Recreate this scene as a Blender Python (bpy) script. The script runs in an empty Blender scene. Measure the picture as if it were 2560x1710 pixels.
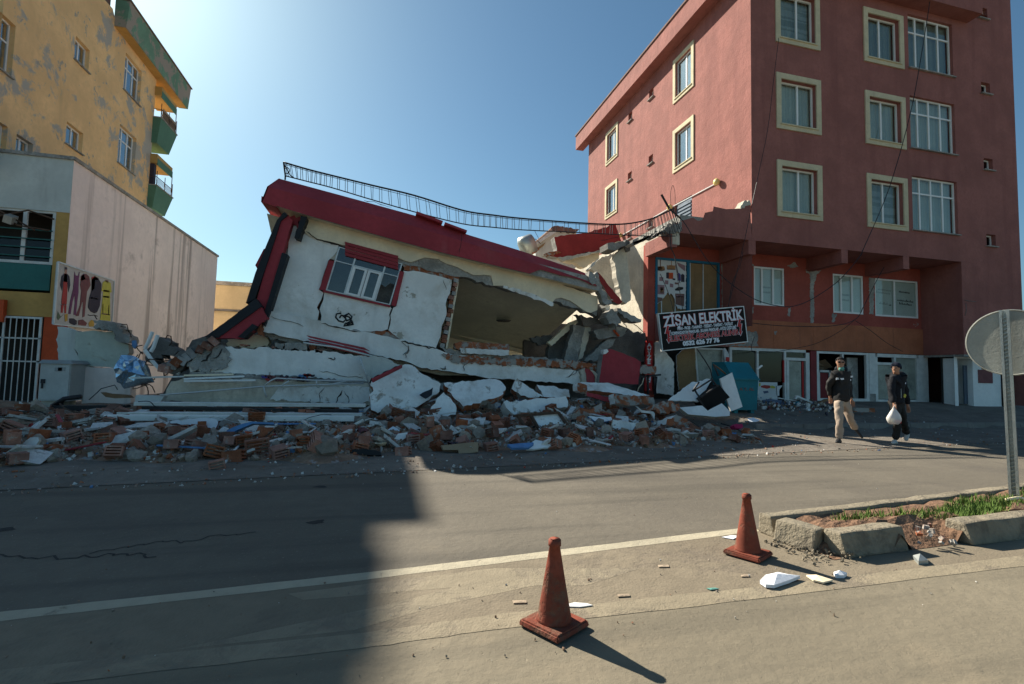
import bpy, bmesh, math, random
from mathutils import Vector, Matrix, Euler, noise
R = math.radians
random.seed(7)
sc = bpy.context.scene
col = sc.collection

# ------------------------------------------------------------------ camera
FOC, YAW, PITCH, ROLL = 1248.0, 0.247477, 0.0616155, 0.0235183      # pixels of a 2560 x 1710 picture, radians
CAM = Vector((0, 0, 1.32))
FW = Vector((math.sin(YAW)*math.cos(PITCH), math.cos(YAW)*math.cos(PITCH), math.sin(PITCH)))
_r = Vector((math.cos(YAW), -math.sin(YAW), 0)); _u = _r.cross(FW)
RT = _r*math.cos(ROLL) + _u*math.sin(ROLL)
UP = _u*math.cos(ROLL) - _r*math.sin(ROLL)
cd = bpy.data.cameras.new('camera'); cam = bpy.data.objects.new('camera', cd); col.objects.link(cam)
cd.sensor_width = 36; cd.lens = FOC*36/2560; cd.clip_start = .05; cd.clip_end = 2000
cam.matrix_world = Matrix(((RT.x, UP.x, -FW.x, CAM.x), (RT.y, UP.y, -FW.y, CAM.y), (RT.z, UP.z, -FW.z, CAM.z), (0, 0, 0, 1)))
sc.camera = cam

# ------------------------------------------------------------------ sky, sun, exposure
SUN = Vector((-0.685, 1.15, 1.0)).normalized()                      # towards the sun
w = bpy.data.worlds.new('World'); sc.world = w; w.use_nodes = True
nt = w.node_tree; nt.nodes.clear()
sky = nt.nodes.new('ShaderNodeTexSky'); sky.sky_type = 'NISHITA'; sky.sun_disc = False
sky.sun_elevation = math.asin(SUN.z); sky.sun_rotation = math.atan2(SUN.x, SUN.y)
sky.altitude = 0; sky.air_density = 1.0; sky.dust_density = 0.8; sky.ozone_density = 3.0
bg = nt.nodes.new('ShaderNodeBackground'); bg.inputs[1].default_value = 0.056
wo = nt.nodes.new('ShaderNodeOutputWorld')
tn_ = nt.nodes.new('ShaderNodeMix'); tn_.data_type = 'RGBA'; tn_.blend_type = 'MULTIPLY'; tn_.inputs[0].default_value = 1; tn_.inputs[7].default_value = (.76, 1.0, .98, 1)
nt.links.new(sky.outputs[0], tn_.inputs[6]); nt.links.new(tn_.outputs[2], bg.inputs[0]); nt.links.new(bg.outputs[0], wo.inputs[0])
sl = bpy.data.lights.new('sun', 'SUN'); sl.energy = 5.0; sl.angle = R(.53); sl.color = (1, .93, .80)
so = bpy.data.objects.new('sun', sl); col.objects.link(so); so.rotation_euler = (-SUN).to_track_quat('-Z', 'Y').to_euler(); so.location = (-30, 40, 40)
vs = sc.view_settings; vs.view_transform = 'Standard'; vs.look = 'None'; vs.exposure = 0.95; vs.gamma = 1; vs.use_curve_mapping = False
sc.cycles.use_denoising = True; sc.cycles.max_bounces = 6; sc.cycles.diffuse_bounces = 3; sc.cycles.transparent_max_bounces = 8

# ------------------------------------------------------------------ measuring helpers
KEY = dict(d=(2560/2347, 0, 0), a=(.35714, 0, 0), b=(.4336, 0, 500), c=(.34443, 600, 380), e=(.38265, 1100, 450), f=(.39541, 1440, 0),
           g=(.39545, 1900, 0), h=(.35714, 1600, 520), i=(.35714, 1960, 600), j=(.22957, 0, 880), k=(.24232, 400, 820), l=(.2385, 880, 860),
           m=(.26405, 1380, 860), n=(.35069, 1900, 1160), o=(.3507, 1240, 1160), p=(.5281, 0, 1160), r=(.20408, 2040, 840),
           s=(.16578, 1630, 630), t=(.11073, 2060, 660), u=(.14029, 1580, 840), v=(.11925, 1860, 860), w=(.17888, 1280, 520),
           x=(.17857, 100, 620), y=(.20408, 2260, 740), z=(.12756, 1380, 760))
def ray(k, x, y):
    s, a, b = KEY[k]; px, py = a+x*s, b+y*s
    return FW + RT*((px-1280)/FOC) - UP*((py-855)/FOC)
def onp(k, x, y, p0, n):
    d = ray(k, x, y); t = (Vector(p0)-CAM).dot(n)/d.dot(n); return CAM + d*t
def WY(k, x, y, Y): return onp(k, x, y, (0, Y, 0), Vector((0, 1, 0)))
def WX(k, x, y, X): return onp(k, x, y, (X, 0, 0), Vector((1, 0, 0)))
def WZ(k, x, y, Z): return onp(k, x, y, (0, 0, Z), Vector((0, 0, 1)))
def sstep(a, b, x):
    t = min(1, max(0, (x-a)/(b-a))); return t*t*(3-2*t)
def Ye(X): return 6.75+.12*X                                            # far edge of the asphalt
def G(X, Y):                                                            # pavement height
    base = .55*sstep(10.9, 15.0, Y)*sstep(3, 9, X) + (.13 if Y > 10.85+.02*X and X > 9.0 else 0)*(1-.9*sstep(11, 15, Y))
    if X < 9.5: base += .10*sstep(Ye(X)+.25, Ye(X)+.32, Y)*(1-sstep(-20, 9.5, X)*.75)
    return base
def H(X, Y):                                                            # top of the rubble
    e = Y-Ye(X)-.75-.25*math.sin(X*1.3)-.2*math.sin(X*3.1+1)
    f = sstep(8.6, 5.2, X+.25*(Y-9))*sstep(-15, -8, X)
    m = .18*sstep(0, 1.1, e)+(.05+.26*sstep(-1.0, 1.5, X))*sstep(.8, 5.0, e)
    nz = noise.noise(Vector((X*1.1, Y*1.1, 0)))*.13+noise.noise(Vector((X*2.7, Y*2.7, 5)))*.06
    return G(X, Y)-.03+f*max(0, m*(1+.5*noise.noise(Vector((X*.6, Y*.6, 9))))+nz*sstep(-.1, .8, e))
def HIT(k, x, y, lift=0):
    d = ray(k, x, y); t = 3.0
    while t < 40:
        p = CAM+d*t
        if p.z <= H(p.x, p.y)+lift: break
        t += .03
    return CAM+d*t

# ------------------------------------------------------------------ materials
M = {}
def mat(name, c, rough=.85, var=.15, vs=2.0, bump=.2, bs=60, patch=(), streak=None, metal=0, obj=False, rnd=0, spec=.3, cracks=None, coat=None):
    m = bpy.data.materials.new(name); m.use_nodes = True; N = m.node_tree.nodes; L = m.node_tree.links
    b = N['Principled BSDF']; b.inputs['Roughness'].default_value = rough; b.inputs['Metallic'].default_value = metal
    b.inputs['Specular IOR Level'].default_value = spec
    if obj: co = N.new('ShaderNodeTexCoord').outputs['Object']
    else: co = N.new('ShaderNodeNewGeometry').outputs['Position']
    def nz(scale, det=5, vec=None, dist=0, rg=.55):
        n = N.new('ShaderNodeTexNoise'); n.inputs['Scale'].default_value = scale; n.inputs['Detail'].default_value = det
        n.inputs['Roughness'].default_value = rg; n.inputs['Distortion'].default_value = dist; L.new(vec or co, n.inputs['Vector']); return n.outputs['Fac']
    def ramp(f, lo, hi):
        r = N.new('ShaderNodeMapRange'); r.interpolation_type = 'SMOOTHSTEP'; r.inputs[1].default_value = lo; r.inputs[2].default_value = hi; L.new(f, r.inputs[0]); return r.outputs[0]
    def mix(f, a, b2):
        x = N.new('ShaderNodeMix'); x.data_type = 'RGBA'
        if f is not None:
            if isinstance(f, float): x.inputs[0].default_value = f
            else: L.new(f, x.inputs[0])
        for v, i in ((a, 6), (b2, 7)):
            if isinstance(v, (tuple, list)): x.inputs[i].default_value = (*v, 1)
            else: L.new(v, x.inputs[i])
        return x.outputs[2]
    def sc_(q, s): return tuple(min(1, q_*s) for q_ in q)
    out = mix(ramp(nz(vs, 4), .3, .7), sc_(c, 1-var), sc_(c, 1+var))
    out = mix(ramp(nz(vs*9, 2), .35, .75), out, mix(.5, out, sc_(c, 1-var*1.5)))
    hgt = None
    for pc, ps, lo, hi in patch:
        f = ramp(nz(ps, 6, None, .3, .68), lo, hi); out = mix(f, out, pc); hgt = f
    if streak:
        mp = N.new('ShaderNodeMapping'); mp.inputs['Scale'].default_value = (*streak[2], streak[3]) if isinstance(streak[2], tuple) else (streak[2], streak[2], streak[3]); L.new(co, mp.inputs[0])
        f = ramp(nz(1.0, 4, mp.outputs[0]), streak[4], streak[5]); k = N.new('ShaderNodeMath'); k.operation = 'MULTIPLY'; k.inputs[1].default_value = streak[1]; L.new(f, k.inputs[0])
        out = mix(k.outputs[0], out, streak[0])
    if cracks:
        vo = N.new('ShaderNodeTexVoronoi'); vo.feature = 'DISTANCE_TO_EDGE'; vo.inputs['Scale'].default_value = cracks[0]
        ad = N.new('ShaderNodeMix'); ad.data_type = 'RGBA'; ad.inputs[0].default_value = .12; L.new(co, ad.inputs[6])
        n2 = N.new('ShaderNodeTexNoise'); n2.inputs['Scale'].default_value = 4; n2.inputs['Detail'].default_value = 6; L.new(co, n2.inputs['Vector']); L.new(n2.outputs['Color'], ad.inputs[7]); L.new(ad.outputs[2], vo.inputs['Vector'])
        f1 = ramp(vo.outputs[0], cracks[1], 0.0); f2 = ramp(nz(.35, 2), cracks[2], cracks[2]+.1)
        k = N.new('ShaderNodeMath'); k.operation = 'MULTIPLY'; L.new(f1, k.inputs[0]); L.new(f2, k.inputs[1]); out = mix(k.outputs[0], out, cracks[3])
    if rnd:
        oi = N.new('ShaderNodeObjectInfo'); hs = N.new('ShaderNodeHueSaturation'); L.new(out, hs.inputs['Color'])
        r = N.new('ShaderNodeMapRange'); r.inputs[3].default_value = 1-rnd; r.inputs[4].default_value = 1+rnd; L.new(oi.outputs['Random'], r.inputs[0]); L.new(r.outputs[0], hs.inputs['Value'])
        r2 = N.new('ShaderNodeMapRange'); r2.inputs[3].default_value = .7; r2.inputs[4].default_value = 1.05
        ml = N.new('ShaderNodeMath'); ml.operation = 'FRACT'; m7 = N.new('ShaderNodeMath'); m7.operation = 'MULTIPLY'; m7.inputs[1].default_value = 7.31
        L.new(oi.outputs['Random'], m7.inputs[0]); L.new(m7.outputs[0], ml.inputs[0]); L.new(ml.outputs[0], r2.inputs[0]); L.new(r2.outputs[0], hs.inputs['Saturation'])
        out = hs.outputs[0]
    L.new(out, b.inputs['Base Color'])
    if bump:
        bp = N.new('ShaderNodeBump'); bp.inputs['Strength'].default_value = bump; bp.inputs['Distance'].default_value = .02
        L.new(nz(bs, 3), bp.inputs['Height']); nrm = bp.outputs[0]
        bp2 = N.new('ShaderNodeBump'); bp2.inputs['Strength'].default_value = bump*.8; bp2.inputs['Distance'].default_value = .05
        L.new(nz(bs/10, 3), bp2.inputs['Height']); L.new(nrm, bp2.inputs['Normal']); nrm = bp2.outputs[0]
        if hgt is not None:
            b3 = N.new('ShaderNodeBump'); b3.inputs['Strength'].default_value = .5; b3.inputs['Distance'].default_value = -.012; L.new(hgt, b3.inputs['Height']); L.new(nrm, b3.inputs['Normal']); nrm = b3.outputs[0]
        L.new(nrm, b.inputs['Normal'])
    M[name] = m; return m
GREY = (.33, .315, .285)
mat('tower_red', (.325, .125, .103), .9, .13, 1.3, .6, 22, streak=((.24, .088, .075), .6, 2.6, .20, .48, .74))
mat('mezz_shade_red', (.36, .085, .062), .9, .14, 1.2, .3, 30, patch=[((.33, .31, .28), 1.3, .70, .72)])  # tower red deepened, recess shading put into the colour; grey patches are bare plaster
mat('orange_band', (.44, .15, .075), .9, .14, 1.5, .3, 30, patch=[((.34, .32, .29), 1.6, .705, .715)], streak=((.22, .09, .06), .5, 5, .3, .55, .75))
mat('fascia_red', (.36, .044, .055), .75, .14, 1.0, .25, 40, streak=((.36, .14, .13), .35, 1.2, .6, .55, .8))
mat('frag_red', (.34, .035, .03), .8, .16, 1.5, .25, 40, patch=[((.55, .50, .42), 2.0, .68, .70)])
mat('trim_cream', (.62, .54, .36), .85, .10, 2, .15, 60, streak=((.38, .31, .2), .35, 6, .8, .55, .8))
mat('cream', (.86, .73, .52), .85, .10, 1.5, .2, 50, patch=[((.45, .42, .36), 1.8, .70, .73)])
mat('white_plaster', (.90, .89, .84), .85, .08, 1.4, .3, 70, patch=[((.62, .58, .50), .9, .48, .75), ((.46, .42, .34), 1.7, .63, .66)], streak=((.42, .40, .35), .40, 2.5, .5, .52, .8))
mat('white_clean', (.88, .87, .83), .8, .07, 1.4, .22, 70, streak=((.45, .43, .38), .25, 2.5, .5, .58, .8))
mat('slab_white', (.86, .85, .80), .85, .10, 1.6, .3, 60, patch=[((.52, .47, .40), 1.1, .48, .75), ((.42, .37, .31), 3.2, .57, .66)])
mat('concrete', GREY, .95, .28, 2.2, 1.0, 26, patch=[((.46, .43, .38), 3, .54, .66), ((.20, .185, .16), 7, .58, .68)])
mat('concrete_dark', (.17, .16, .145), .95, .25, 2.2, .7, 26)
mat('pale_concrete', (.62, .56, .45), .95, .16, 1.6, .7, 20, streak=((.30, .26, .20), .6, 2.2, .5, .52, .72))
mat('brick', (.32, .108, .052), .95, .25, 6, .5, 40, obj=True, rnd=.40, patch=[((.36, .28, .21), 7, .56, .66)])
mat('brick_edge', (.36, .12, .055), .95, .3, 5, .8, 18, patch=[((.36, .33, .29), 4, .48, .56)])
mat('mortar', (.36, .34, .31), .95, .2, 6, .6, 30, obj=True, rnd=.2)
mat('black_paint', (.016, .018, .022), .6, .2, 3, .2, 40)
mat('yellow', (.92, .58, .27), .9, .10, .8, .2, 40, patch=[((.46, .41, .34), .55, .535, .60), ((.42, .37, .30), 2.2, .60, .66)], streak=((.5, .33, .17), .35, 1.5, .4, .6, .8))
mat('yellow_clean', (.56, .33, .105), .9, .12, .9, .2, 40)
mat('eave_green', (.17, .30, .20), .9, .12, 1, .2, 40, patch=[((.36, .30, .24), .9, .47, .53)])
mat('balcony_green', (.10, .215, .145), .85, .10, 1, .15, 40, patch=[((.36, .30, .24), .7, .66, .68)])
mat('teal', (.035, .155, .14), .7, .10, 1.5, .1, 40)
mat('annex_grey', (.60, .62, .57), .9, .08, 1, .25, 50, streak=((.23, .22, .20), .5, 1.8, .25, .55, .75))
mat('annex_pink', (.90, .76, .68), .9, .08, .6, .35, 50, streak=((.27, .21, .18), .70, 1.6, .05, .53, .66), patch=[((.52, .43, .38), .6, .55, .75)])
mat('stub_green', (.50, .54, .46), .9, .1, 1.5, .25, 50, patch=[((.38, .37, .28), 1.5, .58, .66)])
mat('orange_paint', (.62, .09, .025), .7, .12, 2, .15, 50)
mat('beige_far', (.60, .47, .27), .9, .1, .8, .2, 30, streak=((.4, .3, .18), .35, 1, .3, .55, .75))
mat('pvc', (.82, .82, .79), .45, .04, 4, .05, 60, spec=.5)
mat('pvc_dirty', (.70, .70, .66), .6, .12, 4, .1, 60, spec=.4)
mat('alu', (.62, .63, .62), .45, .10, 5, .1, 60, metal=.3, spec=.5)
mat('curtain', (.50, .53, .50), .95, .08, 1.5, .0, streak=((.36, .39, .37), .6, 14, .15, .45, .6))
mat('curtain_white', (.85, .86, .84), .95, .05, 1.5, .0, streak=((.6, .63, .62), .6, 14, .15, .45, .6))
mat('curtain_dark', (.26, .29, .28), .95, .08, 1.5, .0, streak=((.17, .20, .19), .6, 14, .15, .45, .6))
mat('blind', (.36, .39, .38), .9, .06, 2, .0, streak=((.22, .25, .24), .8, .3, 6, .48, .52))
mat('dark_room', (.035, .033, .03), .95, .2, 1, .2, 20)  # near-black base colour, the shade of interiors put into their walls
mat('shop_red', (.22, .02, .025), .6, .15, 3, .1, 40)
mat('ceiling_green', (.80, .80, .66), .95, .10, .9, .15, 40, patch=[((.66, .66, .54), .9, .55, .7)])
mat('metal_dark', (.035, .035, .038), .5, .2, 6, .15, 60, metal=.4)
mat('iron_black', (.02, .022, .026), .5, .15, 8, .1, 80)
mat('rebar', (.10, .06, .04), .8, .25, 10, .3, 60)
mat('blue_metal', (.42, .60, .76), .25, .15, 2, .12, 14, metal=.75)
mat('galv', (.40, .42, .40), .45, .12, 4, .1, 60, metal=.55)
mat('sign_back', (.36, .36, .32), .55, .12, 3, .1, 40, metal=.35)
mat('cabinet', (.50, .51, .48), .6, .10, 2, .1, 50, streak=((.28, .25, .2), .4, 6, 1, .6, .8))
mat('cabinet_lid', (.33, .34, .33), .6, .10, 2, .1, 50)
mat('bin_teal', (.012, .17, .21), .55, .10, 2, .12, 30, streak=((.03, .12, .13), .5, 5, 1, .55, .8))
mat('cone_red', (.215, .056, .034), .75, .2, 5, .04, 40, patch=[((.15, .09, .06), 6, .50, .70)], spec=.15)
mat('dust_tan', (.40, .31, .22), .95, .15, 3, .3, 50)
mat('asphalt', (.150, .130, .100), .92, .10, .7, .22, 160, patch=[((.115, .100, .080), .5, .45, .7), ((.21, .175, .125), .33, .58, .78), ((.24, .205, .155), 45, .58, .68)], cracks=(.30, .010, .55, (.07, .06, .05)), streak=((.085, .075, .06), .6, (.16, 2.6), 1, .48, .68))
mat('asphalt_near', (.20, .17, .12), .92, .09, .6, .2, 160, patch=[((.25, .205, .14), .45, .5, .7), ((.155, .135, .10), .9, .62, .8), ((.29, .245, .175), 40, .60, .70)], streak=((.13, .112, .082), .55, (.2, 3.2), 1, .5, .7))
mat('dirt', (.212, .174, .122), .95, .12, .9, .3, 60, patch=[((.165, .135, .10), 1.4, .50, .68)])
mat('ground', (.20, .172, .14), .95, .18, .9, .8, 45, patch=[((.145, .12, .095), 1.6, .46, .66), ((.25, .23, .20), 2.4, .58, .72)])
mat('rubble_bed', (.30, .19, .125), .95, .3, 3.5, 1.0, 30, patch=[((.36, .34, .32), 4.2, .54, .64), ((.30, .13, .08), 5.1, .58, .66)])
mat('paving', (.25, .225, .20), .95, .16, 1.2, .5, 50, patch=[((.18, .16, .14), 1.5, .5, .7)])
mat('line_paint', (.42, .37, .27), .9, .10, 1.5, .3, 90, patch=[((.20, .17, .125), 3.2, .58, .70)])
mat('line_worn', (.27, .225, .155), .9, .10, 1.5, .3, 90, patch=[((.20, .165, .12), 2.4, .46, .66)])
mat('kerb_stone', (.27, .23, .165), .95, .14, 2.5, .6, 40, patch=[((.16, .135, .10), 3.5, .46, .66)])
mat('tar', (.035, .032, .03), .9, .1, 4, .3, 60)
mat('soil', (.20, .115, .07), .95, .25, 6, 1.0, 30)
mat('grass', (.10, .17, .03), .8, .3, 5, .0)
mat('leaf', (.07, .12, .02), .7, .35, 4, .0)
mat('paper', (.80, .82, .86), .8, .04, 5, .1, 30)
mat('paper_blue', (.12, .26, .48), .7, .15, 5, .1, 30)
mat('cardboard', (.36, .26, .17), .9, .12, 4, .2, 40)
mat('wood', (.22, .13, .07), .8, .25, 4, .3, 40)
mat('brown_panel', (.30, .195, .095), .8, .12, 2, .1, 30, streak=((.17, .10, .05), .5, 4, .6, .5, .75))
mat('poster_white', (.66, .67, .66), .6, .05, 2, .05, 30)
mat('poster_blue', (.02, .16, .27), .6, .1, 2, .05, 30)
mat('banner_white', (.52, .50, .47), .75, .08, 1.5, .12, 30, streak=((.36, .32, .28), .5, 2, .5, .5, .75))
for n_, c_ in dict(p_red=(.42, .05, .04), p_purple=(.17, .05, .12), p_maroon=(.20, .07, .07), p_navy=(.045, .035, .05), p_yellow=(.55, .50, .08), p_skin=(.45, .25, .18), p_amber=(.55, .33, .06), p_green=(.13, .16, .10),
                   p_orange=(.62, .10, .03), p_violet=(.08, .06, .26), p_black=(.02, .02, .02), p_brown=(.20, .11, .09), p_gold=(.42, .22, .10), p_pink=(.34, .20, .22), p_faint=(.40, .40, .40), p_bluegrey=(.10, .14, .22)).items():
    mat(n_, c_, .7, .12, 5, 0)
mat('sign_black', (.010, .009, .009), .6, .1, 3, 0, spec=.15)
mat('text_white', (.75, .78, .82), .5, .03, 3, 0)
mat('text_red', (.50, .02, .02), .5, .05, 3, 0)
mat('skin', (.42, .22, .14), .55, .08, 8, 0)
mat('hair', (.012, .010, .009), .6, .1, 30, .4, 120)
mat('jacket_black', (.022, .021, .021), .75, .2, 5, .25, 26, obj=True)
mat('jacket_navy', (.010, .011, .016), .8, .2, 5, .3, 22, obj=True)
mat('trouser_khaki', (.40, .31, .24), .85, .10, 6, .35, 16, obj=True)
mat('trouser_black', (.022, .020, .018), .85, .15, 6, .35, 16, obj=True)
mat('beanie', (.012, .016, .032), .9, .15, 20, .4, 90, obj=True)
mat('shoe_white', (.58, .55, .49), .6, .1, 10, .1, 60)
mat('shoe_black', (.02, .02, .022), .5, .1, 10, .1, 60)
mat('mask_green', (.14, .34, .28), .8, .1, 10, .1, 60)
mat('bag_red', (.45, .03, .03), .6, .1, 10, .1, 60)
mat('tarp_brown', (.34, .19, .10), .9, .2, 2, .5, 12)
mat('magenta', (.42, .02, .10), .8, .2, 8, .3, 30)
mat('lampglass', (.75, .60, .22), .4, .05, 8, 0)
mat('steel_blue', (.11, .14, .18), .45, .15, 4, .1, 40, metal=.2)
mat('roof_tile', (.20, .12, .10), .9, .2, 4, .4, 40)
mat('frost', (.30, .32, .27), .35, .2, 2.5, .1, 30, patch=[((.09, .10, .09), 1.4, .5, .75)], spec=.5)
def glassmat(name, tint, refl=.06):
    m = bpy.data.materials.new(name); m.use_nodes = True; N = m.node_tree.nodes; L = m.node_tree.links; N.clear()
    o = N.new('ShaderNodeOutputMaterial'); mx = N.new('ShaderNodeMixShader'); tr = N.new('ShaderNodeBsdfTransparent'); gl = N.new('ShaderNodeBsdfGlossy')
    lw = N.new('ShaderNodeLayerWeight'); lw.inputs[0].default_value = .5; pw = N.new('ShaderNodeMath'); pw.operation = 'POWER'; pw.inputs[1].default_value = 4.0
    mr = N.new('ShaderNodeMath'); mr.operation = 'MULTIPLY_ADD'; mr.inputs[1].default_value = 1.0-refl; mr.inputs[2].default_value = refl
    gl.inputs['Roughness'].default_value = .04; tr.inputs[0].default_value = (*tint, 1); L.new(lw.outputs['Facing'], pw.inputs[0]); L.new(pw.outputs[0], mr.inputs[0]); L.new(mr.outputs[0], mx.inputs[0])
    L.new(tr.outputs[0], mx.inputs[1]); L.new(gl.outputs[0], mx.inputs[2]); L.new(mx.outputs[0], o.inputs[0]); M[name] = m
glassmat('glass', (.88, .92, .90), .03); glassmat('glass_blue', (.65, .75, .82), .26); glassmat('glass_dark', (.45, .48, .50), .03); glassmat('glass_grey', (.6, .62, .64), .07)
def bagmat():
    m = bpy.data.materials.new('bag'); m.use_nodes = True; N = m.node_tree.nodes; L = m.node_tree.links
    b = N['Principled BSDF']; b.inputs['Base Color'].default_value = (.80, .78, .74, 1); b.inputs['Roughness'].default_value = .35
    tl = N.new('ShaderNodeBsdfTransparent'); mx = N.new('ShaderNodeMixShader'); mx.inputs[0].default_value = .72
    L.new(tl.outputs[0], mx.inputs[1]); L.new(b.outputs[0], mx.inputs[2]); L.new(mx.outputs[0], N['Material Output'].inputs[0]); M['bag'] = m
bagmat()

# ------------------------------------------------------------------ mesh helpers
WL = {}
class MB:
    def __init__(s): s.v = []; s.f = []; s.m = []
    def add(s, vs_, fs, mi=0):
        n = len(s.v); s.v += [Vector(v) for v in vs_]
        for f in fs: s.f.append([i+n for i in f]); s.m.append(mi)
    def hexa(s, p, mi=0): s.add(p, [(0, 3, 2, 1), (4, 5, 6, 7), (0, 1, 5, 4), (1, 2, 6, 5), (2, 3, 7, 6), (3, 0, 4, 7)], mi)
    def box(s, a, b, mi=0):
        x0, y0, z0 = a; x1, y1, z1 = b
        s.hexa([(x0, y0, z0), (x1, y0, z0), (x1, y1, z0), (x0, y1, z0), (x0, y0, z1), (x1, y0, z1), (x1, y1, z1), (x0, y1, z1)], mi)
    def obox(s, c, size, rot, mi=0):
        m = rot if isinstance(rot, Matrix) else Euler(rot).to_matrix(); c = Vector(c); p = []
        for dz in (-.5, .5):
            for dx, dy in ((-.5, -.5), (.5, -.5), (.5, .5), (-.5, .5)): p.append(c+m @ Vector((dx*size[0], dy*size[1], dz*size[2])))
        s.hexa(p, mi)
    def bar(s, a, b, wd, th, up=(0, 0, 1), mi=0):
        a = Vector(a); b = Vector(b); d = (b-a).normalized(); u = Vector(up); x = d.cross(u)
        if x.length < 1e-4: x = d.cross(Vector((0, 1, 0)))
        x.normalize(); u = x.cross(d); x *= wd/2; u *= th/2
        s.hexa([a-x-u, a+x-u, b+x-u, b-x-u, a-x+u, a+x+u, b+x+u, b-x+u], mi)
    def tube(s, path, r, n=6, mi=0):
        path = [Vector(p) for p in path]; k = len(path); base = len(s.v); pu = None
        for i, p in enumerate(path):
            d = (path[min(i+1, k-1)]-path[max(i-1, 0)]); d = d.normalized() if d.length else Vector((0, 0, 1))
            if pu is None: pu = d.orthogonal().normalized()
            pu = (pu-d*pu.dot(d)); pu = pu.normalized() if pu.length > 1e-5 else d.orthogonal().normalized(); q = d.cross(pu)
            rr = r[i] if isinstance(r, (list, tuple)) else r
            for j in range(n):
                a = 2*math.pi*j/n; s.v.append(p+pu*(rr*math.cos(a))+q*(rr*math.sin(a)))
        for i in range(k-1):
            for j in range(n):
                s.f.append([base+i*n+j, base+i*n+(j+1) % n, base+(i+1)*n+(j+1) % n, base+(i+1)*n+j]); s.m.append(mi)
        s.f.append([base+j for j in range(n)][::-1]); s.m.append(mi); s.f.append([base+(k-1)*n+j for j in range(n)]); s.m.append(mi)
    def prism(s, pts, ext, mf=0, ms=None, mb=None):
        pts = [Vector(p) for p in pts]; n = len(pts); e = Vector(ext); ms = mf if ms is None else ms
        s.add(pts+[p+e for p in pts], [list(range(n))], mf); b = len(s.v)-2*n
        s.f.append([b+n+i for i in range(n)][::-1]); s.m.append(ms if mb is None else mb)
        for i in range(n): s.f.append([b+i, b+n+i, b+n+(i+1) % n, b+(i+1) % n]); s.m.append(ms)
    def build(s, name, mats, parent=None, smooth=False, origin=None):
        if not isinstance(mats, (list, tuple)): mats = [mats]
        if origin is None:
            lo = [min(v[i] for v in s.v) for i in range(3)]; hi = [max(v[i] for v in s.v) for i in range(3)]
            origin = Vector(((lo[0]+hi[0])/2, (lo[1]+hi[1])/2, lo[2]))
        origin = Vector(origin)
        me = bpy.data.meshes.new(name); me.from_pydata([v-origin for v in s.v], [], s.f)
        for m in mats: me.materials.append(M[m] if isinstance(m, str) else m)
        if len(mats) > 1: me.polygons.foreach_set('material_index', [min(i, len(mats)-1) for i in s.m])
        if smooth: me.polygons.foreach_set('use_smooth', [True]*len(me.polygons))
        me.validate(); me.update()
        return link(bpy.data.objects.new(name, me), origin, parent)
def link(o, wloc, parent=None):
    col.objects.link(o); wloc = Vector(wloc); WL[o.name] = wloc
    if parent: o.parent = parent; o.location = wloc-WL[parent.name]
    else: o.location = wloc
    return o
def thing(name, label, cat, loc, group=None):
    o = link(bpy.data.objects.new(name, None), loc); o.empty_display_size = .3; return tag(o, label, cat, group)
def tag(o, label, cat, group=None):
    o['label'] = label; o['category'] = cat
    if group: o['group'] = group
    return o
def reparent(c, p):
    c.parent = p; c.location = WL[c.name]-WL[p.name]
    for k in ('label', 'category', 'group'):
        if k in c: del c[k]
def struct(o, kind='structure'): o['kind'] = kind; return o
def jag(pts, step, amp, nrm):
    out = []; n = len(pts)
    for i in range(n):
        a, b = pts[i], pts[(i+1) % n]; out.append(a); e = b-a; k = int(e.length/step)
        if k > 1:
            t = nrm.cross(e).normalized()
            for j in range(1, k): out.append(a+e*(j/k+random.uniform(-.25, .25)/k)+t*random.uniform(-amp, amp))
    return out
def plane(Y, lean=0, z0=1.0):
    n = Vector((0, 1, -lean)).normalized(); return (0, Y, z0), n
def slab(name, k, pts, Y, th, mats, parent=None, amp=.0, step=.14, lean=0, z0=1.0):
    p0, n = plane(Y, lean, z0); P = [onp(k, x, y, p0, n) for x, y in pts]
    if amp > .008: P = jag(P, step*.6, amp*1.35, n)
    elif amp: P = jag(P, step, amp, n)
    mb = MB(); mb.prism(P, n*th, 0, 1 if isinstance(mats, (list, tuple)) and len(mats) > 1 else 0)
    return mb.build(name, mats, parent)
def tubepx(name, k, pts, Y, r, mt, parent=None, n=6, dY=None):
    mb = MB(); mb.tube([WY(k, x, y, Y+(dY[i] if dY else 0)) for i, (x, y) in enumerate(pts)], r, n); return mb.build(name, mt, parent, True)
def smoothpts(P, k=4):
    P = [Vector(p) for p in P]; out = []
    for i in range(len(P)-1):
        a = P[max(i-1, 0)]; b = P[i]; c = P[i+1]; d = P[min(i+2, len(P)-1)]
        for j in range(k):
            t = j/k; out.append(.5*((2*b)+(c-a)*t+(2*a-5*b+4*c-d)*t*t+(3*b-3*c+d-a)*t*t*t))
    return out+[P[-1]]
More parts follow.
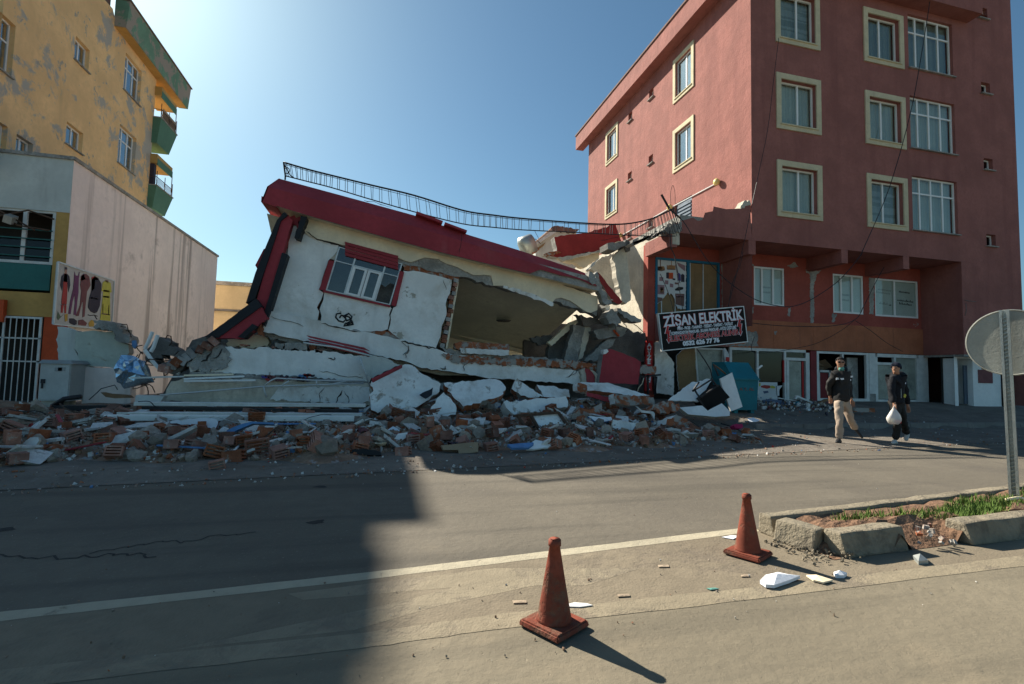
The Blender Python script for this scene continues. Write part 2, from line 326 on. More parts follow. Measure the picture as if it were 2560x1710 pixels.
def holed(mb, mp, u0, u1, v0, v1, holes, depth, mi=0):
    us = sorted({u0, u1, *[h[0] for h in holes], *[h[1] for h in holes]}); vv = sorted({v0, v1, *[h[2] for h in holes], *[h[3] for h in holes]})
    us = [u for u in us if u0 <= u <= u1]; vv = [v for v in vv if v0 <= v <= v1]
    for i in range(len(us)-1):
        for j in range(len(vv)-1):
            cu, cv = (us[i]+us[i+1])/2, (vv[j]+vv[j+1])/2
            if any(h[0] < cu < h[1] and h[2] < cv < h[3] for h in holes): continue
            mb.add([mp(us[i], vv[j], 0), mp(us[i+1], vv[j], 0), mp(us[i+1], vv[j+1], 0), mp(us[i], vv[j+1], 0)], [(0, 1, 2, 3)], mi)
    for a, b, c, d in holes:
        for q in (((a, c), (b, c)), ((b, c), (b, d)), ((b, d), (a, d)), ((a, d), (a, c))):
            mb.add([mp(*q[0], 0), mp(*q[1], 0), mp(*q[1], depth), mp(*q[0], depth)], [(0, 1, 2, 3)], mi)
def mbox(mb, mp, u0, u1, v0, v1, d0, d1, mi=0):
    mb.hexa([mp(u0, v0, d0), mp(u1, v0, d0), mp(u1, v0, d1), mp(u0, v0, d1), mp(u0, v1, d0), mp(u1, v1, d0), mp(u1, v1, d1), mp(u0, v1, d1)], mi)
def window(parent, mp, u0, u1, v0, v1, d=.12, nv=(.5,), nh=(), fw=.055, surround=0, curtain=None, glass='glass', sill=True, frame='pvc', smat='trim_cream', label=None):
    mb = MB(); e = .004
    mbox(mb, mp, u0+e, u0+fw, v0+e, v1-e, d, d+.06); mbox(mb, mp, u1-fw, u1-e, v0+e, v1-e, d, d+.06)
    mbox(mb, mp, u0+fw, u1-fw, v0+e, v0+fw, d, d+.06); mbox(mb, mp, u0+fw, u1-fw, v1-fw, v1-e, d, d+.06)
    U = [u0]+[u0+(u1-u0)*t for t in nv]+[u1]; V = [v0]+[v0+(v1-v0)*t for t in nh]+[v1]
    for t in U[1:-1]: mbox(mb, mp, t-fw*.55, t+fw*.55, v0+fw, v1-fw, d+.003, d+.055)
    for t in V[1:-1]: mbox(mb, mp, u0+fw, u1-fw, t-fw*.45, t+fw*.45, d+.006, d+.05)
    w_ = mb.build('window', frame, parent)
    if label: w_['label'] = label
    for i in range(len(U)-1):
        for j in range(len(V)-1):
            pm = MB(); mbox(pm, mp, U[i]+.02, U[i+1]-.02, V[j]+.02, V[j+1]-.02, d+.025, d+.032); pm.build('pane', glass, w_)
    if curtain:
        cm = MB(); n = 24; P = []
        for i in range(n+1):
            u = u0+.01+(u1-u0-.02)*i/n; dd = d+.14+.012*math.sin(i*2.1)
            P += [mp(u, v0+.01, dd), mp(u, v1-.01, dd)]
        cm.add(P, [(2*i, 2*i+2, 2*i+3, 2*i+1) for i in range(n)]); cm.build('curtain', curtain, w_)
    if surround:
        sm = MB(); s_ = surround; o = -.045
        mbox(sm, mp, u0-s_, u0-.001, v0-s_, v1+s_, o, .003); mbox(sm, mp, u1+.001, u1+s_, v0-s_, v1+s_, o, .003)
        mbox(sm, mp, u0-.001, u1+.001, v0-s_, v0-.001, o, .003); mbox(sm, mp, u0-.001, u1+.001, v1+.001, v1+s_, o, .003); sm.build('surround', smat, w_)
    if sill:
        sm = MB(); mbox(sm, mp, u0-.05, u1+.05, v0-.045, v0-.006, -.08, d-.002); sm.build('sill', smat if surround else 'concrete', w_)
    return w_
def text(parent, name, body, size, mt, mtx, sx=1.0, bold=0.0, align='CENTER', ext=.002):
    cu = bpy.data.curves.new(name, 'FONT'); cu.body = body; cu.size = size; cu.align_x = align; cu.align_y = 'CENTER'; cu.extrude = ext; cu.offset = bold; cu.resolution_u = 3
    t = bpy.data.objects.new('tmp', cu); col.objects.link(t); dg = bpy.context.evaluated_depsgraph_get(); me = bpy.data.meshes.new_from_object(t.evaluated_get(dg))
    bpy.data.objects.remove(t); bpy.data.curves.remove(cu)
    me.transform(mtx @ Matrix.Diagonal((sx, 1, 1, 1))); c = mtx.translation.copy(); me.transform(Matrix.Translation(-c)); me.materials.clear(); me.materials.append(M[mt]); me.name = name
    return link(bpy.data.objects.new(name, me), c, parent)
def frame3(o, x, y):                                                   # matrix with given x and y axes at o
    x = Vector(x).normalized(); z = x.cross(Vector(y)).normalized(); y = z.cross(x); return Matrix(((x.x, y.x, z.x, o[0]), (x.y, y.y, z.y, o[1]), (x.z, y.z, z.z, o[2]), (0, 0, 0, 1)))

# ================================================================== SETTING: ground, road, markings
mb = MB(); mb.add([(-300, -150, -.03), (300, -150, -.03), (300, 500, -.03), (-300, 500, -.03)], [(0, 1, 2, 3)]); struct(mb.build('ground', 'ground'))
def grid(name, mt, x0, x1, nx, yf0, yf1, ny, zf, smooth=True, cond=None):
    vs_, fs = [], []
    for i in range(nx+1):
        X = x0+(x1-x0)*i/nx
        for j in range(ny+1):
            a, b = yf0(X), yf1(X); Y = a+(b-a)*(j/ny); vs_.append((X, Y, zf(X, Y)))
    for i in range(nx):
        for j in range(ny):
            q = [i*(ny+1)+j, (i+1)*(ny+1)+j, (i+1)*(ny+1)+j+1, i*(ny+1)+j+1]
            if cond is None or any(cond(vs_[t][0], vs_[t][1]) for t in q): fs.append(q)
    m_ = MB(); m_.add(vs_, fs); return m_.build(name, mt, None, smooth)
struct(grid('pavement', 'ground', -34, 46, 160, lambda X: Ye(X)-.02, lambda X: 34, 150, lambda X, Y: max(.006, G(X, Y)+.02*noise.noise(Vector((X*.8, Y*.8, 2)))*sstep(Ye(X), Ye(X)+1, Y))))
mb = MB(); mb.add([(-70, -60, 0), (70, -60, 0), (70, Ye(70), 0), (-70, Ye(-70), 0)], [(0, 1, 2, 3)]); struct(mb.build('road', 'asphalt'))
def strip(name, mt, pts, wd, z):
    P = []
    for (xa_, ya_), (xb_, yb_) in zip(pts, pts[1:]):
        P += [Vector((xa_+(xb_-xa_)*i/10, ya_+(yb_-ya_)*i/10, z)) for i in range(10)]
    P.append(Vector((*pts[-1], z))); L_, R_ = [], []
    for i, p in enumerate(P):
        d = (P[min(i+1, len(P)-1)]-P[max(i-1, 0)]).normalized(); n = Vector((-d.y, d.x, 0)); h_ = wd/2*(1+random.uniform(-.08, .08)); L_.append(p+n*h_); R_.append(p-n*h_)
    m_ = MB(); k = len(P); m_.add(L_+R_, [(i, i+k, i+k+1, i+1) for i in range(k-1)]); return struct(m_.build(name, mt))
AL = [(-30, 0.3), (-8, 2.5), (-1.87, 3.22), (-.11, 3.39), (.8, 3.50), (3.2, 3.80)]
BL = [(-30, 2.2), (-6, 2.52), (-1.5, 2.60), (-.07, 2.61), (.62, 2.66), (2.3, 2.69), (5, 2.78), (30, 4.2)]
def sheet(name, mt, pts, z):
    m_ = MB(); m_.add([(x, y, z) for x, y in pts], [list(range(len(pts)))]); return struct(m_.build(name, mt))
sheet('near_lane', 'asphalt_near', [(-30, -40), (60, -40), (60, 5.2)]+BL[::-1], .0015)
sheet('dirt_strip', 'dirt', BL[1:-1]+[(14, 3.3), (14, 5.0), (3.2, 3.80)]+AL[1:-1][::-1], .0025)
strip('lane_line', 'line_paint', AL, .115, .0038)
strip('edge_line', 'line_worn', BL, .15, .0035)
sheet('painted_chevron', 'line_worn', [(-.5, 3.22), (.77, 3.37), (1.75, 3.18), (1.27, 2.99), (.95, 3.05), (.35, 2.90), (-.10, 2.72), (-.9, 2.70), (.1, 2.98), (.45, 3.12), (-.4, 3.12)], .0032)
def crack(pts, wd=.03):
    pts = [p for a, b in zip(pts, pts[1:]) for p in [(a[0]+(b[0]-a[0])*t/6+random.uniform(-.02, .02), a[1]+(b[1]-a[1])*t/6+random.uniform(-.035, .035)) for t in range(6)]]+[pts[-1]]
    strip('road_crack', 'tar', pts, wd, .002)
crack([WZ('p', x, y, 0).xy[:] for x, y in ((0, 415), (90, 440), (300, 445), (500, 432), (640, 430), (740, 440))], .016)
crack([WZ('p', x, y, 0).xy[:] for x, y in ((440, 420), (600, 395), (760, 368), (870, 370), (1000, 345), (1210, 322))], .013)
for x, y in ((1500, 275), (1518, 108), (15, 312)):
    c = WZ('p', x, y, 0); sheet('tar_spot', 'tar', [(c.x+.07*math.cos(a)*(1+.35*math.sin(3*a+x)), c.y+.06*math.sin(a)*(1+.3*math.cos(2*a+y))) for a in [i*.52 for i in range(12)]], .002)
# pavement slabs and kerb in front of the red building
pv = MB()
for i in range(22):
    x0 = 9.3+i*.75; y0 = 10.80+.02*x0; z0 = -.02; z1 = G(x0+.3, y0+.2)+.015
    pv.hexa([(x0, y0-.02, z0), (x0+.735, y0-.005, z0), (x0+.735, y0+.14, z0), (x0, y0+.125, z0), (x0, y0-.01, z1), (x0+.735, y0+.005, z1), (x0+.735, y0+.14, z1), (x0, y0+.125, z1)])
struct(pv.build('kerb', 'paving'))

# ================================================================== RED BUILDING (four storeys, recessed shops)
XT, XR, YF, YB, YR, XL = 11.34, 23.42, 13.53, 27.2, 15.0, 8.45
FL, ZO, ZT = .53, 5.78, 15.10
tower = thing('red_apartment_building', 'tall dusty red apartment block with cream window frames and recessed shops below', 'building', (XT+6, YF+6, FL))
fm = lambda u, v, d: (u, YF+d, v)
lm = lambda u, v, d: (XT+d, u, v)
rm = lambda u, v, d: (u, YR+d, v)
rows = [(12.84, 14.47), (9.84, 11.39), (6.86, 8.39)]
FA = [(12.50, 13.94, a, b) for a, b in rows]+[(16.23, 17.68, a, b) for a, b in rows]
FA = [(12.50, 13.94, a, b) for a, b in rows]; FB = [(16.23, 17.68, a, b) for a, b in rows]
FC = [(18.12, 20.28, 12.80, 14.85), (18.12, 20.28, 9.79, 11.74), (18.12, 20.28, 6.78, 8.76)]
FV = [(21.68, 22.15, z, z+.44) for z in (15.43, 12.42, 9.43, 6.50)]
m_ = MB(); holed(m_, fm, XT, XR, ZO, 17.2, FA+FB+FC+FV, .30)
m_.add([fm(XL, ZO, 0), fm(XT, ZO, 0)]+[WY('f', x, y, YF) for x, y in ((1100, 1300), (1060, 1290), (1045, 1318), (950, 1322), (870, 1305), (865, 1335), (815, 1345), (800, 1390), (770, 1396), (740, 1375), (670, 1395), (600, 1425))], [list(range(14))])
LW = [(16.82, 17.94, 12.90, 14.44), (16.82, 17.94, 9.92, 11.40), (23.45, 24.58, 12.90, 14.40), (23.45, 24.58, 9.92, 11.36)]
LV = [(19.74, 20.14, 14.02, 14.44), (21.76, 22.16, 13.95, 14.38), (19.76, 20.14, 10.96, 11.34), (21.76, 22.16, 10.94, 11.34), (19.72, 20.14, 8.0, 8.38), (21.72, 22.14, 8.0, 8.40)]
DOOR = (16.80, 17.96, 6.5, 8.42)
holed(m_, lm, YF, YB, 3.0, 15.2, LW+LV+[DOOR], .28)
m_.add([(XR, YF, FL), (XR, YB, FL), (XR, YB, 17.2), (XR, YF, 17.2)], [(0, 1, 2, 3)])
m_.add([(XT, YB, FL), (XR, YB, FL), (XR, YB, 16), (XT, YB, 16)], [(0, 1, 2, 3)])
m_.add([(XT, YF, 15.6), (XR, YF, 15.6), (XR, YB, 15.6), (XT, YB, 15.6)], [(0, 1, 2, 3)])
m_.box((20.38, YF+.004, 2.38), (XR, YR+.6, ZO))                               # solid pier beside the recess
m_.add([(XL, YF, ZO), (20.38, YF, ZO), (20.38, YR, ZO), (XL, YR, ZO)], [(0, 1, 2, 3)])   # underside of the jutting floors
m_.build('wall', 'tower_red', tower)
c_ = MB(); c_.box((10.85, 13.02, 15.08), (21.08, YF-.003, 15.92)); c_.box((10.85, YF-.003, 15.08), (XT-.003, 28.1, 15.92)); c_.build('cornice', 'tower_red', tower)
c_ = MB(); c_.box((10.80, 12.96, 15.925), (21.12, YF, 16.0)); c_.box((10.80, YF, 15.925), (XT, 28.15, 16.0)); c_.build('cornice_cap', 'roof_tile', tower)
for i, (a, b, c, d) in enumerate(FA): window(tower, fm, a, b, c, d, .13, (.56,), (), .06, .19, ('blind', 'curtain', 'curtain')[i])
for i, (a, b, c, d) in enumerate(FB): window(tower, fm, a, b, c, d, .13, (.48,), (), .06, .19, ('curtain_dark', 'curtain', 'blind')[i])
for i, (a, b, c, d) in enumerate(FC): window(tower, fm, a, b, c, d, .10, (.22, .47, .73), (.70,), .06, 0, ('curtain_dark', 'curtain', 'curtain')[i], sill=True)
for a, b, c, d in FV: window(tower, fm, a, b, c, d, .14, (), (), .05, 0, None, 'glass_dark')
for a, b, c, d in LW: window(tower, lm, a, b, c, d, .07, (.42,), (), .05, .17, 'curtain_white', 'glass_blue')
for a, b, c, d in LV: window(tower, lm, a, b, c, d, .16, (), (), .04, 0, None, 'glass_dark')
dk = MB()
for a, b, c, d in FV: mbox(dk, fm, a-.05, b+.05, c-.05, d+.05, .32, .36)
for a, b, c, d in LV: mbox(dk, lm, a-.05, b+.05, c-.05, d+.05, .32, .36)
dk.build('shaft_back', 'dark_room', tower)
dm = MB(); mbox(dm, lm, DOOR[0]+.01, DOOR[1]-.01, DOOR[2], DOOR[3]-.01, .06, .12); dr = dm.build('terrace_door', 'steel_blue', tower)
for j in range(9):
    sm = MB(); mbox(sm, lm, DOOR[0]+.12, DOOR[1]-.12, 7.05+j*.14, 7.05+j*.14+.07, .02, .058); sm.build('slat', 'steel_blue', dr)
sm = MB(); mbox(sm, lm, 17.3, 17.42, 7.5, 7.62, -.02, .02); sm.build('handle', 'pvc', dr)
for y, z in ((15.16, 8.30), (18.2, 8.36), (22.7, 8.36)):                      # round wall lamps on the terrace wall
    l_ = MB(); P = []
    l_.tube([(XT-.001, y, z), (XT-.06, y, z), (XT-.14, y, z), (XT-.19, y, z), (XT-.21, y, z)], [.06, .11, .13, .09, .02], 12); l_.build('wall_lamp', 'lampglass', tower, True)
cp = MB(); cp.tube([(XT-.03, 15.2, 8.30), (XT-.03, 18.2, 8.36)], .022); cp.tube([(XT-.03, 18.3, 8.36), (XT-.03, 22.7, 8.36)], .022); cp.build('conduit', 'pvc', tower)
# beams under the jutting floors
for x in (8.34, 11.21, 14.92, 17.63):
    bm_ = MB(); bm_.box((x, YF+.003, 5.32), (x+.27, YR-.003, ZO-.003)); bm_.build('beam', 'tower_red', tower)
# lower left wing: side wall, terrace slab
sw = [WX('w', x, y, XL) for x, y in ((2190, 285), (2188, 528), (1888, 640))]
sw = [Vector((XL, YF, sw[0].z)), Vector((XL, YF, sw[1].z)), Vector((XL, YR, sw[1].z-.02)), Vector((XL, YR, -.1)), Vector((XL, 24, -.1)), Vector((XL, 24, 6.2)), Vector((XL, 20, 6.35)), WX('w', 1650, 505, XL), WX('w', 1760, 455, XL), WX('w', 1930, 385, XL), WX('w', 2060, 330, XL)]
s_ = MB(); s_.prism(sw, (.25, 0, 0)); s_.build('side_wall', 'pale_concrete', tower)
s_ = MB(); s_.box((XL+.26, YF+.01, 5.9), (XT-.01, 24, 6.35)); s_.build('terrace_slab', 'concrete', tower)
for k, pts in (('f', ((480, 1500), (600, 1425), (672, 1405), (665, 1460), (600, 1475), (560, 1450))), ('w', ((1650, 500), (1760, 470), (1950, 360), (2200, 210), (2340, 170), (2330, 280), (2200, 300), (1950, 395), (1760, 500)))):
    slab('broken_slab', k, pts, YF-.05 if k == 'f' else 13.75, .35, 'concrete', tower, .05, .12)
slab('broken_slab', 'f', ((1040, 1320), (1060, 1275), (1100, 1270), (1104, 1300)), YF-.02, .3, 'pale_concrete', tower, .03, .08)
# recessed front: mezzanine wall, orange band, shops
MW = [(12.64, 13.95, 3.94, 5.34), (16.12, 17.55, 3.84, 5.32), (18.10, 20.26, 3.82, 5.29), (8.72, 11.22, 3.12, 5.34)]
m_ = MB(); holed(m_, rm, XL+.26, 20.38, 3.40, ZO, MW, .16); m_.build('mezzanine_wall', 'mezz_shade_red', tower)
m_ = MB(); mbox(m_, rm, XL-.003, XL+.258, .4, 3.4, -.002, .3); mbox(m_, rm, XL-.003, XL+.258, 3.4, ZO-.001, -.004, .3); m_.build('corner_pier', 'mezz_shade_red', tower)
XB = [XL+.26, 11.6, 13.4, 15.15, 17.1, 18.9, 20.38]
for i in range(6):
    b_ = MB(); mbox(b_, rm, XB[i]+.004, XB[i+1]-.004, 2.40, 3.395, -.05, .1); b_.build('band_panel', 'orange_band' if i else 'tower_red', tower)
for pts, k in (([(600, 965), (745, 945), (745, 860), (780, 870), (812, 862), (828, 900), (820, 950), (830, 970)], 'h'),
               ([(570, 375), (618, 375), (625, 440), (612, 560), (620, 690), (575, 700), (572, 500)], 'h'), ([(1190, 432), (1225, 432), (1240, 440), (1270, 435), (1235, 470), (1215, 560), (1222, 700), (1215, 830), (1192, 835)], 'h'),
               ([(625, 370), (690, 365), (780, 385), (800, 405), (770, 412), (690, 380), (640, 390)], 'h'), ([(1030, 405), (1085, 378), (1110, 412), (1060, 418)], 'h'), ([(1160, 430), (1180, 425), (1188, 460), (1165, 455)], 'h'),
               ([(595, 265), (640, 268), (632, 300), (628, 520), (598, 520)], 'i'), ([(1040, 700), (1055, 695), (1050, 760), (1035, 755)], 'h'), ([(1345, 740), (1380, 742), (1358, 800), (1345, 800)], 'h'),
               ([(780, 690), (800, 690), (790, 740), (770, 745)], 'h'), ([(940, 860), (958, 858), (955, 890), (942, 885)], 'h')):
    slab('bare_plaster_patch', k, pts, YR-.052 if pts[0][1] > 780 else YR-.006, .05, 'concrete', tower, .02, .08)
for a, b, c, d in MW[:2]:
    w_ = window(tower, rm, a, b, c, d, .02, (.28, .64), (), .07, 0, None, 'glass', False)
    m_ = MB(); mbox(m_, rm, a+.05, b-.05, c+.05, d-.05, .09, .10); m_.build('paper_cover', 'poster_white', w_)
    for r_ in range(2):
        for q_ in range(9):
            u = a+(b-a)*(.35+.25*q_/9); v = c+(d-c)*(.46-.13*r_); t_ = MB(); 
            mbox(t_, rm, u, u+.022, v, v+.05+.03*random.random(), .084, .088); t_.build('print_mark', 'p_faint', w_)
w_ = window(tower, rm, *MW[2], .02, (.46,), (), .07, 0, None, 'glass', False)
m_ = MB(); mbox(m_, rm, MW[2][0]+.05, MW[2][1]-.05, MW[2][2]+.05, MW[2][3]-.05, .09, .10); m_.build('paper_cover', 'poster_white', w_)
for u0, u1, v, c in ((.12, .42, .70, 'p_faint'), (.08, .40, .62, 'p_faint'), (.14, .34, .33, 'p_faint'), (.60, .86, .68, 'p_black'), (.56, .94, .45, 'p_black'), (.60, .90, .36, 'p_black'), (.03, .08, .33, 'p_black'), (.36, .43, .30, 'p_black')):
    n = max(1, int((u1-u0)*36)); t_ = MB()
    for q_ in range(n):
        u = MW[2][0]+2.16*(u0+(u1-u0)*q_/n); v_ = MW[2][2]+1.47*v-.10*(q_/n)*(u1-u0); mbox(t_, rm, u, u+.034, v_, v_+random.choice((.05, .06, .09)), .084, .088)
    t_.build('print_mark', c, w_)
# shop window with blue frame, brown boards and torn poster
bf = MB()
for a, b, c, d in ((8.72, 8.80, 3.12, 5.34), (9.93, 10.03, 3.12, 5.34), (11.14, 11.22, 3.12, 5.34), (8.80, 9.93, 5.26, 5.34), (10.03, 11.14, 5.26, 5.34), (8.80, 9.93, 3.12, 3.20), (10.03, 11.14, 3.12, 3.20)): mbox(bf, rm, a, b, c, d, -.03, .06)
bw = bf.build('shop_window', 'poster_blue', tower)
for a, b in ((10.035, 10.55), (10.60, 11.13)):
    m_ = MB(); mbox(m_, rm, a, b, 3.2, 5.25, .03, .05); m_.build('board', 'brown_panel', bw)
for a in (10.04, 10.56): m_ = MB(); mbox(m_, rm, a, a+.035, 3.2, 5.25, .0, .028); m_.build('strut', 'alu', bw)
m_ = MB(); mbox(m_, rm, 8.8, 9.93, 3.2, 5.25, .07, .09); m_.build('board', 'brown_panel', bw)
for a in (8.98, 9.50): m_ = MB(); mbox(m_, rm, a, a+.03, 3.2, 4.4, .045, .068); m_.build('strut', 'alu', bw)
pp = [(48, 90), (515, 130), (508, 862), (390, 855), (355, 800), (345, 720), (320, 660), (285, 622), (265, 650), (245, 608), (200, 660), (165, 700), (150, 740), (100, 765), (78, 800), (42, 830)]
po = slab('poster', 's', pp, YR+.0, .012, 'poster_white', bw, .012, .08)
for mt, pts in (('p_brown', [(118, 100), (135, 100), (132, 225), (190, 230), (195, 275), (145, 290), (60, 275), (55, 240), (120, 222)]), ('p_gold', [(75, 215), (180, 215), (195, 262), (130, 285), (60, 262)]),
                ('p_gold', [(290, 110), (302, 110), (300, 200), (350, 205), (355, 270), (230, 265), (222, 205), (292, 195)]), ('p_brown', [(225, 195), (232, 195), (235, 250), (350, 255), (350, 190), (356, 190), (356, 268), (225, 262)]),
                ('p_navy', [(215, 310), (255, 305), (255, 405), (215, 395)]), ('p_orange', [(256, 312), (318, 312), (320, 405), (256, 405)]), ('p_violet', [(380, 330), (405, 312), (430, 335), (435, 435), (385, 430)]), ('p_navy', [(436, 345), (462, 328), (490, 350), (490, 455), (440, 452)]),
                ('p_pink', [(112, 375), (172, 380), (170, 440), (110, 435)]), ('p_pink', [(195, 425), (248, 430), (246, 490), (195, 482)]), ('p_pink', [(270, 472), (322, 482), (320, 535), (268, 528)]), ('p_brown', [(345, 455), (405, 465), (405, 492), (345, 485)]),
                ('p_black', [(345, 560), (400, 525), (470, 530), (472, 560), (410, 585), (350, 580)]), ('p_pink', [(70, 490), (190, 500), (185, 640), (68, 635)]), ('p_brown', [(120, 525), (178, 530), (176, 625), (118, 620)]),
                ('p_brown', [(350, 625), (490, 632), (482, 820), (360, 790)]), ('p_brown', [(82, 680), (160, 690), (150, 735), (85, 770)]), ('p_pink', [(375, 155), (415, 170), (500, 205), (498, 290), (450, 255), (400, 210)]), ('p_black', [(310, 395), (352, 402), (350, 425), (312, 420)]),
                ('p_pink', [(365, 645), (480, 655), (478, 690), (366, 680)]), ('p_gold', [(130, 545), (168, 550), (166, 600), (130, 598)])):
    slab('print', 's', pts, YR-.004, .003, mt, po)
# shop fronts
sf = MB()
for a, b, c, d in ((11.60, 11.70, .55, 2.40), (12.71, 12.80, .55, 2.30), (13.88, 13.96, .55, 2.30), (14.82, 14.98, .55, 2.30), (11.70, 14.82, 2.30, 2.40), (13.96, 14.82, 2.0, 2.10), (15.30, 15.40, .55, 2.38), (16.45, 16.53, .55, 2.30), (17.58, 17.70, .55, 2.38), (15.40, 17.58, 2.30, 2.38),
                   (17.72, 18.02, .55, 2.38), (18.02, 18.12, .55, 2.25), (18.92, 19.02, .55, 2.25), (20.05, 20.15, .55, 2.25), (18.12, 20.05, 2.25, 2.38), (18.12, 18.92, 1.95, 2.05), (20.15, 20.62, .55, 2.38), (15.40, 17.58, .55, .66), (18.12, 20.05, .55, .64)):
    mbox(sf, rm, a, b, c, d, -.03, .06)
shop = sf.build('shop_front', 'pvc_dirty', tower)
for nm, mt, bb in (('pillar', 'shop_red', (15.0, 15.27, .53, 2.38, -.06, .2)), ('shop_door', 'pvc_dirty', (14.0, 14.10, .55, 2.0, -.01, .04)), ('red_trim', 'text_red', (14.68, 14.74, .6, 1.98, .0, .04)), ('red_trim', 'text_red', (13.84, 13.878, 1.2, 2.0, -.035, .03)), ('counter', 'poster_white', (12.80, 13.60, .55, 1.20, .0, .05)),
                   ('door_leaf', 'frost', (14.11, 14.66, .6, 1.98, .03, .04)), ('cabinet', 'shop_red', (15.45, 15.85, .6, 1.6, .5, .8)), ('cabinet', 'shop_red', (15.95, 16.35, .6, 1.6, .5, .8)), ('cabinet_post', 'pvc_dirty', (15.87, 15.93, .55, 1.7, .45, .5)), ('cabinet_post', 'pvc_dirty', (16.37, 16.43, .55, 1.7, .45, .5)),
                   ('cabinet_top', 'pvc_dirty', (15.42, 16.45, 1.62, 1.70, .45, .5)), ('interior_panel', 'concrete', (17.05, 17.55, .6, 2.2, .3, .36))):
    m_ = MB(); mbox(m_, rm, *bb); m_.build(nm, mt, tower if nm in ('pillar',) else shop)
for mt, pts in (('p_red', [(350, 880), (430, 860), (540, 870), (555, 920), (480, 940), (360, 910)]), ('p_yellow', [(305, 820), (345, 815), (350, 870), (310, 900)]), ('p_yellow', [(540, 880), (600, 870), (660, 900), (650, 930), (570, 930)]), ('p_bluegrey', [(400, 990), (500, 980), (520, 1020), (420, 1040)]), ('p_yellow', [(670, 990), (700, 1000), (715, 1060), (690, 1040)])):
    slab('print', 'v', pts, YR-.004, .003, mt, shop)
for a, b in ((12.82, 13.86), (11.72, 12.69)):
    m_ = MB(); mbox(m_, rm, a, b, 1.22 if a > 12 else .6, 2.29, .02, .027); m_.build('pane', 'glass_dark', shop)
for a, b, c, d in ((14.0, 14.82, 2.1, 2.29), (18.14, 18.9, .66, 1.94), (19.04, 20.04, .66, 2.24)):
    m_ = MB(); mbox(m_, rm, a, b, c, d, .02, .027); m_.build('pane', 'glass_dark' if a < 15 else 'frost', shop)
m_ = MB(); mbox(m_, rm, 17.73, 18.0, .55, .85, -.034, .0); m_.build('plinth', 'concrete', shop)
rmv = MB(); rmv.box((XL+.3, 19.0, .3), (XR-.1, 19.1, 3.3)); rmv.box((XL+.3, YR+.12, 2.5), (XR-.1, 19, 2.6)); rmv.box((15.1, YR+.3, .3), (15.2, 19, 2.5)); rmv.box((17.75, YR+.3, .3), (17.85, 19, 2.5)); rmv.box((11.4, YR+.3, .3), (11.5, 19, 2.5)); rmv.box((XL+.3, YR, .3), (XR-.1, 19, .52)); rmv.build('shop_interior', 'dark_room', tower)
for x, y, z, rx, ry in ((15.9, 15.7, 2.05, .5, .2), (16.6, 16.0, 1.9, -.4, .5), (16.1, 15.9, 1.75, .3, -.4)):
    m_ = MB(); m_.obox((x, y, z), (.6, .5, .02), (rx, ry, .3)); m_.build('ceiling_tile', 'cardboard', shop)
# ground-floor base under the pier: white wall, doorway, red plates, grime
m_ = MB(); pm = lambda u, v, d: (u, YF+.35+d, v)
holed(m_, pm, 19.4+.98, 22.72, .40, 2.38, [(20.55, 21.30, .45, 2.25)], .5); m_.build('base_wall', 'white_clean', tower)
m_ = MB(); m_.box((20.5, YF+.86, .4), (21.35, YF+.9, 2.3)); m_.build('doorway', 'dark_room', tower)  # near-black panel stands in for the shade inside the opening
m_ = MB(); mbox(m_, pm, 21.12, 21.29, .55, 2.0, .18, .22); m_.build('entrance_door', 'steel_blue', tower)
m_ = MB(); mbox(m_, pm, 21.55, 22.28, 1.35, 1.85, -.02, -.002); m_.build('wall_plate', 'p_maroon', tower)
m_ = MB(); mbox(m_, pm, 21.75, 22.1, 1.86, 2.2, -.02, -.002); m_.build('wall_plate', 'p_gold', tower)
m_ = MB(); m_.box((22.72, YF+.5, .3), (23.3, YR+.5, 2.4)); m_.build('passage_dark_block', 'dark_room', tower)  # solid near-black block in place of the shade in the passage
m_ = MB(); m_.box((20.40, YF-.0+.02, 2.30), (XR-.02, YR, 2.375)); m_.build('pier_soffit', 'concrete', tower)
dp = MB(); dp.tube([(22.8, YF+.3, .4), (22.8, YF+.3, 2.2), (22.72, YF+.25, 2.3)], .05, 8); dp.build('drain_pipe', 'metal_dark', tower, True)
cb = MB()
for i in range(3): cb.tube([(22.3+.5*math.sin(t*.7+i)*.5, YF+.25, 2.2-.12*math.cos(t*.9+i*2)) for t in range(9)], .012, 5)
cb.build('loose_cable', 'iron_black', tower)
# cracks in facade
for k, pts, Y in (('i', ((1262, 420), (1300, 428), (1345, 432)), YF), ('i', ((1272, 445), (1276, 490), (1268, 530)), YF)):
    tubepx('crack', k, pts, Y, .012, 'concrete_dark', tower, 4)

# ================================================================== LEFT: yellow block and grey-pink annex
XA, YA = -9.47, 17.80
SY = 1.225
def yz(y, z): return y*SY, 1.32+(z-1.32)*SY
XY = XA*SY
annex = thing('shop_annex', 'low annex with grey front, barred gate and stained pale pink side wall', 'building', (XA-4, YA+5, 0))
am = lambda u, v, d: (XA-d, u, v)
gm = lambda u, v, d: (u, YA+d, v)
m_ = MB(); m_.box((-20, YA+.002, 5.86), (XA-.004, YA+.3, 7.5)); m_.build('parapet_front', 'annex_grey', annex)
m_ = MB(); holed(m_, am, YA, 31.35, -.1, 7.5, [], .3); m_.add([(XA, YA+.302, 7.5), (XA, 31.35, 7.5), (XA-.3, 31.35, 7.5), (XA-.3, YA+.302, 7.5)], [(0, 1, 2, 3)]); m_.add([(XA, 31.35, -.1), (XA, 31.35, 7.5), (-20, 31.35, 7.5), (-20, 31.35, -.1)], [(0, 1, 2, 3)]); m_.build('side_wall', 'annex_pink', annex)
m_ = MB(); m_.box((-20, YA-.06, 7.5), (XA+.06, YA+.3, 7.6)); m_.box((XA-.3, YA+.3, 7.503), (XA+.06, 31.4, 7.6)); m_.build('coping', 'concrete', annex)
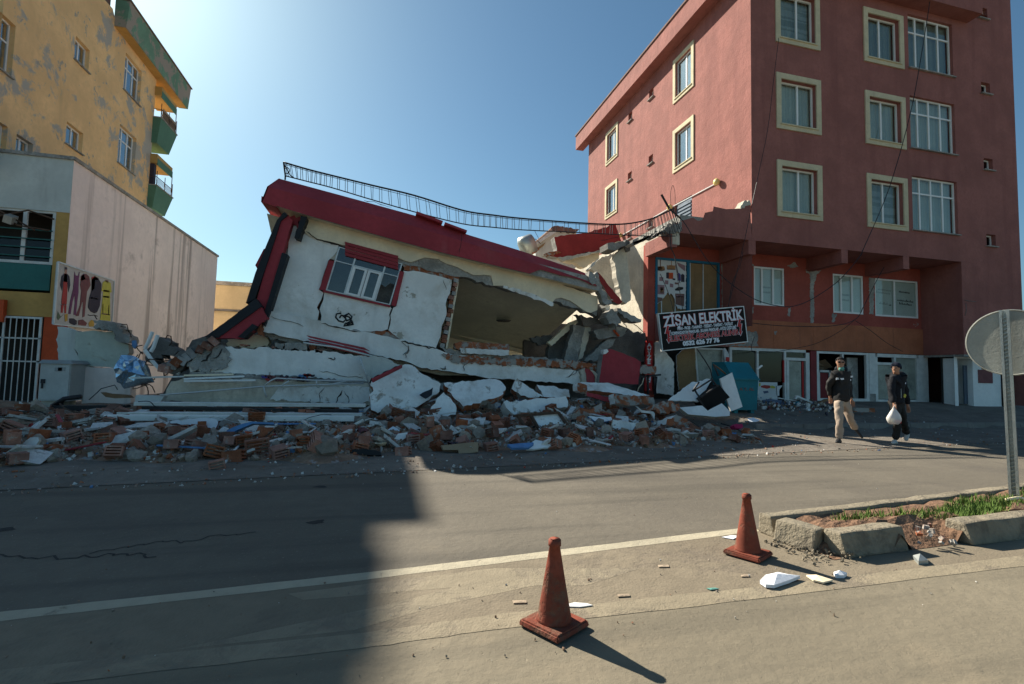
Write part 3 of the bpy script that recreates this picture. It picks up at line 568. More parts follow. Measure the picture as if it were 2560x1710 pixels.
m_ = MB(); m_.box((-20, YA+.3, 7.2), (XA-.3, 31.3, 7.3)); m_.build('flat_roof', 'concrete', annex)
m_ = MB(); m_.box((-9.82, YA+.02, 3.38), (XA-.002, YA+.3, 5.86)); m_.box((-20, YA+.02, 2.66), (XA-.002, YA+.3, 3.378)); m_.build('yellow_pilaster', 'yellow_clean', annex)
m_ = MB(); m_.box((-20, YA+.0, 3.45), (-9.84, YA+.28, 4.22)); m_.build('teal_panel', 'teal', annex)
m_ = MB(); m_.box((-9.90, YA+.0, -.05), (XA+.02, YA+.3, 2.655)); m_.build('orange_pillar', 'orange_paint', annex)
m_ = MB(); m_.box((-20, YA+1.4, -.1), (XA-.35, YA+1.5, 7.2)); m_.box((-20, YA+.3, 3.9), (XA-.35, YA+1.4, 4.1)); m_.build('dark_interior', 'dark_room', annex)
m_ = MB(); m_.box((-20, YA-.5, -.1), (-9.88, YA+.25, .02)); m_.build('threshold', 'concrete', annex)
m_ = MB(); m_.box((-11.1, YA-.16, 2.45), (-10.82, YA-.02, 3.1)); m_.build('wall_box', 'orange_paint', annex)
aw = MB()
for a, b, c, d in ((-11.6, -9.84, 4.24, 4.32), (-10.66, -10.56, 4.32, 5.8), (-9.92, -9.84, 4.32, 5.8), (-11.6, -9.84, 5.80, 5.86)): aw.box((a, YA+.05, c), (b, YA+.12, d))
aw = aw.build('shop_window', 'pvc_dirty', annex)
for z in (4.45, 4.72, 4.98, 5.25): m_ = MB(); m_.tube([(-11.6, YA-.02, z), (-9.86, YA-.02, z)], .018, 6); m_.build('window_bar', 'teal', aw)
for a, b in ((-11.6, -10.66), (-10.56, -9.92)): m_ = MB(); m_.box((a, YA+.08, 4.32), (b, YA+.087, 5.0)); m_.build('pane', 'glass_dark', aw)
for p in (((-11.3, YA-.1, 5.75), (-10.6, YA-.25, 5.3), (-9.9, YA-.1, 5.25)), ((-11.2, YA-.2, 5.5), (-10.4, YA-.2, 5.78), (-9.8, YA-.1, 5.6)), ((-11.35, YA-.2, 5.85), (-10.9, YA-.25, 5.6), (-10.2, YA-.2, 5.2))):
    m_ = MB(); m_.tube(p, .025, 5); m_.build('awning_strut', 'rebar', aw)
m_ = MB(); m_.obox((-10.75, YA-.3, 5.45), (.2, .3, .22), (.4, .3, .2)); m_.build('flood_lamp', 'galv', annex)
gt = MB()
for a, b, c, d in ((-11.6, -9.93, .06, .12), (-11.6, -9.93, 2.58, 2.64), (-9.99, -9.93, .12, 2.58), (-10.88, -10.83, .12, 2.58), (-11.6, -9.93, 1.30, 1.34), (-11.6, -9.93, 1.98, 2.02)): gt.box((a, YA-.04, c), (b, YA-.005, d))
gt = gt.build('gate', 'pvc_dirty', annex)
for i in range(11): m_ = MB(); x = -11.55+i*.145; m_.tube([(x, YA-.06, .1), (x, YA-.06, 2.6)], .013, 6); m_.build('gate_bar', 'pvc_dirty', gt)

yel = thing('yellow_apartment_block', 'peeling yellow apartment block with green eave and balconies', 'building', (XY-4, 26, 0))
ym = lambda u, v, d: (XY-d, u, v)
def yw(a, b, c, d):
    y0, z0 = yz(a, c); y1, z1 = yz(b, d); return (y0, y1, z0, z1)
YW = [yw(13.9, 15.03, 8.50, 9.86), yw(17.42, 18.16, 10.50, 11.22), yw(17.32, 18.16, 7.84, 8.50), yw(20.26, 21.48, 11.16, 12.52), yw(20.22, 21.44, 8.46, 9.85), yw(15.38, 16.0, 6.6, 7.2), yw(13.9, 15.06, 5.9, 7.22)]
ZW = yz(0, 13.2)[1]; YE0, YE1 = 19.40*SY, 22.68*SY
m_ = MB(); holed(m_, ym, YA+.05, YE1, 6.9, ZW, YW, .2); m_.add([(XY, YA+.05, 6.9), (XY, YA+.05, ZW), (-22, YA+.05, ZW), (-22, YA+.05, 6.9)], [(0, 1, 2, 3)])
m_.add([(XY, YE1, 6.9), (XY, YE1, ZW), (-22, YE1, ZW), (-22, YE1, 6.9)], [(0, 1, 2, 3)]); m_.add([(XY, YA+.05, ZW), (XY, YE1, ZW), (-22, YE1, ZW), (-22, YA, ZW)], [(0, 1, 2, 3)]); m_.build('wall', 'yellow', yel)
for i, (a, b, c, d) in enumerate(YW):
    window(yel, ym, a, b, c, d, .14, ((.5,), (.5,), (.55,), (.33, .66), (.33, .66), (.5,), (.5,))[i], ((.62,), (), (), (.68,), (.68,), (), (.6,))[i], .06, 0, 'curtain' if i in (2, 5) else 'curtain_dark', 'glass_blue', True)
zf0, zf1 = yz(0, 12.92)[1], yz(0, 13.88)[1]; xo = XY+.52
m_ = MB(); m_.prism([(XY-.02, YE0, zf0), (xo-.09, YE0, zf0), (xo, YE0, zf1), (XY-.02, YE0, zf1)], (0, 25.0*SY-YE0, 0), 0, 0); m_.build('eave', 'eave_green', yel)
m_ = MB(); m_.box((XY-.02, YE0-.03, zf1+.003), (xo+.05, 25.05*SY, zf1+.06)); m_.build('eave_cap', 'roof_tile', yel)
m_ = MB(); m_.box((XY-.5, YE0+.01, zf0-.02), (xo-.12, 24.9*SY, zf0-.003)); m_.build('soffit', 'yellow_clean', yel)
m_ = MB(); y0, z0 = yz(18.1, 13.0); y1, z1 = yz(19.25, 14.3); m_.box((XY-1.0, y0, z0), (XY-.1, y1, z1)); m_.build('chimney', 'roof_tile', yel)
m_ = MB(); m_.add([(XY, YA+.05, ZW), (XY, YE0, ZW), (XY, YE0-.2, ZW+.25), (XY, YA+3.5, ZW-.0)], [(0, 1, 2, 3)]); m_.box((XY-.2, YE1-2.2, ZW), (XY-.02, YE1, zf0)); m_.build('gable', 'yellow', yel)
m_ = MB(); m_.box((-21, 18.2, ZW), (-14.0, 28.15, 20.5)); m_.build('shadow_block', 'yellow', yel)  # unseen block added above the roof to shape the shadow edge on the road
for bz0, bz1, rail in ((10.25, 11.30, True), (7.58, 8.50, False)):
    ya, za = yz(22.6, bz0); yb, zb = yz(24.18, bz1); xo2 = XY+.36
    m_ = MB(); o_ = Vector((XY-.02, ya+.01, za))
    m_.hexa([(XY-.6, ya, za), (xo2-.12, ya, za), (xo2-.12, yb-.5, za), (XY-.6, yb-.5, za), (XY-.6, ya, zb), (xo2, ya, zb), (xo2, yb, zb), (XY-.6, yb, zb)]); bal = m_.build('balcony', 'balcony_green', yel)
    m_ = MB(); m_.box((XY-.6, ya-.02, zb+.002), (xo2+.03, yb+.02, zb+.05)); m_.build('balcony_coping', 'concrete', bal)
    r_ = MB(); hh = .75
    for p in ((xo2-.03, ya+.05), (xo2-.03, (ya+yb)/2), (xo2-.03, yb-.05), (XY-.3, ya+.05)): r_.tube([(*p, zb), (*p, zb+hh)], .018, 5)
    r_.tube([(XY-.5, ya+.05, zb+hh*.6), (xo2-.03, ya+.05, zb+hh*.6), (xo2-.03, yb-.05, zb+hh*.6)], .018, 5)
    for i in range(14):
        y = ya+.1+(yb-ya-.2)*i/13; r_.tube([(xo2-.03, y, zb+.04), (xo2-.03, y+.05, zb+.2), (xo2-.03, y-.03, zb+.42)], .012, 4)
    r_.build('balcony_railing', 'rebar', bal)
    if rail: m_ = MB(); m_.box((xo2-.1, ya+.35, zb+.06), (xo2-.04, yb-.1, zb+.62)); m_.build('balcony_screen', 'cardboard', bal)
    else: m_ = MB(); m_.box((XY-.02, ya+.05, zb+.05), (XY+.18, ya+.3, zb+1.1)); m_.build('hanging_cloth', 'p_navy', bal)
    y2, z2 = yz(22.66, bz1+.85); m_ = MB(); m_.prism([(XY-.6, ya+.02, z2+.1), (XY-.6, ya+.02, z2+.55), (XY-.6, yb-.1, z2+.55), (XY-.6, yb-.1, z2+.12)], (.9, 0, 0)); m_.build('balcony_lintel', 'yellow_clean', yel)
    m_ = MB(); m_.box((XY+.28, ya+.06, z2+.02), (XY+.32, yb-.1, z2+.35)); m_.build('lintel_edge', 'balcony_green', yel)
    m_ = MB(); m_.tube([(xo2-.04, yb-.14, zb+.05), (xo2-.04, yb-.14, z2+.1)], .02, 5); m_.build('balcony_post', 'rebar', bal)
# beige house far behind the gap
bh = thing('beige_house', 'plain beige house showing in the gap beside the pale pink wall', 'building', (-7, 37, 0))
m_ = MB(); m_.box((-12, 36, -.1), (0, 44, 4.9)); m_.build('wall', 'beige_far', bh)
m_ = MB(); m_.box((-12, 35.7, 5.0), (.2, 44, 6.55)); m_.build('upper_wall', 'beige_far', bh)
m_ = MB(); m_.box((-12.1, 35.6, 6.56), (.3, 44.1, 6.8)); m_.build('coping', 'concrete', bh)
m_ = MB(); m_.box((-12.1, 35.62, 4.88), (.25, 44, 4.998)); m_.build('ledge', 'concrete_dark', bh)

# ================================================================== COLLAPSED BUILDING
YC = 13.0
coll = thing('collapsed_house', 'collapsed two-storey white house, its dark red roof edge sagging to the right', 'building', (1.5, 16, .2))
def loft(name, lines, mt, parent, amp=0):
    m_ = MB(); n = len(lines[0])
    for l_ in lines: m_.v += [Vector(p) for p in l_]
    for r_ in range(len(lines)-1):
        for i in range(n-1): m_.f.append([r_*n+i, (r_+1)*n+i, (r_+1)*n+i+1, r_*n+i+1]); m_.m.append(0)
    return m_.build(name, mt, parent)
def pl(k, pts, Y, n=30):
    P = [WY(k, x, y, Y) for x, y in pts]; L_ = [0]
    for a, b in zip(P, P[1:]): L_.append(L_[-1]+(b-a).length)
    out = []
    for i in range(n+1):
        t = L_[-1]*i/n; j = max(q for q in range(len(L_)-1) if L_[q] <= t+1e-9); f = (t-L_[j])/(L_[j+1]-L_[j]); out.append(P[j].lerp(P[j+1], f))
    return out
D_ = KEY['d'][0]
TOP = [(690, 434), (870, 483), (1044, 531), (1165, 576), (1303, 618), (1475, 676), (1492, 700)]
CRE = [(668, 466), (860, 518), (1040, 567), (1165, 606), (1303, 648), (1470, 706), (1494, 716)]
BOT = [(653, 504), (772, 540), (1000, 604), (1112, 634), (1240, 665), (1356, 692), (1500, 727)]
KEY['q'] = (1, 0, 0)
top = [p+Vector((0, .32, 0)) for p in pl('q', TOP, YC)]; cre = pl('q', CRE, YC); bot = pl('q', BOT, YC)
bot2 = [p+Vector((0, 0, .01)) for p in bot]
for i, p in enumerate(bot2):
    if i > 23: bot2[i] = p+Vector((0, 0, (.16 if i < 29 else .10)+random.uniform(-.02, .02)))                # paint broken off along the lower right edge
fas = loft('roof_fascia', [top, cre, bot2], 'fascia_red', coll)
m_ = MB(); m_.prism([top[0], cre[0], bot[0], bot[0]+Vector((0, 5.5, 0)), cre[0]+Vector((0, 5.5, 0)), top[0]+Vector((0, 5.5, 0))], (.03, 0, 0)); m_.build('roof_fascia', 'fascia_red', coll)
back = [p+Vector((0, 6.5, 0)) for p in top]
loft('roof_deck', [top, back], 'concrete', coll)
lb = [p+Vector((0, .05, 0)) for p in bot]; lbu = [p+Vector((0, .05, .35)) for p in bot]
loft('fascia_concrete', [lbu[3:], lb[3:]], 'concrete', coll)
m_ = MB(); b0 = bot[0]; m_.prism([b0+Vector((-.005, .003, 0)), b0+Vector((.34, .003, -.09)), b0+Vector((.30, .003, .03)), b0+Vector((.0, .003, .14))], (0, 2.4, -.02)); m_.build('roof_fascia', 'fascia_red', coll)
loft('soffit', [[p+Vector((0, 0, .02)) for p in lb], [p+Vector((0, 1.4, .02)) for p in bot]], 'cream', coll)
for x0, x1, dz in ((1040, 1105, .07), (1110, 1165, .06)):
    a = [(x0, 531+(x0-1044)*.37), (x1, 531+(x1-1044)*.37)]
    P = [WY('q', t[0], t[1]+9, YC+.25) for t in a]; m_ = MB(); m_.bar(P[0]+Vector((0, 0, dz/2)), P[1]+Vector((0, 0, dz/2)), .3, dz); m_.build('parapet_piece', 'fascia_red', coll)
# lintel beam over the walls: bare concrete with cream plaster pieces on it
YWL = 13.42
slab('lintel_beam', 'q', [(760, 540), (860, 565), (1110, 640), (1360, 700), (1478, 735), (1492, 790), (1420, 765), (1330, 735), (1250, 718), (1150, 692), (1010, 660), (850, 612), (762, 580)], YWL, .3, 'concrete', coll, .03, .2)
slab('lintel_plaster', 'c', [(470, 470), (900, 570), (1480, 735), (1742, 800), (1742, 893), (1640, 868), (1520, 805), (1440, 775), (1340, 765), (1270, 790), (1240, 800), (1150, 768), (900, 712), (720, 668), (560, 632), (500, 608), (462, 575)], YWL-.05, .05, 'cream', coll, .015, .25)
slab('lintel_plaster', 'e', [(0, 470), (300, 560), (660, 640), (1030, 760), (1028, 850), (985, 868), (960, 862), (905, 825), (850, 788), (790, 768), (755, 775), (735, 800), (640, 770), (500, 735), (415, 690), (350, 690), (335, 625), (215, 620), (150, 580), (90, 560), (0, 525)], YWL-.045, .05, 'cream', coll, .015, .25)
slab('lintel_underside_strip', 'e', [(415, 690), (600, 740), (745, 805), (740, 825), (600, 770), (415, 705)], YWL-.06, .05, 'slab_white', coll, .02, .15)
# wall panels broken along the cracks
wp = dict(mats=['white_plaster', 'brick_edge'])
slab('wall_panel', 'c', [(382, 500), (455, 578), (560, 640), (715, 678), (705, 720), (640, 788), (572, 998), (606, 1022), (590, 1070), (558, 1128), (575, 1160), (562, 1222), (410, 1196), (215, 1158), (345, 742), (352, 620)], YWL, .25, wp['mats'], coll, .012, .2)
slab('wall_panel', 'c', [(612, 1012), (1092, 1124), (1100, 1135), (1082, 1180), (1088, 1205), (1072, 1286), (1030, 1300), (880, 1300), (585, 1232), (592, 1190), (578, 1142), (605, 1075)], YWL, .25, wp['mats'], coll, .01, .2)
slab('wall_panel', 'c', [(1188, 862), (1300, 868), (1460, 905), (1540, 928), (1530, 990), (1492, 1110), (1500, 1180), (1465, 1260), (1455, 1340), (1422, 1422), (1330, 1405), (1170, 1368), (1078, 1292), (1095, 1215), (1092, 1185), (1112, 1130), (1134, 1120)], YWL-.012, .25, wp['mats'], coll, .012, .2)
slab('wall_strip', 'c', [(660, 672), (715, 682), (700, 785), (655, 775)], YWL+.01, .2, 'pale_concrete', coll, .01, .1)
slab('bare_column', 'c', [(380, 495), (425, 510), (352, 625), (345, 745), (305, 735), (325, 640), (365, 540)], YWL+.02, .25, 'concrete', coll, .02, .1)
slab('wall_band', 'c', [(1170, 800), (1245, 815), (1590, 905), (1586, 942), (1540, 925), (1400, 890), (1190, 858)], YWL+.03, .2, 'brick_edge', coll, .02, .1)
slab('bare_patch', 'c', [(895, 1300), (960, 1285), (1085, 1298), (1150, 1330), (1168, 1368), (1080, 1345), (960, 1325)], YWL+.02, .15, 'brick_edge', coll, .02, .1)
# dark backing of cracks
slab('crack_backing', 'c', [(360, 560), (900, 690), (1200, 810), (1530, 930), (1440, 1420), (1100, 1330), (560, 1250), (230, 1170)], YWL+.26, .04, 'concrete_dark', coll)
def openjag(k, pts, Y, wd):
    W_ = [WY(k, x, y, Y) for x, y in pts]; P = []
    for a, b in zip(W_, W_[1:]):
        m = max(2, int((b-a).length/.08)); t = Vector((0, 1, 0)).cross(b-a).normalized()
        for i in range(m): P.append(a.lerp(b, i/m)+t*(random.uniform(-.025, .025) if i else 0))
    P.append(W_[-1]); n = len(P); L_, R_ = [], []
    for i, p in enumerate(P):
        d = (P[min(i+1, n-1)]-P[max(i-1, 0)]).normalized(); q = Vector((-d.z, 0, d.x))*wd*.5*(random.uniform(.3, 1.3) if 0 < i < n-1 else .1); L_.append(p+q); R_.append(p-q)
    m_ = MB(); m_.prism(L_+R_[::-1], (0, .02, 0)); m_.build('crack', 'tar', coll)
for k, pts, dy, wd in (('c', [(215, 1165), (300, 1185), (410, 1205), (470, 1225), (560, 1235)], -.15, .03), ('c', [(225, 1190), (330, 1225), (400, 1240), (460, 1268)], -.175, .014), ('c', [(590, 1245), (700, 1270), (880, 1305)], -.17, .03), ('c', [(1170, 1372), (1200, 1400), (1225, 1410), (1215, 1450), (1180, 1475)], -.175, .014), ('c', [(1170, 1374), (1300, 1402), (1420, 1428)], -.172, .035),
                      ('c', [(1475, 925), (1485, 960), (1500, 1000)], -.02, .012), ('c', [(480, 575), (560, 632), (715, 675)], -.06, .022), ('l', [(590, 10), (600, 70), (560, 110), (565, 150)], -.175, .012), ('l', [(980, 230), (985, 260), (925, 250)], -.175, .03), ('l', [(1190, 180), (1165, 240), (1175, 285)], -.175, .025), ('l', [(1575, 190), (1580, 240)], -.175, .01), ('l', [(2330, 280), (2300, 320), (2240, 350)], -.175, .01), ('e', [(900, 1220), (890, 1260), (840, 1290)], -.175, .01),
                      ('k', [(1700, 615), (1640, 680), (1650, 770)], -.66, .022), ('k', [(1880, 640), (1830, 720), (1815, 775)], -.66, .05), ('k', [(1900, 650), (1950, 740), (1940, 775)], -.66, .02), ('k', [(1640, 440), (1800, 470), (1900, 500), (2100, 515)], -.46, .012), ('k', [(1730, 310), (1790, 330), (1800, 300)], -.46, .03), ('k', [(640, 210), (600, 290), (540, 310)], -.53, .03), ('k', [(540, 230), (480, 330), (420, 350)], -.53, .05)):
    openjag(k, pts, YWL-.006+dy if dy != -.02 else YWL-.02, wd)
for k, pts in (('c', [(1615, 575), (1605, 660), (1592, 745)]), ('c', [(900, 350), (1000, 372), (1100, 400)])): openjag(k, pts, YC-.004, .012)
# window with red shutter boxes
def pq(k, pts, Y): return [WY(k, x, y, Y) for x, y in pts]
wq = pq('c', [(718, 688), (1180, 812), (1090, 1112), (622, 1004)], YWL-.02)       # tl tr br bl
def bil(u, v, d=0): 
    a = wq[3].lerp(wq[2], u); b = wq[0].lerp(wq[1], u); return a.lerp(b, v)+Vector((0, d, 0))
m_ = MB()
def wb(u0, u1, v0, v1, d0, d1): m_.hexa([bil(u0, v0, d0), bil(u1, v0, d0), bil(u1, v0, d1), bil(u0, v0, d1), bil(u0, v1, d0), bil(u1, v1, d0), bil(u1, v1, d1), bil(u0, v1, d1)])
for a in ((0, .02, 0, 1), (.98, 1, 0, 1), (.02, .98, 0, .02), (.02, .98, .98, 1), (.27, .295, .02, .98), (.74, .765, .02, .98), (.02, .27, .67, .69), (.295, .74, .67, .69), (.765, .98, .67, .69)): wb(*a, -.03, .04)
hw = m_.build('house_window', 'alu', coll)
for u0, u1 in ((.295, .515), (.525, .74)):
    m_ = MB(); 
    for a in ((u0, u0+.04, .02, .66), (u1-.04, u1, .02, .66), (u0+.04, u1-.04, .02, .06), (u0+.04, u1-.04, .62, .66)): wb(*a, -.05, .03)
    m_.build('sash', 'pvc', hw)
for a in ((.02, .27, .02, .67), (.335, .475, .06, .62), (.565, .70, .06, .62), (.02, .27, .69, .98), (.295, .74, .69, .98), (.765, .98, .69, .98)):
    m_ = MB(); wb(*a, .0, .008); m_.build('pane', 'glass_grey', hw)
m_ = MB(); m_.add([bil(.765, .42), bil(.85, .38), bil(.90, .5), bil(.98, .48), bil(.98, .67), bil(.765, .67)], [(0, 1, 2, 3, 4, 5)]); m_.build('broken_pane', 'glass_grey', hw)
m_ = MB(); m_.add([bil(-.05, -.05, .9), bil(1.05, -.05, .9), bil(1.05, 1.05, .9), bil(-.05, 1.05, .9)], [(0, 1, 2, 3)]); m_.build('room_behind', 'curtain_dark', hw)
for nm, pts in (('shutter_side', [(645, 785), (685, 792), (620, 1004), (575, 998)]), ('shutter_side', [(1160, 862), (1192, 872), (1132, 1120), (1098, 1112)]), ('window_ledge', [(605, 1002), (1092, 1115), (1090, 1126), (600, 1014)])):
    s_ = slab(nm, 'c', pts, YWL-.07, .12, 'fascia_red', coll)
for i in range(4):
    y0, y1 = 650+i*26, 650+(i+1)*26-3; slab('shutter_slat', 'c', [(760, y0), (1148, y0+103), (1146+i, y1+103), (764, y1)], YWL-.10+.012*(i % 2), .14, 'fascia_red', coll)
# graffiti scribble
for pts in ([(735, 1170), (700, 1175), (695, 1200), (715, 1225), (750, 1235), (770, 1215), (760, 1190), (735, 1185), (722, 1205)], [(745, 1195), (790, 1172), (812, 1195), (800, 1230), (760, 1250), (752, 1262), (785, 1258), (822, 1250)], [(755, 1205), (775, 1190), (795, 1200), (815, 1235), (822, 1255)], [(770, 1225), (800, 1215), (808, 1240), (780, 1250), (765, 1240)]):
    tubepx('graffiti', 'c', [(p.x, p.y) for p in [Vector((x, y, 0)) for x, y in pts]], YWL-.006, .022, 'black_paint', coll, 5)
# jamb of hollow bricks at the opening
a, b = WY('c', 1562, 925, YWL+.12), WY('c', 1470, 1420, YWL+.12); n = 16
for i in range(n):
    p = a.lerp(b, (i+.5)/n); m_ = MB(); m_.obox(p+Vector((random.uniform(-.03, .03), 0, 0)), (.12+random.uniform(-.02, .03), .30, (a-b).length/n*.86), (random.uniform(-.05, .05), R(11)+random.uniform(-.06, .06), 0)); m_.build('brick', 'brick' if i % 3 else 'mortar', coll)
slab('jamb_plaster', 'c', [(1572, 938), (1588, 942), (1505, 1425), (1492, 1428)], YWL+.0, .3, 'cream', coll, .005, .2)
# room seen through the opening
cl = [p+Vector((0, .62, -.10)) for p in bot]
loft('room_ceiling', [cl, [p+Vector((-.2, 2.6, -.75)) for p in cl], [p+Vector((-.4, 5.2, -1.5)) for p in cl]], 'ceiling_green', coll)
m_ = MB(); m_.box((-2.6, 19.8, .4), (5.6, 19.9, 6.2)); m_.box((-2.5, 14.3, .5), (-2.3, 19.8, 5.0)); m_.build('back_wall', 'ceiling_green', coll)
c0 = WY('e', 415, 920, 16.2); m_ = MB(); m_.tube([c0+Vector((0, 0, .02)), c0+Vector((0, 0, -.03))], [.26, .20], 14); m_.build('ceiling_rose', 'concrete_dark', coll)
m_ = MB(); a, b = WY('e', 60, 990, 18.5), WY('e', 640, 1150, 18.5); m_.bar(a, b, .2, .14); m_.build('cornice_moulding', 'cream', coll)
# corner column with black stripes, snapped
slab('corner_column', 'c', [(285, 470), (350, 455), (382, 498), (310, 735), (180, 1148), (108, 1122), (170, 900), (245, 640)], YWL-.25, .35, 'fascia_red', coll)
slab('column_stripe', 'c', [(268, 492), (322, 432), (346, 458), (296, 498), (205, 780), (108, 1065), (42, 1098), (110, 880), (185, 690)], YWL-.31, .42, 'black_paint', coll)
slab('column_stripe', 'c', [(305, 730), (346, 742), (216, 1160), (178, 1264), (156, 1236), (190, 1120)], YWL-.31, .42, 'black_paint', coll)
slab('column_bracket', 'c', [(446, 462), (486, 472), (430, 632), (394, 620)], YWL-.35, .3, 'black_paint', coll, .01, .1)
slab('column_head', 'c', [(345, 455), (445, 478), (415, 560), (382, 498)], YWL-.1, .2, 'fascia_red', coll, .03, .08)
slab('broken_fascia_piece', 'c', [(172, 704), (186, 700), (128, 852), (110, 822)], YWL+.4, .3, 'fascia_red', coll)
slab('fallen_column', 'd', [(597, 700), (612, 728), (560, 776), (495, 776), (520, 745)], YWL-.45, .35, 'fascia_red', coll, .01, .1)
slab('column_stripe', 'd', [(586, 684), (600, 702), (500, 774), (468, 772), (530, 728)], YWL-.50, .4, 'black_paint', coll, .008, .1)
slab('column_stripe', 'd', [(578, 742), (590, 748), (560, 776), (545, 772)], YWL-.50, .3, 'black_paint', coll, .008, .1)
for i in range(10):
    t = i/9; p = WY('d', 492-112*t, 782+62*t, YWL-.5); m_ = MB(); m_.obox(p+Vector((random.uniform(-.04, .04), random.uniform(0, .12), random.uniform(-.05, .02))), (random.uniform(.15, .24), .3, random.uniform(.10, .18)), (random.uniform(-.3, .3), R(29)+random.uniform(-.35, .35), random.uniform(-.3, .3))); m_.build('brick', 'brick' if random.random() < .6 else 'mortar', coll)
slab('fallen_column_core', 'd', [(468, 772), (495, 776), (510, 790), (395, 858), (362, 842)], YWL-.42, .35, 'concrete_dark', coll, .03, .1)
slab('red_corner_chip', 'd', [(585, 745), (600, 735), (603, 770), (592, 768)], YWL-.3, .2, 'brick_edge', coll, .02, .06)
# lower floor beams, dropped one on the other
YBm = 13.32
slab('floor_beam', 'q', [(673, 776), (741, 790), (793, 800), (903, 828), (970, 841), (1003, 849), (1089, 871), (1137, 888), (1250, 898), (1300, 910), (1345, 914), (1380, 921), (1451, 927), (1497, 955), (1440, 960), (1330, 952), (1211, 944), (1164, 934), (1054, 920), (1013, 903), (942, 889), (744, 848), (656, 828)], YBm-.06, .5, ['white_plaster', 'concrete'], coll, .014, .2)
slab('bare_beam_top', 'q', [(1100, 868), (1137, 876), (1250, 884), (1350, 893), (1460, 905), (1490, 925), (1451, 932), (1380, 925), (1300, 914), (1250, 903), (1137, 893)], YBm+.0, .5, 'concrete', coll, .03, .12)
slab('bare_edge', 'd', [(1012, 812), (1180, 822), (1300, 826), (1390, 838), (1385, 846), (1300, 842), (1150, 836), (1040, 832)], YBm-.1, .4, 'brick_edge', coll, .03, .1)
slab('floor_slab', 'd', [(610, 735), (700, 760), (1010, 830), (1390, 846), (1390, 866), (1010, 860), (610, 770)], YBm+.46, 5.5, 'pale_concrete', coll)
m_ = MB(); m_.box((4.9, 17.6, .4), (8.2, 17.8, 3.2)); m_.build('dark_fill_slab', 'concrete_dark', coll)  # dark slab added to close the gap, its shade put into the colour
slab('sun_stop_slab', 'z', [(-60, 850), (330, 520), (600, 300), (900, 330), (1350, 420), (1500, 480), (1600, 560), (1830, 560), (1830, 1150), (-60, 1150)], 14.95, .3, 'concrete_dark', coll, .05, .2)  # dark slab added behind the posts to stop sunlight from the rear
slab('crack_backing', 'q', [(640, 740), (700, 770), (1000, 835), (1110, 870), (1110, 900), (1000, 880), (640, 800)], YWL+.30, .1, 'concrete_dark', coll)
slab('beam_underside', 'd', [(604, 757), (835, 822), (1060, 890), (1090, 890), (1090, 900), (1040, 902), (830, 836), (604, 770)], YBm+.1, .3, 'concrete', coll, .03, .1)
slab('lower_beam', 'd', [(432, 838), (470, 800), (520, 795), (700, 802), (838, 815), (856, 850), (846, 878), (700, 866), (520, 858), (436, 852)], YBm-.35, .5, ['white_plaster', 'concrete'], coll, .03, .14)
slab('lower_beam_bare_end', 'd', [(428, 840), (462, 796), (512, 792), (530, 822), (512, 845), (470, 852)], YBm-.42, .3, 'concrete', coll, .04, .1)
slab('slab_edge', 'd', [(436, 852), (520, 856), (700, 864), (846, 876), (846, 886), (700, 876), (520, 868), (430, 862)], YBm-.45, .6, 'concrete', coll, .02, .12)
slab('bottom_beam', 'd', [(372, 918), (392, 874), (420, 866), (600, 870), (850, 880), (852, 930), (700, 928), (500, 926)], YBm-.5, .6, ['pale_concrete', 'concrete'], coll, .02, .14)
slab('bottom_plaster', 'k', [(1130, 740), (1230, 610), (1700, 612), (1870, 600), (2160, 610), (2165, 760), (1950, 775), (1600, 770)], YBm-.56, .05, 'slab_white', coll, .02, .12)
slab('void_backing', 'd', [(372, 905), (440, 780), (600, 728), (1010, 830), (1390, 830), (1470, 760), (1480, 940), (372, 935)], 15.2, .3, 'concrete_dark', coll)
slab('crushed_wall', 'k', [(690, 110), (870, 70), (1000, 70), (1100, 100), (1130, 200), (700, 195)], YBm+.3, .3, 'cream', coll, .04, .1)
for i, (x, y, w_, h_) in enumerate(((1230, 185, 90, 60), (1400, 195, 230, 80), (1570, 205, 60, 60), (1640, 240, 80, 40), (1180, 205, 60, 30), (860, 175, 80, 20), (1180, 780, 60, 30))):
    slab('masonry_piece', 'k', [(x-w_/2, y-h_/2), (x+w_/2, y-h_/2+5), (x+w_/2-5, y+h_/2), (x-w_/2+4, y+h_/2-4)], YBm-.35, .3, ('concrete', 'concrete', 'brick', 'brick', 'brick', 'brick', 'brick')[i], coll, .015, .06)
for i in range(3):
    y0 = 75+i*30; slab('shutter_slat', 'k', [(1508+i*12, y0), (2105, y0+125), (2170, y0+165), (1540+i*4, y0+22)], YBm-.40+.02*(i % 2), .1, 'fascia_red', coll, .004, .1)
tubepx('window_trim', 'k', [(1480, 150), (1560, 165), (1800, 195), (2090, 265), (2230, 300)], YBm-.42, .022, 'pvc_dirty', coll)
# brick pier lying in the opening
slab('fallen_brick_lintel', 'e', [(100, 1065), (130, 1055), (450, 1072), (452, 1110), (440, 1128), (130, 1112), (98, 1100)], YBm-.1, .4, 'brick_edge', coll, .01, .1)
slab('fallen_lintel_plaster', 'e', [(130, 1098), (452, 1112), (450, 1142), (420, 1148), (140, 1130)], YBm-.14, .42, 'slab_white', coll, .01, .1)
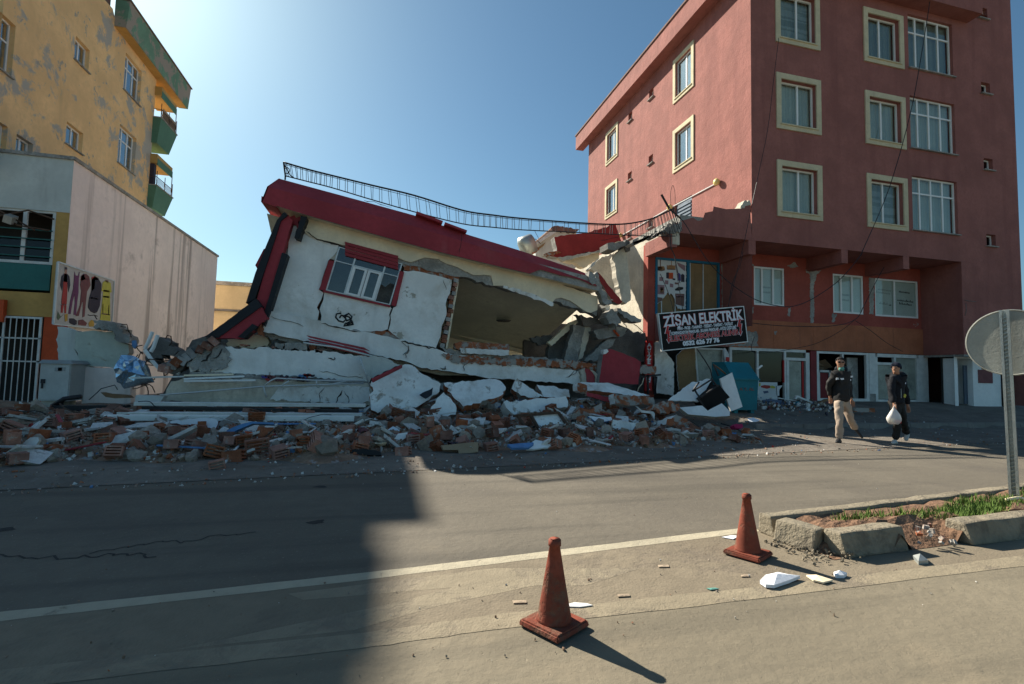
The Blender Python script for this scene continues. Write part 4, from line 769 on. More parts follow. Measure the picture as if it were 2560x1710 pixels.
# crushed right end: posts, beams and hanging chunks
RT_ = [('leaning_post', 'z', [(420, 400), (640, 440), (610, 620), (500, 1110), (235, 1112), (330, 720), (410, 540)], 14.3, .3, ['concrete', 'concrete_dark'], .015),
       ('leaning_post_side', 'z', [(640, 440), (770, 470), (690, 760), (600, 1060), (505, 1112), (600, 640)], 14.32, .3, 'pale_concrete', .02),
       ('diagonal_prop', 'z', [(630, 1110), (1000, 760), (1100, 695), (1255, 680), (1200, 790), (1000, 980), (860, 1115)], 14.0, .3, ['concrete', 'concrete_dark'], .02),
       ('hanging_beam', 'z', [(815, 525), (1200, 440), (1480, 470), (1460, 560), (1370, 640), (1100, 660), (905, 690)], 13.9, .4, ['concrete', 'concrete_dark'], .015),
       ('hanging_chunk', 'z', [(1058, 262), (1100, 160), (1185, 88), (1300, 150), (1310, 260), (1352, 380), (1268, 445), (1105, 342)], 13.4, .5, ['concrete', 'concrete'], .04),
       ('broken_slab', 'z', [(1275, 80), (1470, 155), (1620, 230), (1755, 300), (1742, 358), (1560, 352), (1470, 270), (1420, 275), (1340, 190)], 13.5, .5, ['concrete', 'concrete'], .03),
       ('broken_slab', 'z', [(480, 200), (660, 260), (900, 300), (1000, 300), (1180, 390), (1180, 430), (900, 380), (640, 440), (560, 300)], 14.2, .3, 'concrete_dark', .03),
       ('broken_slab', 'z', [(870, 0), (1000, 0), (1080, 120), (1120, 60), (1140, 30), (1060, 180), (1000, 260), (910, 300), (885, 150)], 14.0, .4, 'concrete_dark', .03),
       ('broken_slab', 'z', [(1010, 0), (1110, 10), (1140, 60), (1080, 130), (1040, 70)], 13.6, .3, 'slab_white', .02),
       ('dangling_slab', 'e', [(705, 1065), (830, 950), (850, 930), (925, 905), (840, 985), (730, 1085)], 14.6, .2, 'cream', .015),
       ('dark_slab', 'e', [(590, 1030), (720, 1015), (800, 1010), (720, 1070), (640, 1080)], 15.2, .2, 'concrete_dark', .03),
       ('red_strip', 'w', [(1190, 890), (1235, 930), (1545, 1310), (1500, 1345), (1400, 1300), (1250, 1060)], 13.2, .25, ['frag_red', 'concrete'], .012),
       ('torn_edge', 'w', [(1080, 880), (1150, 930), (1195, 1010), (1160, 1060), (1095, 1040)], 12.97, .3, 'concrete', .03),
       ('torn_edge', 'w', [(1150, 925), (1190, 885), (1235, 1060), (1330, 1230), (1400, 1342), (1300, 1342), (1215, 1180)], 13.15, .25, 'concrete', .03),
       ('red_panel', 'z', [(925, 1540), (1000, 1000), (1115, 880), (1180, 890), (1620, 1055), (1742, 1138), (1690, 1575), (1300, 1560)], 12.9, .3, ['fascia_red', 'concrete'], .008),
       ('cream_chunk', 'z', [(1010, 900), (1080, 885), (1110, 930), (1060, 975), (1015, 985)], 12.85, .2, 'slab_white', .02),
       ('beam_end', 'z', [(560, 1290), (650, 1255), (700, 1540), (590, 1545)], 13.1, .4, 'pale_concrete', .02),
       ('beam_end', 'z', [(652, 1262), (745, 1290), (825, 1390), (845, 1545), (690, 1545)], 13.08, .4, 'fascia_red', .01),
       ('beam_end', 'z', [(745, 1290), (850, 1330), (940, 1500), (935, 1568), (850, 1560), (830, 1390)], 13.1, .4, 'pale_concrete', .03),
       ('brick_course', 'z', [(170, 1200), (290, 1120), (600, 1120), (790, 1180), (890, 1260), (860, 1330), (640, 1260), (330, 1260)], 13.25, .5, 'brick_edge', .05),
       ('pale_post', 'w', [(1425, 700), (1450, 640), (1560, 558), (1600, 600), (1658, 1150), (1660, 1290), (1590, 1342), (1535, 1300), (1470, 1000), (1440, 800)], 14.4, .3, 'pale_concrete', .01),
       ('post_back', 'w', [(1090, 850), (1240, 700), (1420, 625), (1450, 800), (1490, 1180), (1530, 1342), (1400, 1250), (1240, 960)], 15.6, .4, 'pale_concrete', .02),
       ('broken_slab', 'w', [(1336, 490), (1480, 475), (1600, 478), (1592, 528), (1500, 560), (1420, 592), (1340, 572)], 14.2, .6, ['concrete', 'concrete_dark'], .03),
       ('broken_slab', 'w', [(1592, 440), (1640, 460), (1650, 600), (1605, 610), (1575, 540)], 14.3, .5, 'concrete_dark', .03)]
for nm, k, pts, Y, th, mt, amp in RT_: slab(nm, k, pts, Y, th, mt, coll, amp, .12)
slab('roof_fragment', 'w', [(588, 402), (880, 365), (990, 352), (1240, 290), (1452, 214), (1527, 462), (1345, 490), (1335, 565), (880, 662), (640, 692), (465, 652), (560, 610), (628, 600)], 17.0, .4, ['frag_red', 'concrete'], coll, .02, .2)
slab('roof_fragment_soffit', 'w', [(640, 692), (880, 660), (1335, 563), (1240, 585), (1215, 700), (1000, 835), (880, 760), (740, 740)], 17.3, .3, 'cream', coll, .03, .2)
slab('roof_fragment_edge', 'w', [(640, 690), (880, 660), (1335, 565), (1335, 585), (900, 690), (720, 745), (690, 720)], 16.95, .2, 'pale_concrete', coll, .02, .15)
slab('roof_fragment_bricks', 'w', [(470, 630), (560, 610), (640, 600), (690, 620), (640, 640), (520, 660)], 16.9, .3, 'brick_edge', coll, .03, .1)
# dangling bars and wires at the crushed end
for pts in ([(1600, 400), (1660, 430), (1800, 560), (1820, 540)], [(1400, 380), (1450, 420), (1480, 500), (1440, 560)], [(600, 240), (590, 330), (600, 420)], [(1250, 440), (1255, 500), (1250, 560)]): tubepx('rebar', 'z', pts, 13.6, .012, 'rebar', coll, 5)
tubepx('copper_pipe', 'z', [(1205, 510), (1260, 570), (1310, 630)], 13.85, .035, 'orange_paint', coll, 6)
# iron railing sagging along the roof edge
TR = [(650, 372), (705, 388), (760, 402), (850, 424), (950, 448), (1060, 482), (1130, 493), (1200, 501), (1330, 511), (1420, 514), (1480, 505), (1520, 490), (1545, 477)]
BR = [(654, 403), (705, 416), (760, 430), (850, 457), (955, 487), (1060, 513), (1130, 521), (1200, 527), (1330, 533), (1420, 538), (1480, 541), (1520, 541), (1548, 541)]
rail = thing('roof_railing', 'thin black iron railing sagging over the collapsed red roof edge', 'railing', (1.5, 13.25, 4.5))
YRL = 13.30
tp = smoothpts([WY('d', x, y, YRL) for x, y in TR], 5); bp_ = smoothpts([WY('d', x, y, YRL) for x, y in BR], 5)
m_ = MB(); m_.tube(tp, .022, 6); m_.build('top_rail', 'iron_black', rail, True); m_ = MB(); m_.tube(bp_, .015, 6); m_.build('bottom_rail', 'iron_black', rail, True)
m_ = MB(); m_.tube([t+(b-t)*.14 for t, b in zip(tp, bp_)][:44], .007, 5); m_.build('middle_rail', 'iron_black', rail, True)
nb = 118
for i in range(nb):
    u = i/(nb-1); u = u+(.22/nb if i % 2 else -.22/nb); u = min(1, max(0, u)); f = u*(len(tp)-1); j = min(int(f), len(tp)-2); a = tp[j].lerp(tp[j+1], f-j); b = bp_[j].lerp(bp_[j+1], f-j)
    if u > .80: b = b+Vector(((u-.8)*1.6, 0, 0)); b = a.lerp(b, 1-.5*max(0, u-.8)*random.random()*3)
    b = b+Vector((random.uniform(-.025, .025), 0, 0)); m_ = MB(); m_.tube([a, b], .0085, 4); m_.build('baluster', 'iron_black', rail)
m_ = MB(); e0, e1 = tp[0], bp_[0]; m_.tube([e0, e1, e1-Vector((0, 0, .1))], .022, 6); m_.tube([e0+Vector((.0, .02, -.02)), e0+Vector((.16, .02, -.3)), e1+Vector((.2, .02, -.02))], .014, 5); m_.tube([e1+Vector((.03+.06*math.cos(t*.7), 0, .14+.08*math.sin(t*.7))) for t in range(10)], .012, 5); m_.build('end_post', 'iron_black', rail)
m_ = MB(); m_.tube([WY('f', 540, 1230, 13.4), WY('f', 590, 1320, 13.4)], .035, 6); m_.tube([WY('f', 590, 1320, 13.4), WY('f', 660, 1380, 13.4)], .03, 6); m_.build('bent_post', 'iron_black', rail)
# small house with solar tank behind
hb = thing('small_grey_house', 'small grey rendered house with a tiled roof behind the collapsed roof', 'house', (7.2, 26.5, 0))
slab('wall', 'w', [(330, 505), (620, 330), (900, 330), (900, 1000), (330, 1000)], 26, 4, 'annex_grey', hb)
slab('roof', 'w', [(540, 292), (570, 258), (620, 250), (920, 292), (940, 300), (890, 345), (610, 318)], 25.8, 4, 'roof_tile', hb, .03, .15)
slab('verge', 'w', [(310, 500), (545, 325), (610, 318), (625, 335), (330, 520)], 25.7, .5, 'pvc_dirty', hb)
slab('worn_patch', 'w', [(350, 560), (470, 480), (440, 530), (360, 590)], 25.95, .04, 'brown_panel', hb)
st = thing('solar_water_tank', 'silver solar water tank on a roof behind the sagging parapet', 'water tank', WY('w', 230, 600, 24.5))
m_ = MB(); m_.tube([WY('w', 130, 560, 24.5), WY('w', 140, 552, 24.5), WY('w', 290, 495, 24.5), WY('w', 300, 490, 24.5)], [.3, .52, .52, .35], 14); m_.build('tank', 'galv', st, True)
m_ = MB(); m_.tube([WY('w', 170, 500, 24.5), WY('w', 235, 465, 24.5)], .16, 10); m_.build('expansion_tank', 'metal_dark', st, True)
m_ = MB(); m_.bar(WY('w', 240, 600, 24.5), WY('w', 330, 540, 24.5), .4, .5); m_.build('stand', 'brick_edge', st)
m_ = MB(); m_.tube([WY('w', 320, 600, 24.5), WY('w', 340, 560, 24.5), WY('w', 310, 500, 24.5)], .08, 6); m_.tube([WY('w', 260, 460, 24.5), WY('w', 325, 432, 24.5), WY('w', 400, 500, 24.5)], .02, 5); m_.tube([WY('w', 315, 315, 24.5), WY('w', 378, 435, 24.5)], .012, 5); m_.build('pipework', 'rebar', st)

# ================================================================== SIGNS AND WRECKAGE IN FRONT OF THE SHOPS
YS = 13.35
c4 = [WY('s', x, y, YS) for x, y in ((88, 930), (1385, 818), (1435, 1358), (165, 1488))]           # tl tr br bl
sx = (c4[1]-c4[0]).normalized(); sy = (c4[0]-c4[3]).normalized(); sy = (sy-sx*sy.dot(sx)).normalized(); sn = sx.cross(sy)
Ws = ((c4[1]-c4[0]).length+(c4[2]-c4[3]).length)/2; Hs = ((c4[0]-c4[3]).length+(c4[1]-c4[2]).length)/2; ctr = (c4[0]+c4[1]+c4[2]+c4[3])/4
sb = thing('hanging_shop_sign', 'black shop sign with white and red lettering hanging askew on wires', 'sign', ctr-Vector((0, 0, Hs/2)))
def sp(u, v, d=0): return ctr+sx*(u*Ws)+sy*(v*Hs)+sn*d                                             # u, v in -.5 .. .5
m_ = MB(); m_.hexa([sp(-.5, -.5, 0), sp(.5, -.5, 0), sp(.5, -.5, -.08), sp(-.5, -.5, -.08), sp(-.5, .5, 0), sp(.5, .5, 0), sp(.5, .5, -.08), sp(-.5, .5, -.08)]); m_.build('board', 'sign_black', sb)
m_ = MB()
for a, b, c, d in ((-.505, .505, -.51, -.485), (-.505, .505, .485, .51), (-.505, -.495, -.485, .485), (.495, .505, -.485, .485)): m_.hexa([sp(a, c, .012), sp(b, c, .012), sp(b, c, -.09), sp(a, c, -.09), sp(a, d, .012), sp(b, d, .012), sp(b, d, -.09), sp(a, d, -.09)])
m_.build('sign_frame', 'alu', sb)
def st_(body, u, v, size, mt, sx_=1.0, bold=0, d=.004): return text(sb, 'lettering', body, size, mt, frame3(sp(u, v, d), sx, sy), sx_, bold)
st_('ZİŞAN ELEKTRİK', .01, .255, Hs*.39, 'text_red', Ws*.94/(Hs*.39*8.0), .024, .003)
st_('ZİŞAN ELEKTRİK', .01, .255, Hs*.39, 'text_white', Ws*.94/(Hs*.39*8.0), .013, .007)
st_('PLAN - PROJE - TAAHHÜT - TESİSAT - TAMİRAT - TADİLAT', .02, .045, Hs*.11, 'text_white', .60, .005)
st_('KOMPANZASYON PANOLARI - SULAMA PANOLARI - AVİZE ÇEŞİTLERİ', .0, -.065, Hs*.11, 'text_white', .58, .005)
st_('ELEKTRİK ABONESİ ALINIR', -.01, -.205, Hs*.21, 'text_white', .86, .014, .003)
st_('ELEKTRİK ABONESİ ALINIR', -.01, -.205, Hs*.21, 'text_red', .86, .007, .007)
st_('0532 626 77 76', -.05, -.37, Hs*.16, 'text_white', 1.12, .012)
for u0, fl in ((-.42, 1), (.425, -1)):
    bo = [(.0, .17), (.028, .17), (.006, .02), (.032, .03), (.012, -.2), (.026, -.19), (-.002, -.33), (-.022, -.2), (-.008, -.2), (-.004, -.06), (-.034, -.05)]
    m_ = MB(); m_.prism([sp(u0+x*1.12*1, y+.0, .003) for x, y in bo], sn*.003); m_.build('lightning_bolt', 'text_white', sb)
    m_ = MB(); m_.prism([sp(u0+x*.85, y*.93-.004, .007) for x, y in bo], sn*.003); m_.build('lightning_bolt', 'text_red', sb)
for k, pts in (('s', ((330, 40), (360, 200), (400, 480), (470, 910))), ('s', ((1370, 0), (1330, 200), (1210, 480), (1150, 840))), ('s', ((125, 330), (240, 600), (330, 900)))):
    m_ = MB(); m_.tube(smoothpts([WY(k, x, y, 13.42) for x, y in pts], 4), .010, 5); m_.build('hanging_wire', 'iron_black', sb)
# vertical red sign
va = thing('vertical_red_sign', 'narrow red vertical sign with white capital letters beside the broken door', 'sign', WY('u', 300, 970, 14.55))
slab('board', 'u', [(258, 85), (372, 85), (352, 975), (232, 975)], 14.55, .08, ['text_red', 'text_red'], va)
for ch, y in (('A', 168), ('V', 255), ('İ', 320), ('Z', 388), ('E', 465), ('N', 760), ('T', 850), ('L', 925)):
    text(va, 'lettering', ch, .185, 'text_white', frame3(WY('u', 310-(y-85)*.022, y, 14.54), (1, 0, 0), (0, 0, 1)), 1.15, .008)
def obj1(name, label, cat, k, pts, Y, th, mt, amp=0, lean=0, z0=1.0, group=None, step=.12): return tag(slab(name, k, pts, Y, th, mt, None, amp, step, lean, z0), label, cat, group)
obj1('white_door', 'torn white door leaf standing between the red vertical sign and dark doorway', 'door', 'u', [(400, 130), (430, 105), (470, 92), (500, 110), (530, 180), (560, 260), (620, 300), (680, 380), (750, 470), (745, 1062), (420, 1010)], 14.6, .06, ['slab_white', 'cardboard'], .012)
obj1('brown_door_panel', 'split brown wooden panel under the hanging black sign', 'panel', 'u', [(800, 350), (860, 290), (900, 250), (1000, 225), (1120, 215), (1155, 830), (1000, 900), (845, 965), (815, 700), (798, 500)], 14.62, .05, ['brown_panel', 'slab_white'], .01)
gp = thing('frosted_glass_partition', 'dirty frosted glass partition in pale frame behind the teal bin', 'partition', WY('u', 1400, 850, 14.7))
slab('glass_sheet', 'u', [(1150, 240), (1630, 255), (1610, 720), (1190, 800)], 14.7, .02, 'frost', gp)
for pts in ([(1115, 205), (1145, 205), (1195, 850), (1165, 850)], [(1145, 205), (1645, 222), (1645, 250), (1147, 238)], [(1618, 250), (1645, 250), (1630, 720), (1605, 720)]): slab('frame_bar', 'u', pts, 14.66, .07, 'pvc_dirty', gp)
m_ = MB(); m_.box((8.75, 15.1, .3), (11.55, 15.15, 2.45)); tag(m_.build('dark_gap_panel', 'dark_room'), 'near-black panel standing in for the dark doorway gap behind the broken door panels', 'doorway')  # added near-black sheet, the darkness of the gap is in its colour
tpo = obj1('torn_poster', 'torn white and red poster scrap beside the frosted glass', 'poster', 'u', [(1640, 215), (1665, 215), (1730, 330), (1742, 450), (1650, 470)], 14.55, .01, 'poster_white', .01)
tps = obj1('red_scrap', 'small red scrap stuck on the torn poster', 'poster', 'u', [(1680, 375), (1740, 380), (1738, 455), (1670, 445)], 14.53, .01, 'text_red', .005)
reparent(tps, tpo)
# teal waste container
bn = thing('waste_container', 'teal metal waste container with a sloping lid beside the shop windows', 'container', (10.45, 12.9, G(10.5, 12.9)))
Yb = 12.55
P = [WY('u', x, y, Yb) for x, y in ((1835, 775), (2250, 792), (2238, 1190), (1900, 1180))]; xa, xb = 9.80, P[1].x-.02; zt = P[1].z; zb = G(10.3, 12.6)+.10
m_ = MB(); m_.hexa([(xa+.05, Yb, zb), (xb-.04, Yb, zb), (xb-.04, Yb+.8, zb), (xa+.05, Yb+.8, zb), (xa, Yb-.03, zt), (xb, Yb-.03, zt), (xb, Yb+.9, zt), (xa, Yb+.9, zt)]); m_.build('body', 'bin_teal', bn)
m_ = MB(); m_.box((xa-.03, Yb-.07, zt), (xb+.03, Yb+.93, zt+.05)); m_.build('rim', 'bin_teal', bn)
lz = WY('u', 2200, 480, Yb+.35).z; m_ = MB(); m_.hexa([(xa-.01, Yb-.05, zt+.05), (xb+.01, Yb-.05, zt+.05), (xb+.01, Yb+.9, zt+.05), (xa-.01, Yb+.9, zt+.05), (xa-.02, Yb+.32, lz), (xb-.06, Yb+.32, lz), (xb-.06, Yb+.9, lz), (xa-.02, Yb+.9, lz)]); m_.build('lid', 'bin_teal', bn)
for x in (xa+.12, xb-.2):
    m_ = MB(); m_.box((x, Yb+.05, zb-.1), (x+.12, Yb+.2, zb-.002)); m_.build('foot', 'bin_teal', bn)
text(bn, 'lettering', 'A Y, AL', .12, 'p_brown', frame3((P[1].x-.42, Yb-.033, 1.0), (1, 0, 0), (0, 0, 1)), 1.3, .003)
m_ = MB(); m_.bar(WY('v', 270, 530, 12.6), WY('v', 375, 450, 12.6), .05, .04); tag(m_.build('white_plank_end', 'pvc'), 'white plank end sticking up behind the teal container', 'plank')
# dark shop equipment on tilted frame and white boards
def g(k, x, y, Y): return WY(k, x, y, Y)
bx_ = thing('black_box_cabinet', 'black box with tubular frame lying tilted against the white boards', 'cabinet', WY('u', 1400, 1350, 11.9))
slab('case', 'u', [(1178, 1120), (1550, 868), (1745, 1092), (1652, 1152), (1664, 1198), (1605, 1212), (1362, 1366)], 11.85, .35, 'sign_black', bx_, .004)
for a, b in (((1080, 985), (1420, 775)), ((1115, 960), (1215, 1115)), ((1425, 772), (1512, 892)), ((1078, 982), (1195, 822)), ((1185, 1118), (1548, 872)), ((1448, 500), (1545, 710)), ((1365, 1360), (1180, 1125))):
    m_ = MB(); m_.bar(WY('u', *a, 11.83), WY('u', *b, 11.83), .035, .035); m_.build('frame_tube', 'metal_dark', bx_)
tag(tubepx('dark_antenna_rod', 'u', [(1150, 220), (1290, 420), (1400, 600), (1430, 760)], 12.1, .016, 'metal_dark'), 'thin dark rod leaning down to the black box', 'rod')
tag(tubepx('brown_stick', 'u', [(1470, 520), (1580, 600), (1670, 680)], 12.2, .022, 'wood'), 'brown wooden stick beside the teal container', 'stick')
obj1('white_sheet', 'crumpled pale blue white sheet panel lying left of the black box', 'panel', 'u', [(640, 1145), (760, 1050), (1060, 822), (1180, 818), (1330, 760), (1420, 775), (1220, 1165), (1000, 1160)], 12.2, .05, ['white_clean', 'slab_white'], .01, .55, 1.2)
obj1('white_sheet', 'white upright board right of the black box, before the teal container', 'panel', 'u', [(1572, 762), (1785, 650), (1970, 1262), (1765, 1340), (1640, 1000)], 12.0, .05, ['white_clean', 'slab_white'], .004, .15, 1.0)
obj1('white_sheet', 'white curved board lying on the ground under the black box', 'panel', 'u', [(850, 1275), (1250, 1240), (1350, 1330), (1600, 1200), (1745, 1345), (1740, 1420), (1500, 1440), (1000, 1395)], 11.6, .12, ['white_clean', 'pale_concrete'], .008, .5, .75)
fr = thing('dark_table_frame', 'dark metal table frame standing before the red vertical sign', 'table frame', WY('u', 300, 1040, 13.6))
for a, b in (((0, 745), (510, 690)), ((435, 720), (400, 1045)), ((395, 730), (415, 1040)), ((130, 750), (90, 1000)), ((280, 690), (285, 1040))):
    m_ = MB(); m_.bar(WY('u', *a, 13.5), WY('u', *b, 13.5), .05, .05); m_.build('leg' if a[1] < 735 and a != (0, 745) else 'rail', 'metal_dark', fr)
obj1('masonry_chunk', 'grey and red masonry lump resting on the dark table frame', 'masonry', 'u', [(150, 570), (200, 520), (330, 545), (430, 540), (430, 655), (250, 690), (155, 680)], 13.35, .3, 'brick_edge', .03)
tag(tubepx('pale_cable', 'u', [(210, 745), (180, 850), (120, 920), (95, 990)], 13.3, .014, 'cream'), 'pale cable hanging below the dark table frame', 'cable')

# overhead and dangling cables on the red building
def cable(label, pts, r=.016, Y=13.1):
    m_ = MB(); m_.tube(smoothpts([WY(k, x, y, Y) for k, x, y in pts], 5), r, 5); tag(m_.build('cable', 'iron_black'), label, 'cable')
cable('thick black cable sagging across the mezzanine from the broken roof to the sky', [('f', 590, 1320), ('h', 300, 90), ('h', 380, 220), ('h', 460, 350), ('h', 560, 465), ('h', 690, 570), ('h', 830, 650), ('h', 1000, 690), ('h', 1120, 675), ('h', 1250, 610), ('h', 1400, 500), ('h', 1530, 350), ('g', 660, 1560), ('g', 820, 1180), ('g', 950, 720), ('g', 1020, 350), ('g', 1075, 0), ('g', 1090, -120)], .013)
cable('thin cable dropping down the facade beside the left window column', [('f', 1282, 240), ('f', 1250, 500), ('f', 1215, 800), ('f', 1165, 1050), ('f', 1115, 1280), ('f', 1070, 1500), ('h', 735, 210), ('h', 690, 400), ('h', 630, 640)], .009, 13.4)
cable('thin cable crossing the orange band below the mezzanine windows', [('i', -350, 560), ('i', -150, 590), ('i', 100, 605), ('i', 350, 600), ('i', 500, 555), ('i', 560, 460), ('i', 640, 300), ('i', 700, 190)], .012, 14.0)
cable('thin cable drooping from the mezzanine towards the left shops', [('i', 500, 555), ('i', 420, 620), ('i', 300, 690), ('i', 150, 745), ('i', -200, 790), ('h', 800, 900)], .010, 14.2)
cable('thin cable slanting right across the orange band', [('i', 500, 565), ('i', 600, 630), ('i', 720, 720), ('i', 830, 780)], .010, 14.3)
cable('short bent cable at the broken roof corner beside the blue framed window', [('w', 2190, 250), ('w', 2210, 380), ('w', 2225, 560), ('w', 2270, 660), ('w', 2300, 820), ('w', 2348, 1050)], .014, 13.35)
cable('thin looped wire standing above the broken terrace edge', [('f', 600, 1300), ('f', 598, 1220), ('f', 612, 1172), ('f', 625, 1215), ('f', 627, 1290)], .007, 13.5)
cable('thin wire strung from the railing to the pale side wall', [('w', 1240, 460), ('w', 1690, 370), ('w', 2190, 360)], .006, 13.4)

# ================================================================== LEFT SIDE WRECKAGE
bnr = thing('workwear_banner', 'faded printed banner of work clothes on the pink side wall', 'banner', (XA+.1, 19.0, 2.45))
XBN = XA+.10
def bx2(pts, X, th, mt, nm, amp=0):
    P = [WX('x', x, y, X) for x, y in pts]
    if amp: P = jag(P, .2, amp, Vector((1, 0, 0)))
    m_ = MB(); m_.prism(P, (-th, 0, 0)); return m_.build(nm, mt, bnr)
bx2([(255, 195), (1038, 460), (1000, 1150), (780, 1140), (190, 1065)], XBN, .05, 'banner_white', 'sheet')
m_ = MB()
for a, b in (((255, 195), (1038, 460)), ((1038, 460), (1000, 1150)), ((190, 1065), (1000, 1150)), ((255, 195), (190, 1065))): m_.bar(WX('x', *a, XBN+.01), WX('x', *b, XBN+.01), .04, .04)
m_.build('banner_frame', 'alu', bnr)
XP = XBN+.012
for mt, pts in (('p_navy', [(305, 390), (345, 360), (385, 362), (415, 400), (425, 520), (400, 620), (385, 480), (325, 470), (310, 600), (285, 520)]), ('p_red', [(340, 355), (378, 357), (384, 600), (380, 700), (365, 915), (345, 912), (342, 745), (318, 908), (292, 905), (305, 720), (320, 600)]), ('p_skin', [(350, 300), (378, 305), (375, 352), (350, 350)]), ('p_navy', [(350, 265), (380, 272), (382, 305), (348, 300)]),
                ('text_white', [(293, 785), (330, 785), (330, 795), (293, 795)]), ('text_white', [(340, 790), (382, 790), (382, 800), (340, 800)]), ('text_white', [(335, 430), (382, 432), (382, 442), (335, 440)]),
                ('p_purple', [(485, 330), (500, 385), (535, 388), (550, 335), (556, 335), (545, 430), (540, 620), (520, 780), (505, 940), (470, 935), (490, 760), (485, 650), (460, 740), (430, 925), (398, 922), (425, 740), (465, 580), (480, 420)]),
                ('p_maroon', [(580, 390), (610, 365), (650, 365), (690, 400), (710, 520), (660, 610), (650, 700), (625, 960), (595, 970), (605, 760), (590, 760), (545, 950), (500, 955), (560, 800), (580, 600), (565, 520)]), ('p_red', [(578, 395), (610, 368), (648, 368), (690, 402), (690, 455), (640, 440), (570, 460)]),
                ('p_navy', [(725, 440), (770, 395), (815, 420), (862, 500), (850, 720), (838, 810), (800, 900), (760, 915), (710, 890), (672, 830), (690, 700), (722, 600)]), ('p_red', [(725, 410), (770, 395), (815, 420), (812, 450), (770, 450), (765, 560), (725, 610)]), ('p_faint', [(706, 690), (752, 690), (750, 712), (704, 710)]), ('p_faint', [(765, 698), (815, 705), (812, 726), (762, 718)]),
                ('p_yellow', [(880, 480), (925, 450), (990, 490), (1005, 620), (980, 625), (985, 1020), (840, 1010), (870, 780), (885, 610), (862, 600)]), ('p_purple', [(888, 585), (972, 595), (970, 620), (886, 608)]), ('p_purple', [(885, 668), (970, 678), (968, 700), (884, 690)]), ('p_purple', [(862, 912), (982, 928), (980, 942), (860, 926)]), ('p_purple', [(876, 780), (888, 780), (884, 910), (872, 908)]), ('p_purple', [(958, 800), (970, 802), (966, 925), (955, 922)]), ('p_brown', [(915, 450), (960, 455), (955, 492), (918, 488)]),
                ('p_navy', [(412, 985), (470, 985), (520, 1020), (515, 1065), (480, 1080), (415, 1050)]), ('p_maroon', [(540, 1010), (600, 1000), (660, 1050), (640, 1090), (535, 1075)]), ('p_amber', [(680, 1050), (720, 1005), (760, 1020), (755, 1100), (690, 1100)]), ('p_green', [(250, 885), (290, 960), (330, 930), (255, 1010), (238, 980)]), ('p_amber', [(345, 930), (390, 920), (385, 1020), (350, 1030)])):
    bx2(pts, XP, .004, mt, 'printed_garment')
# broken garden wall behind the cabinet
YSB = 15.0
wl = thing('broken_low_wall', 'broken pale green plastered wall stub left of the rubble', 'wall', (-7.2, YSB+.1, 0))
slab('plaster_face', 'b', [(440, 755), (655, 758), (690, 820), (740, 835), (745, 880), (700, 962), (600, 962), (482, 955), (450, 900), (432, 860)], YSB, .25, ['stub_green', 'concrete'], wl, .02)
slab('grey_face', 'b', [(330, 730), (438, 752), (430, 860), (452, 905), (480, 955), (480, 1000), (330, 1000)], YSB+.06, .25, 'annex_grey', wl, .02)
slab('lower_face', 'b', [(470, 962), (600, 968), (745, 965), (755, 1200), (470, 1200)], YSB-.1, .3, 'annex_pink', wl, .01)
slab('concrete_beam_end', 'x', [(745, 1010), (830, 1005), (1020, 1035), (1075, 1085), (1160, 1130), (1240, 1230), (1260, 1290), (1180, 1325), (1110, 1320), (1060, 1220), (1020, 1160), (870, 1150), (780, 1140)], YSB-.2, .5, 'concrete', wl, .05, .1)
for pts in ([(670, 935), (700, 945), (760, 938), (805, 955)], [(1140, 1075), (1215, 1068), (1230, 1120), (1240, 1180)], [(1200, 1160), (1240, 1152), (1265, 1200), (1280, 1250)], [(760, 940), (780, 970), (800, 1000)], [(1130, 1100), (1200, 1108)]): tubepx('rebar', 'x', pts, YSB-.1, .012, 'rebar', wl, 5)
# street cabinet
Yk = 14.3
P = [WY('b', x, y, Yk) for x, y in ((235, 942), (412, 945), (395, 1160), (218, 1155))]; x0, x1 = (P[0].x+P[3].x)/2, (P[1].x+P[2].x)/2; z0, z1 = P[2].z, P[0].z
cbn = thing('street_cabinet', 'pale grey metal utility cabinet on a plinth beside the barred gate', 'cabinet', ((x0+x1)/2, Yk+.25, 0))
m_ = MB(); m_.box((x0, Yk, z0), (x1, Yk+.95, z1)); m_.build('body', 'cabinet', cbn)
m_ = MB(); m_.hexa([(x0-.04, Yk-.05, z1), (x1+.06, Yk-.05, z1), (x1+.06, Yk+1.0, z1), (x0-.04, Yk+1.0, z1), (x0+.02, Yk+.0, z1+.09), (x1-.03, Yk+.0, z1+.09), (x1-.03, Yk+.9, z1+.09), (x0+.02, Yk+.9, z1+.09)]); m_.build('lid', 'cabinet_lid', cbn)
m_ = MB(); m_.box((x0+.02, Yk-.02, z0+.03), (x1-.02, Yk-.002, z1-.03)); dr = m_.build('door', 'cabinet', cbn)
m_ = MB(); m_.box((x0+.05, Yk-.05, z0+.42), (x0+.13, Yk-.022, z0+.52)); m_.box((x0+.07, Yk-.06, z0+.30), (x0+.10, Yk-.03, z0+.419)); m_.build('handle', 'metal_dark', dr)
for x, z in ((x1-.25, z1-.17), (x0+.3, z1-.18)): m_ = MB(); m_.box((x, Yk-.026, z), (x+.15, Yk-.021, z+.09)); m_.build('label_plate', 'cabinet_lid', dr)
m_ = MB(); m_.box((x0+.04, Yk+.05, -.05), (x1-.25, Yk+.8, z0-.002)); m_.build('plinth', 'pale_concrete', cbn)
m_ = MB(); m_.bar((x1-.16, Yk+.1, -.02), (x1-.2, Yk+.1, z0), .07, .06); m_.build('post', 'metal_dark', cbn)
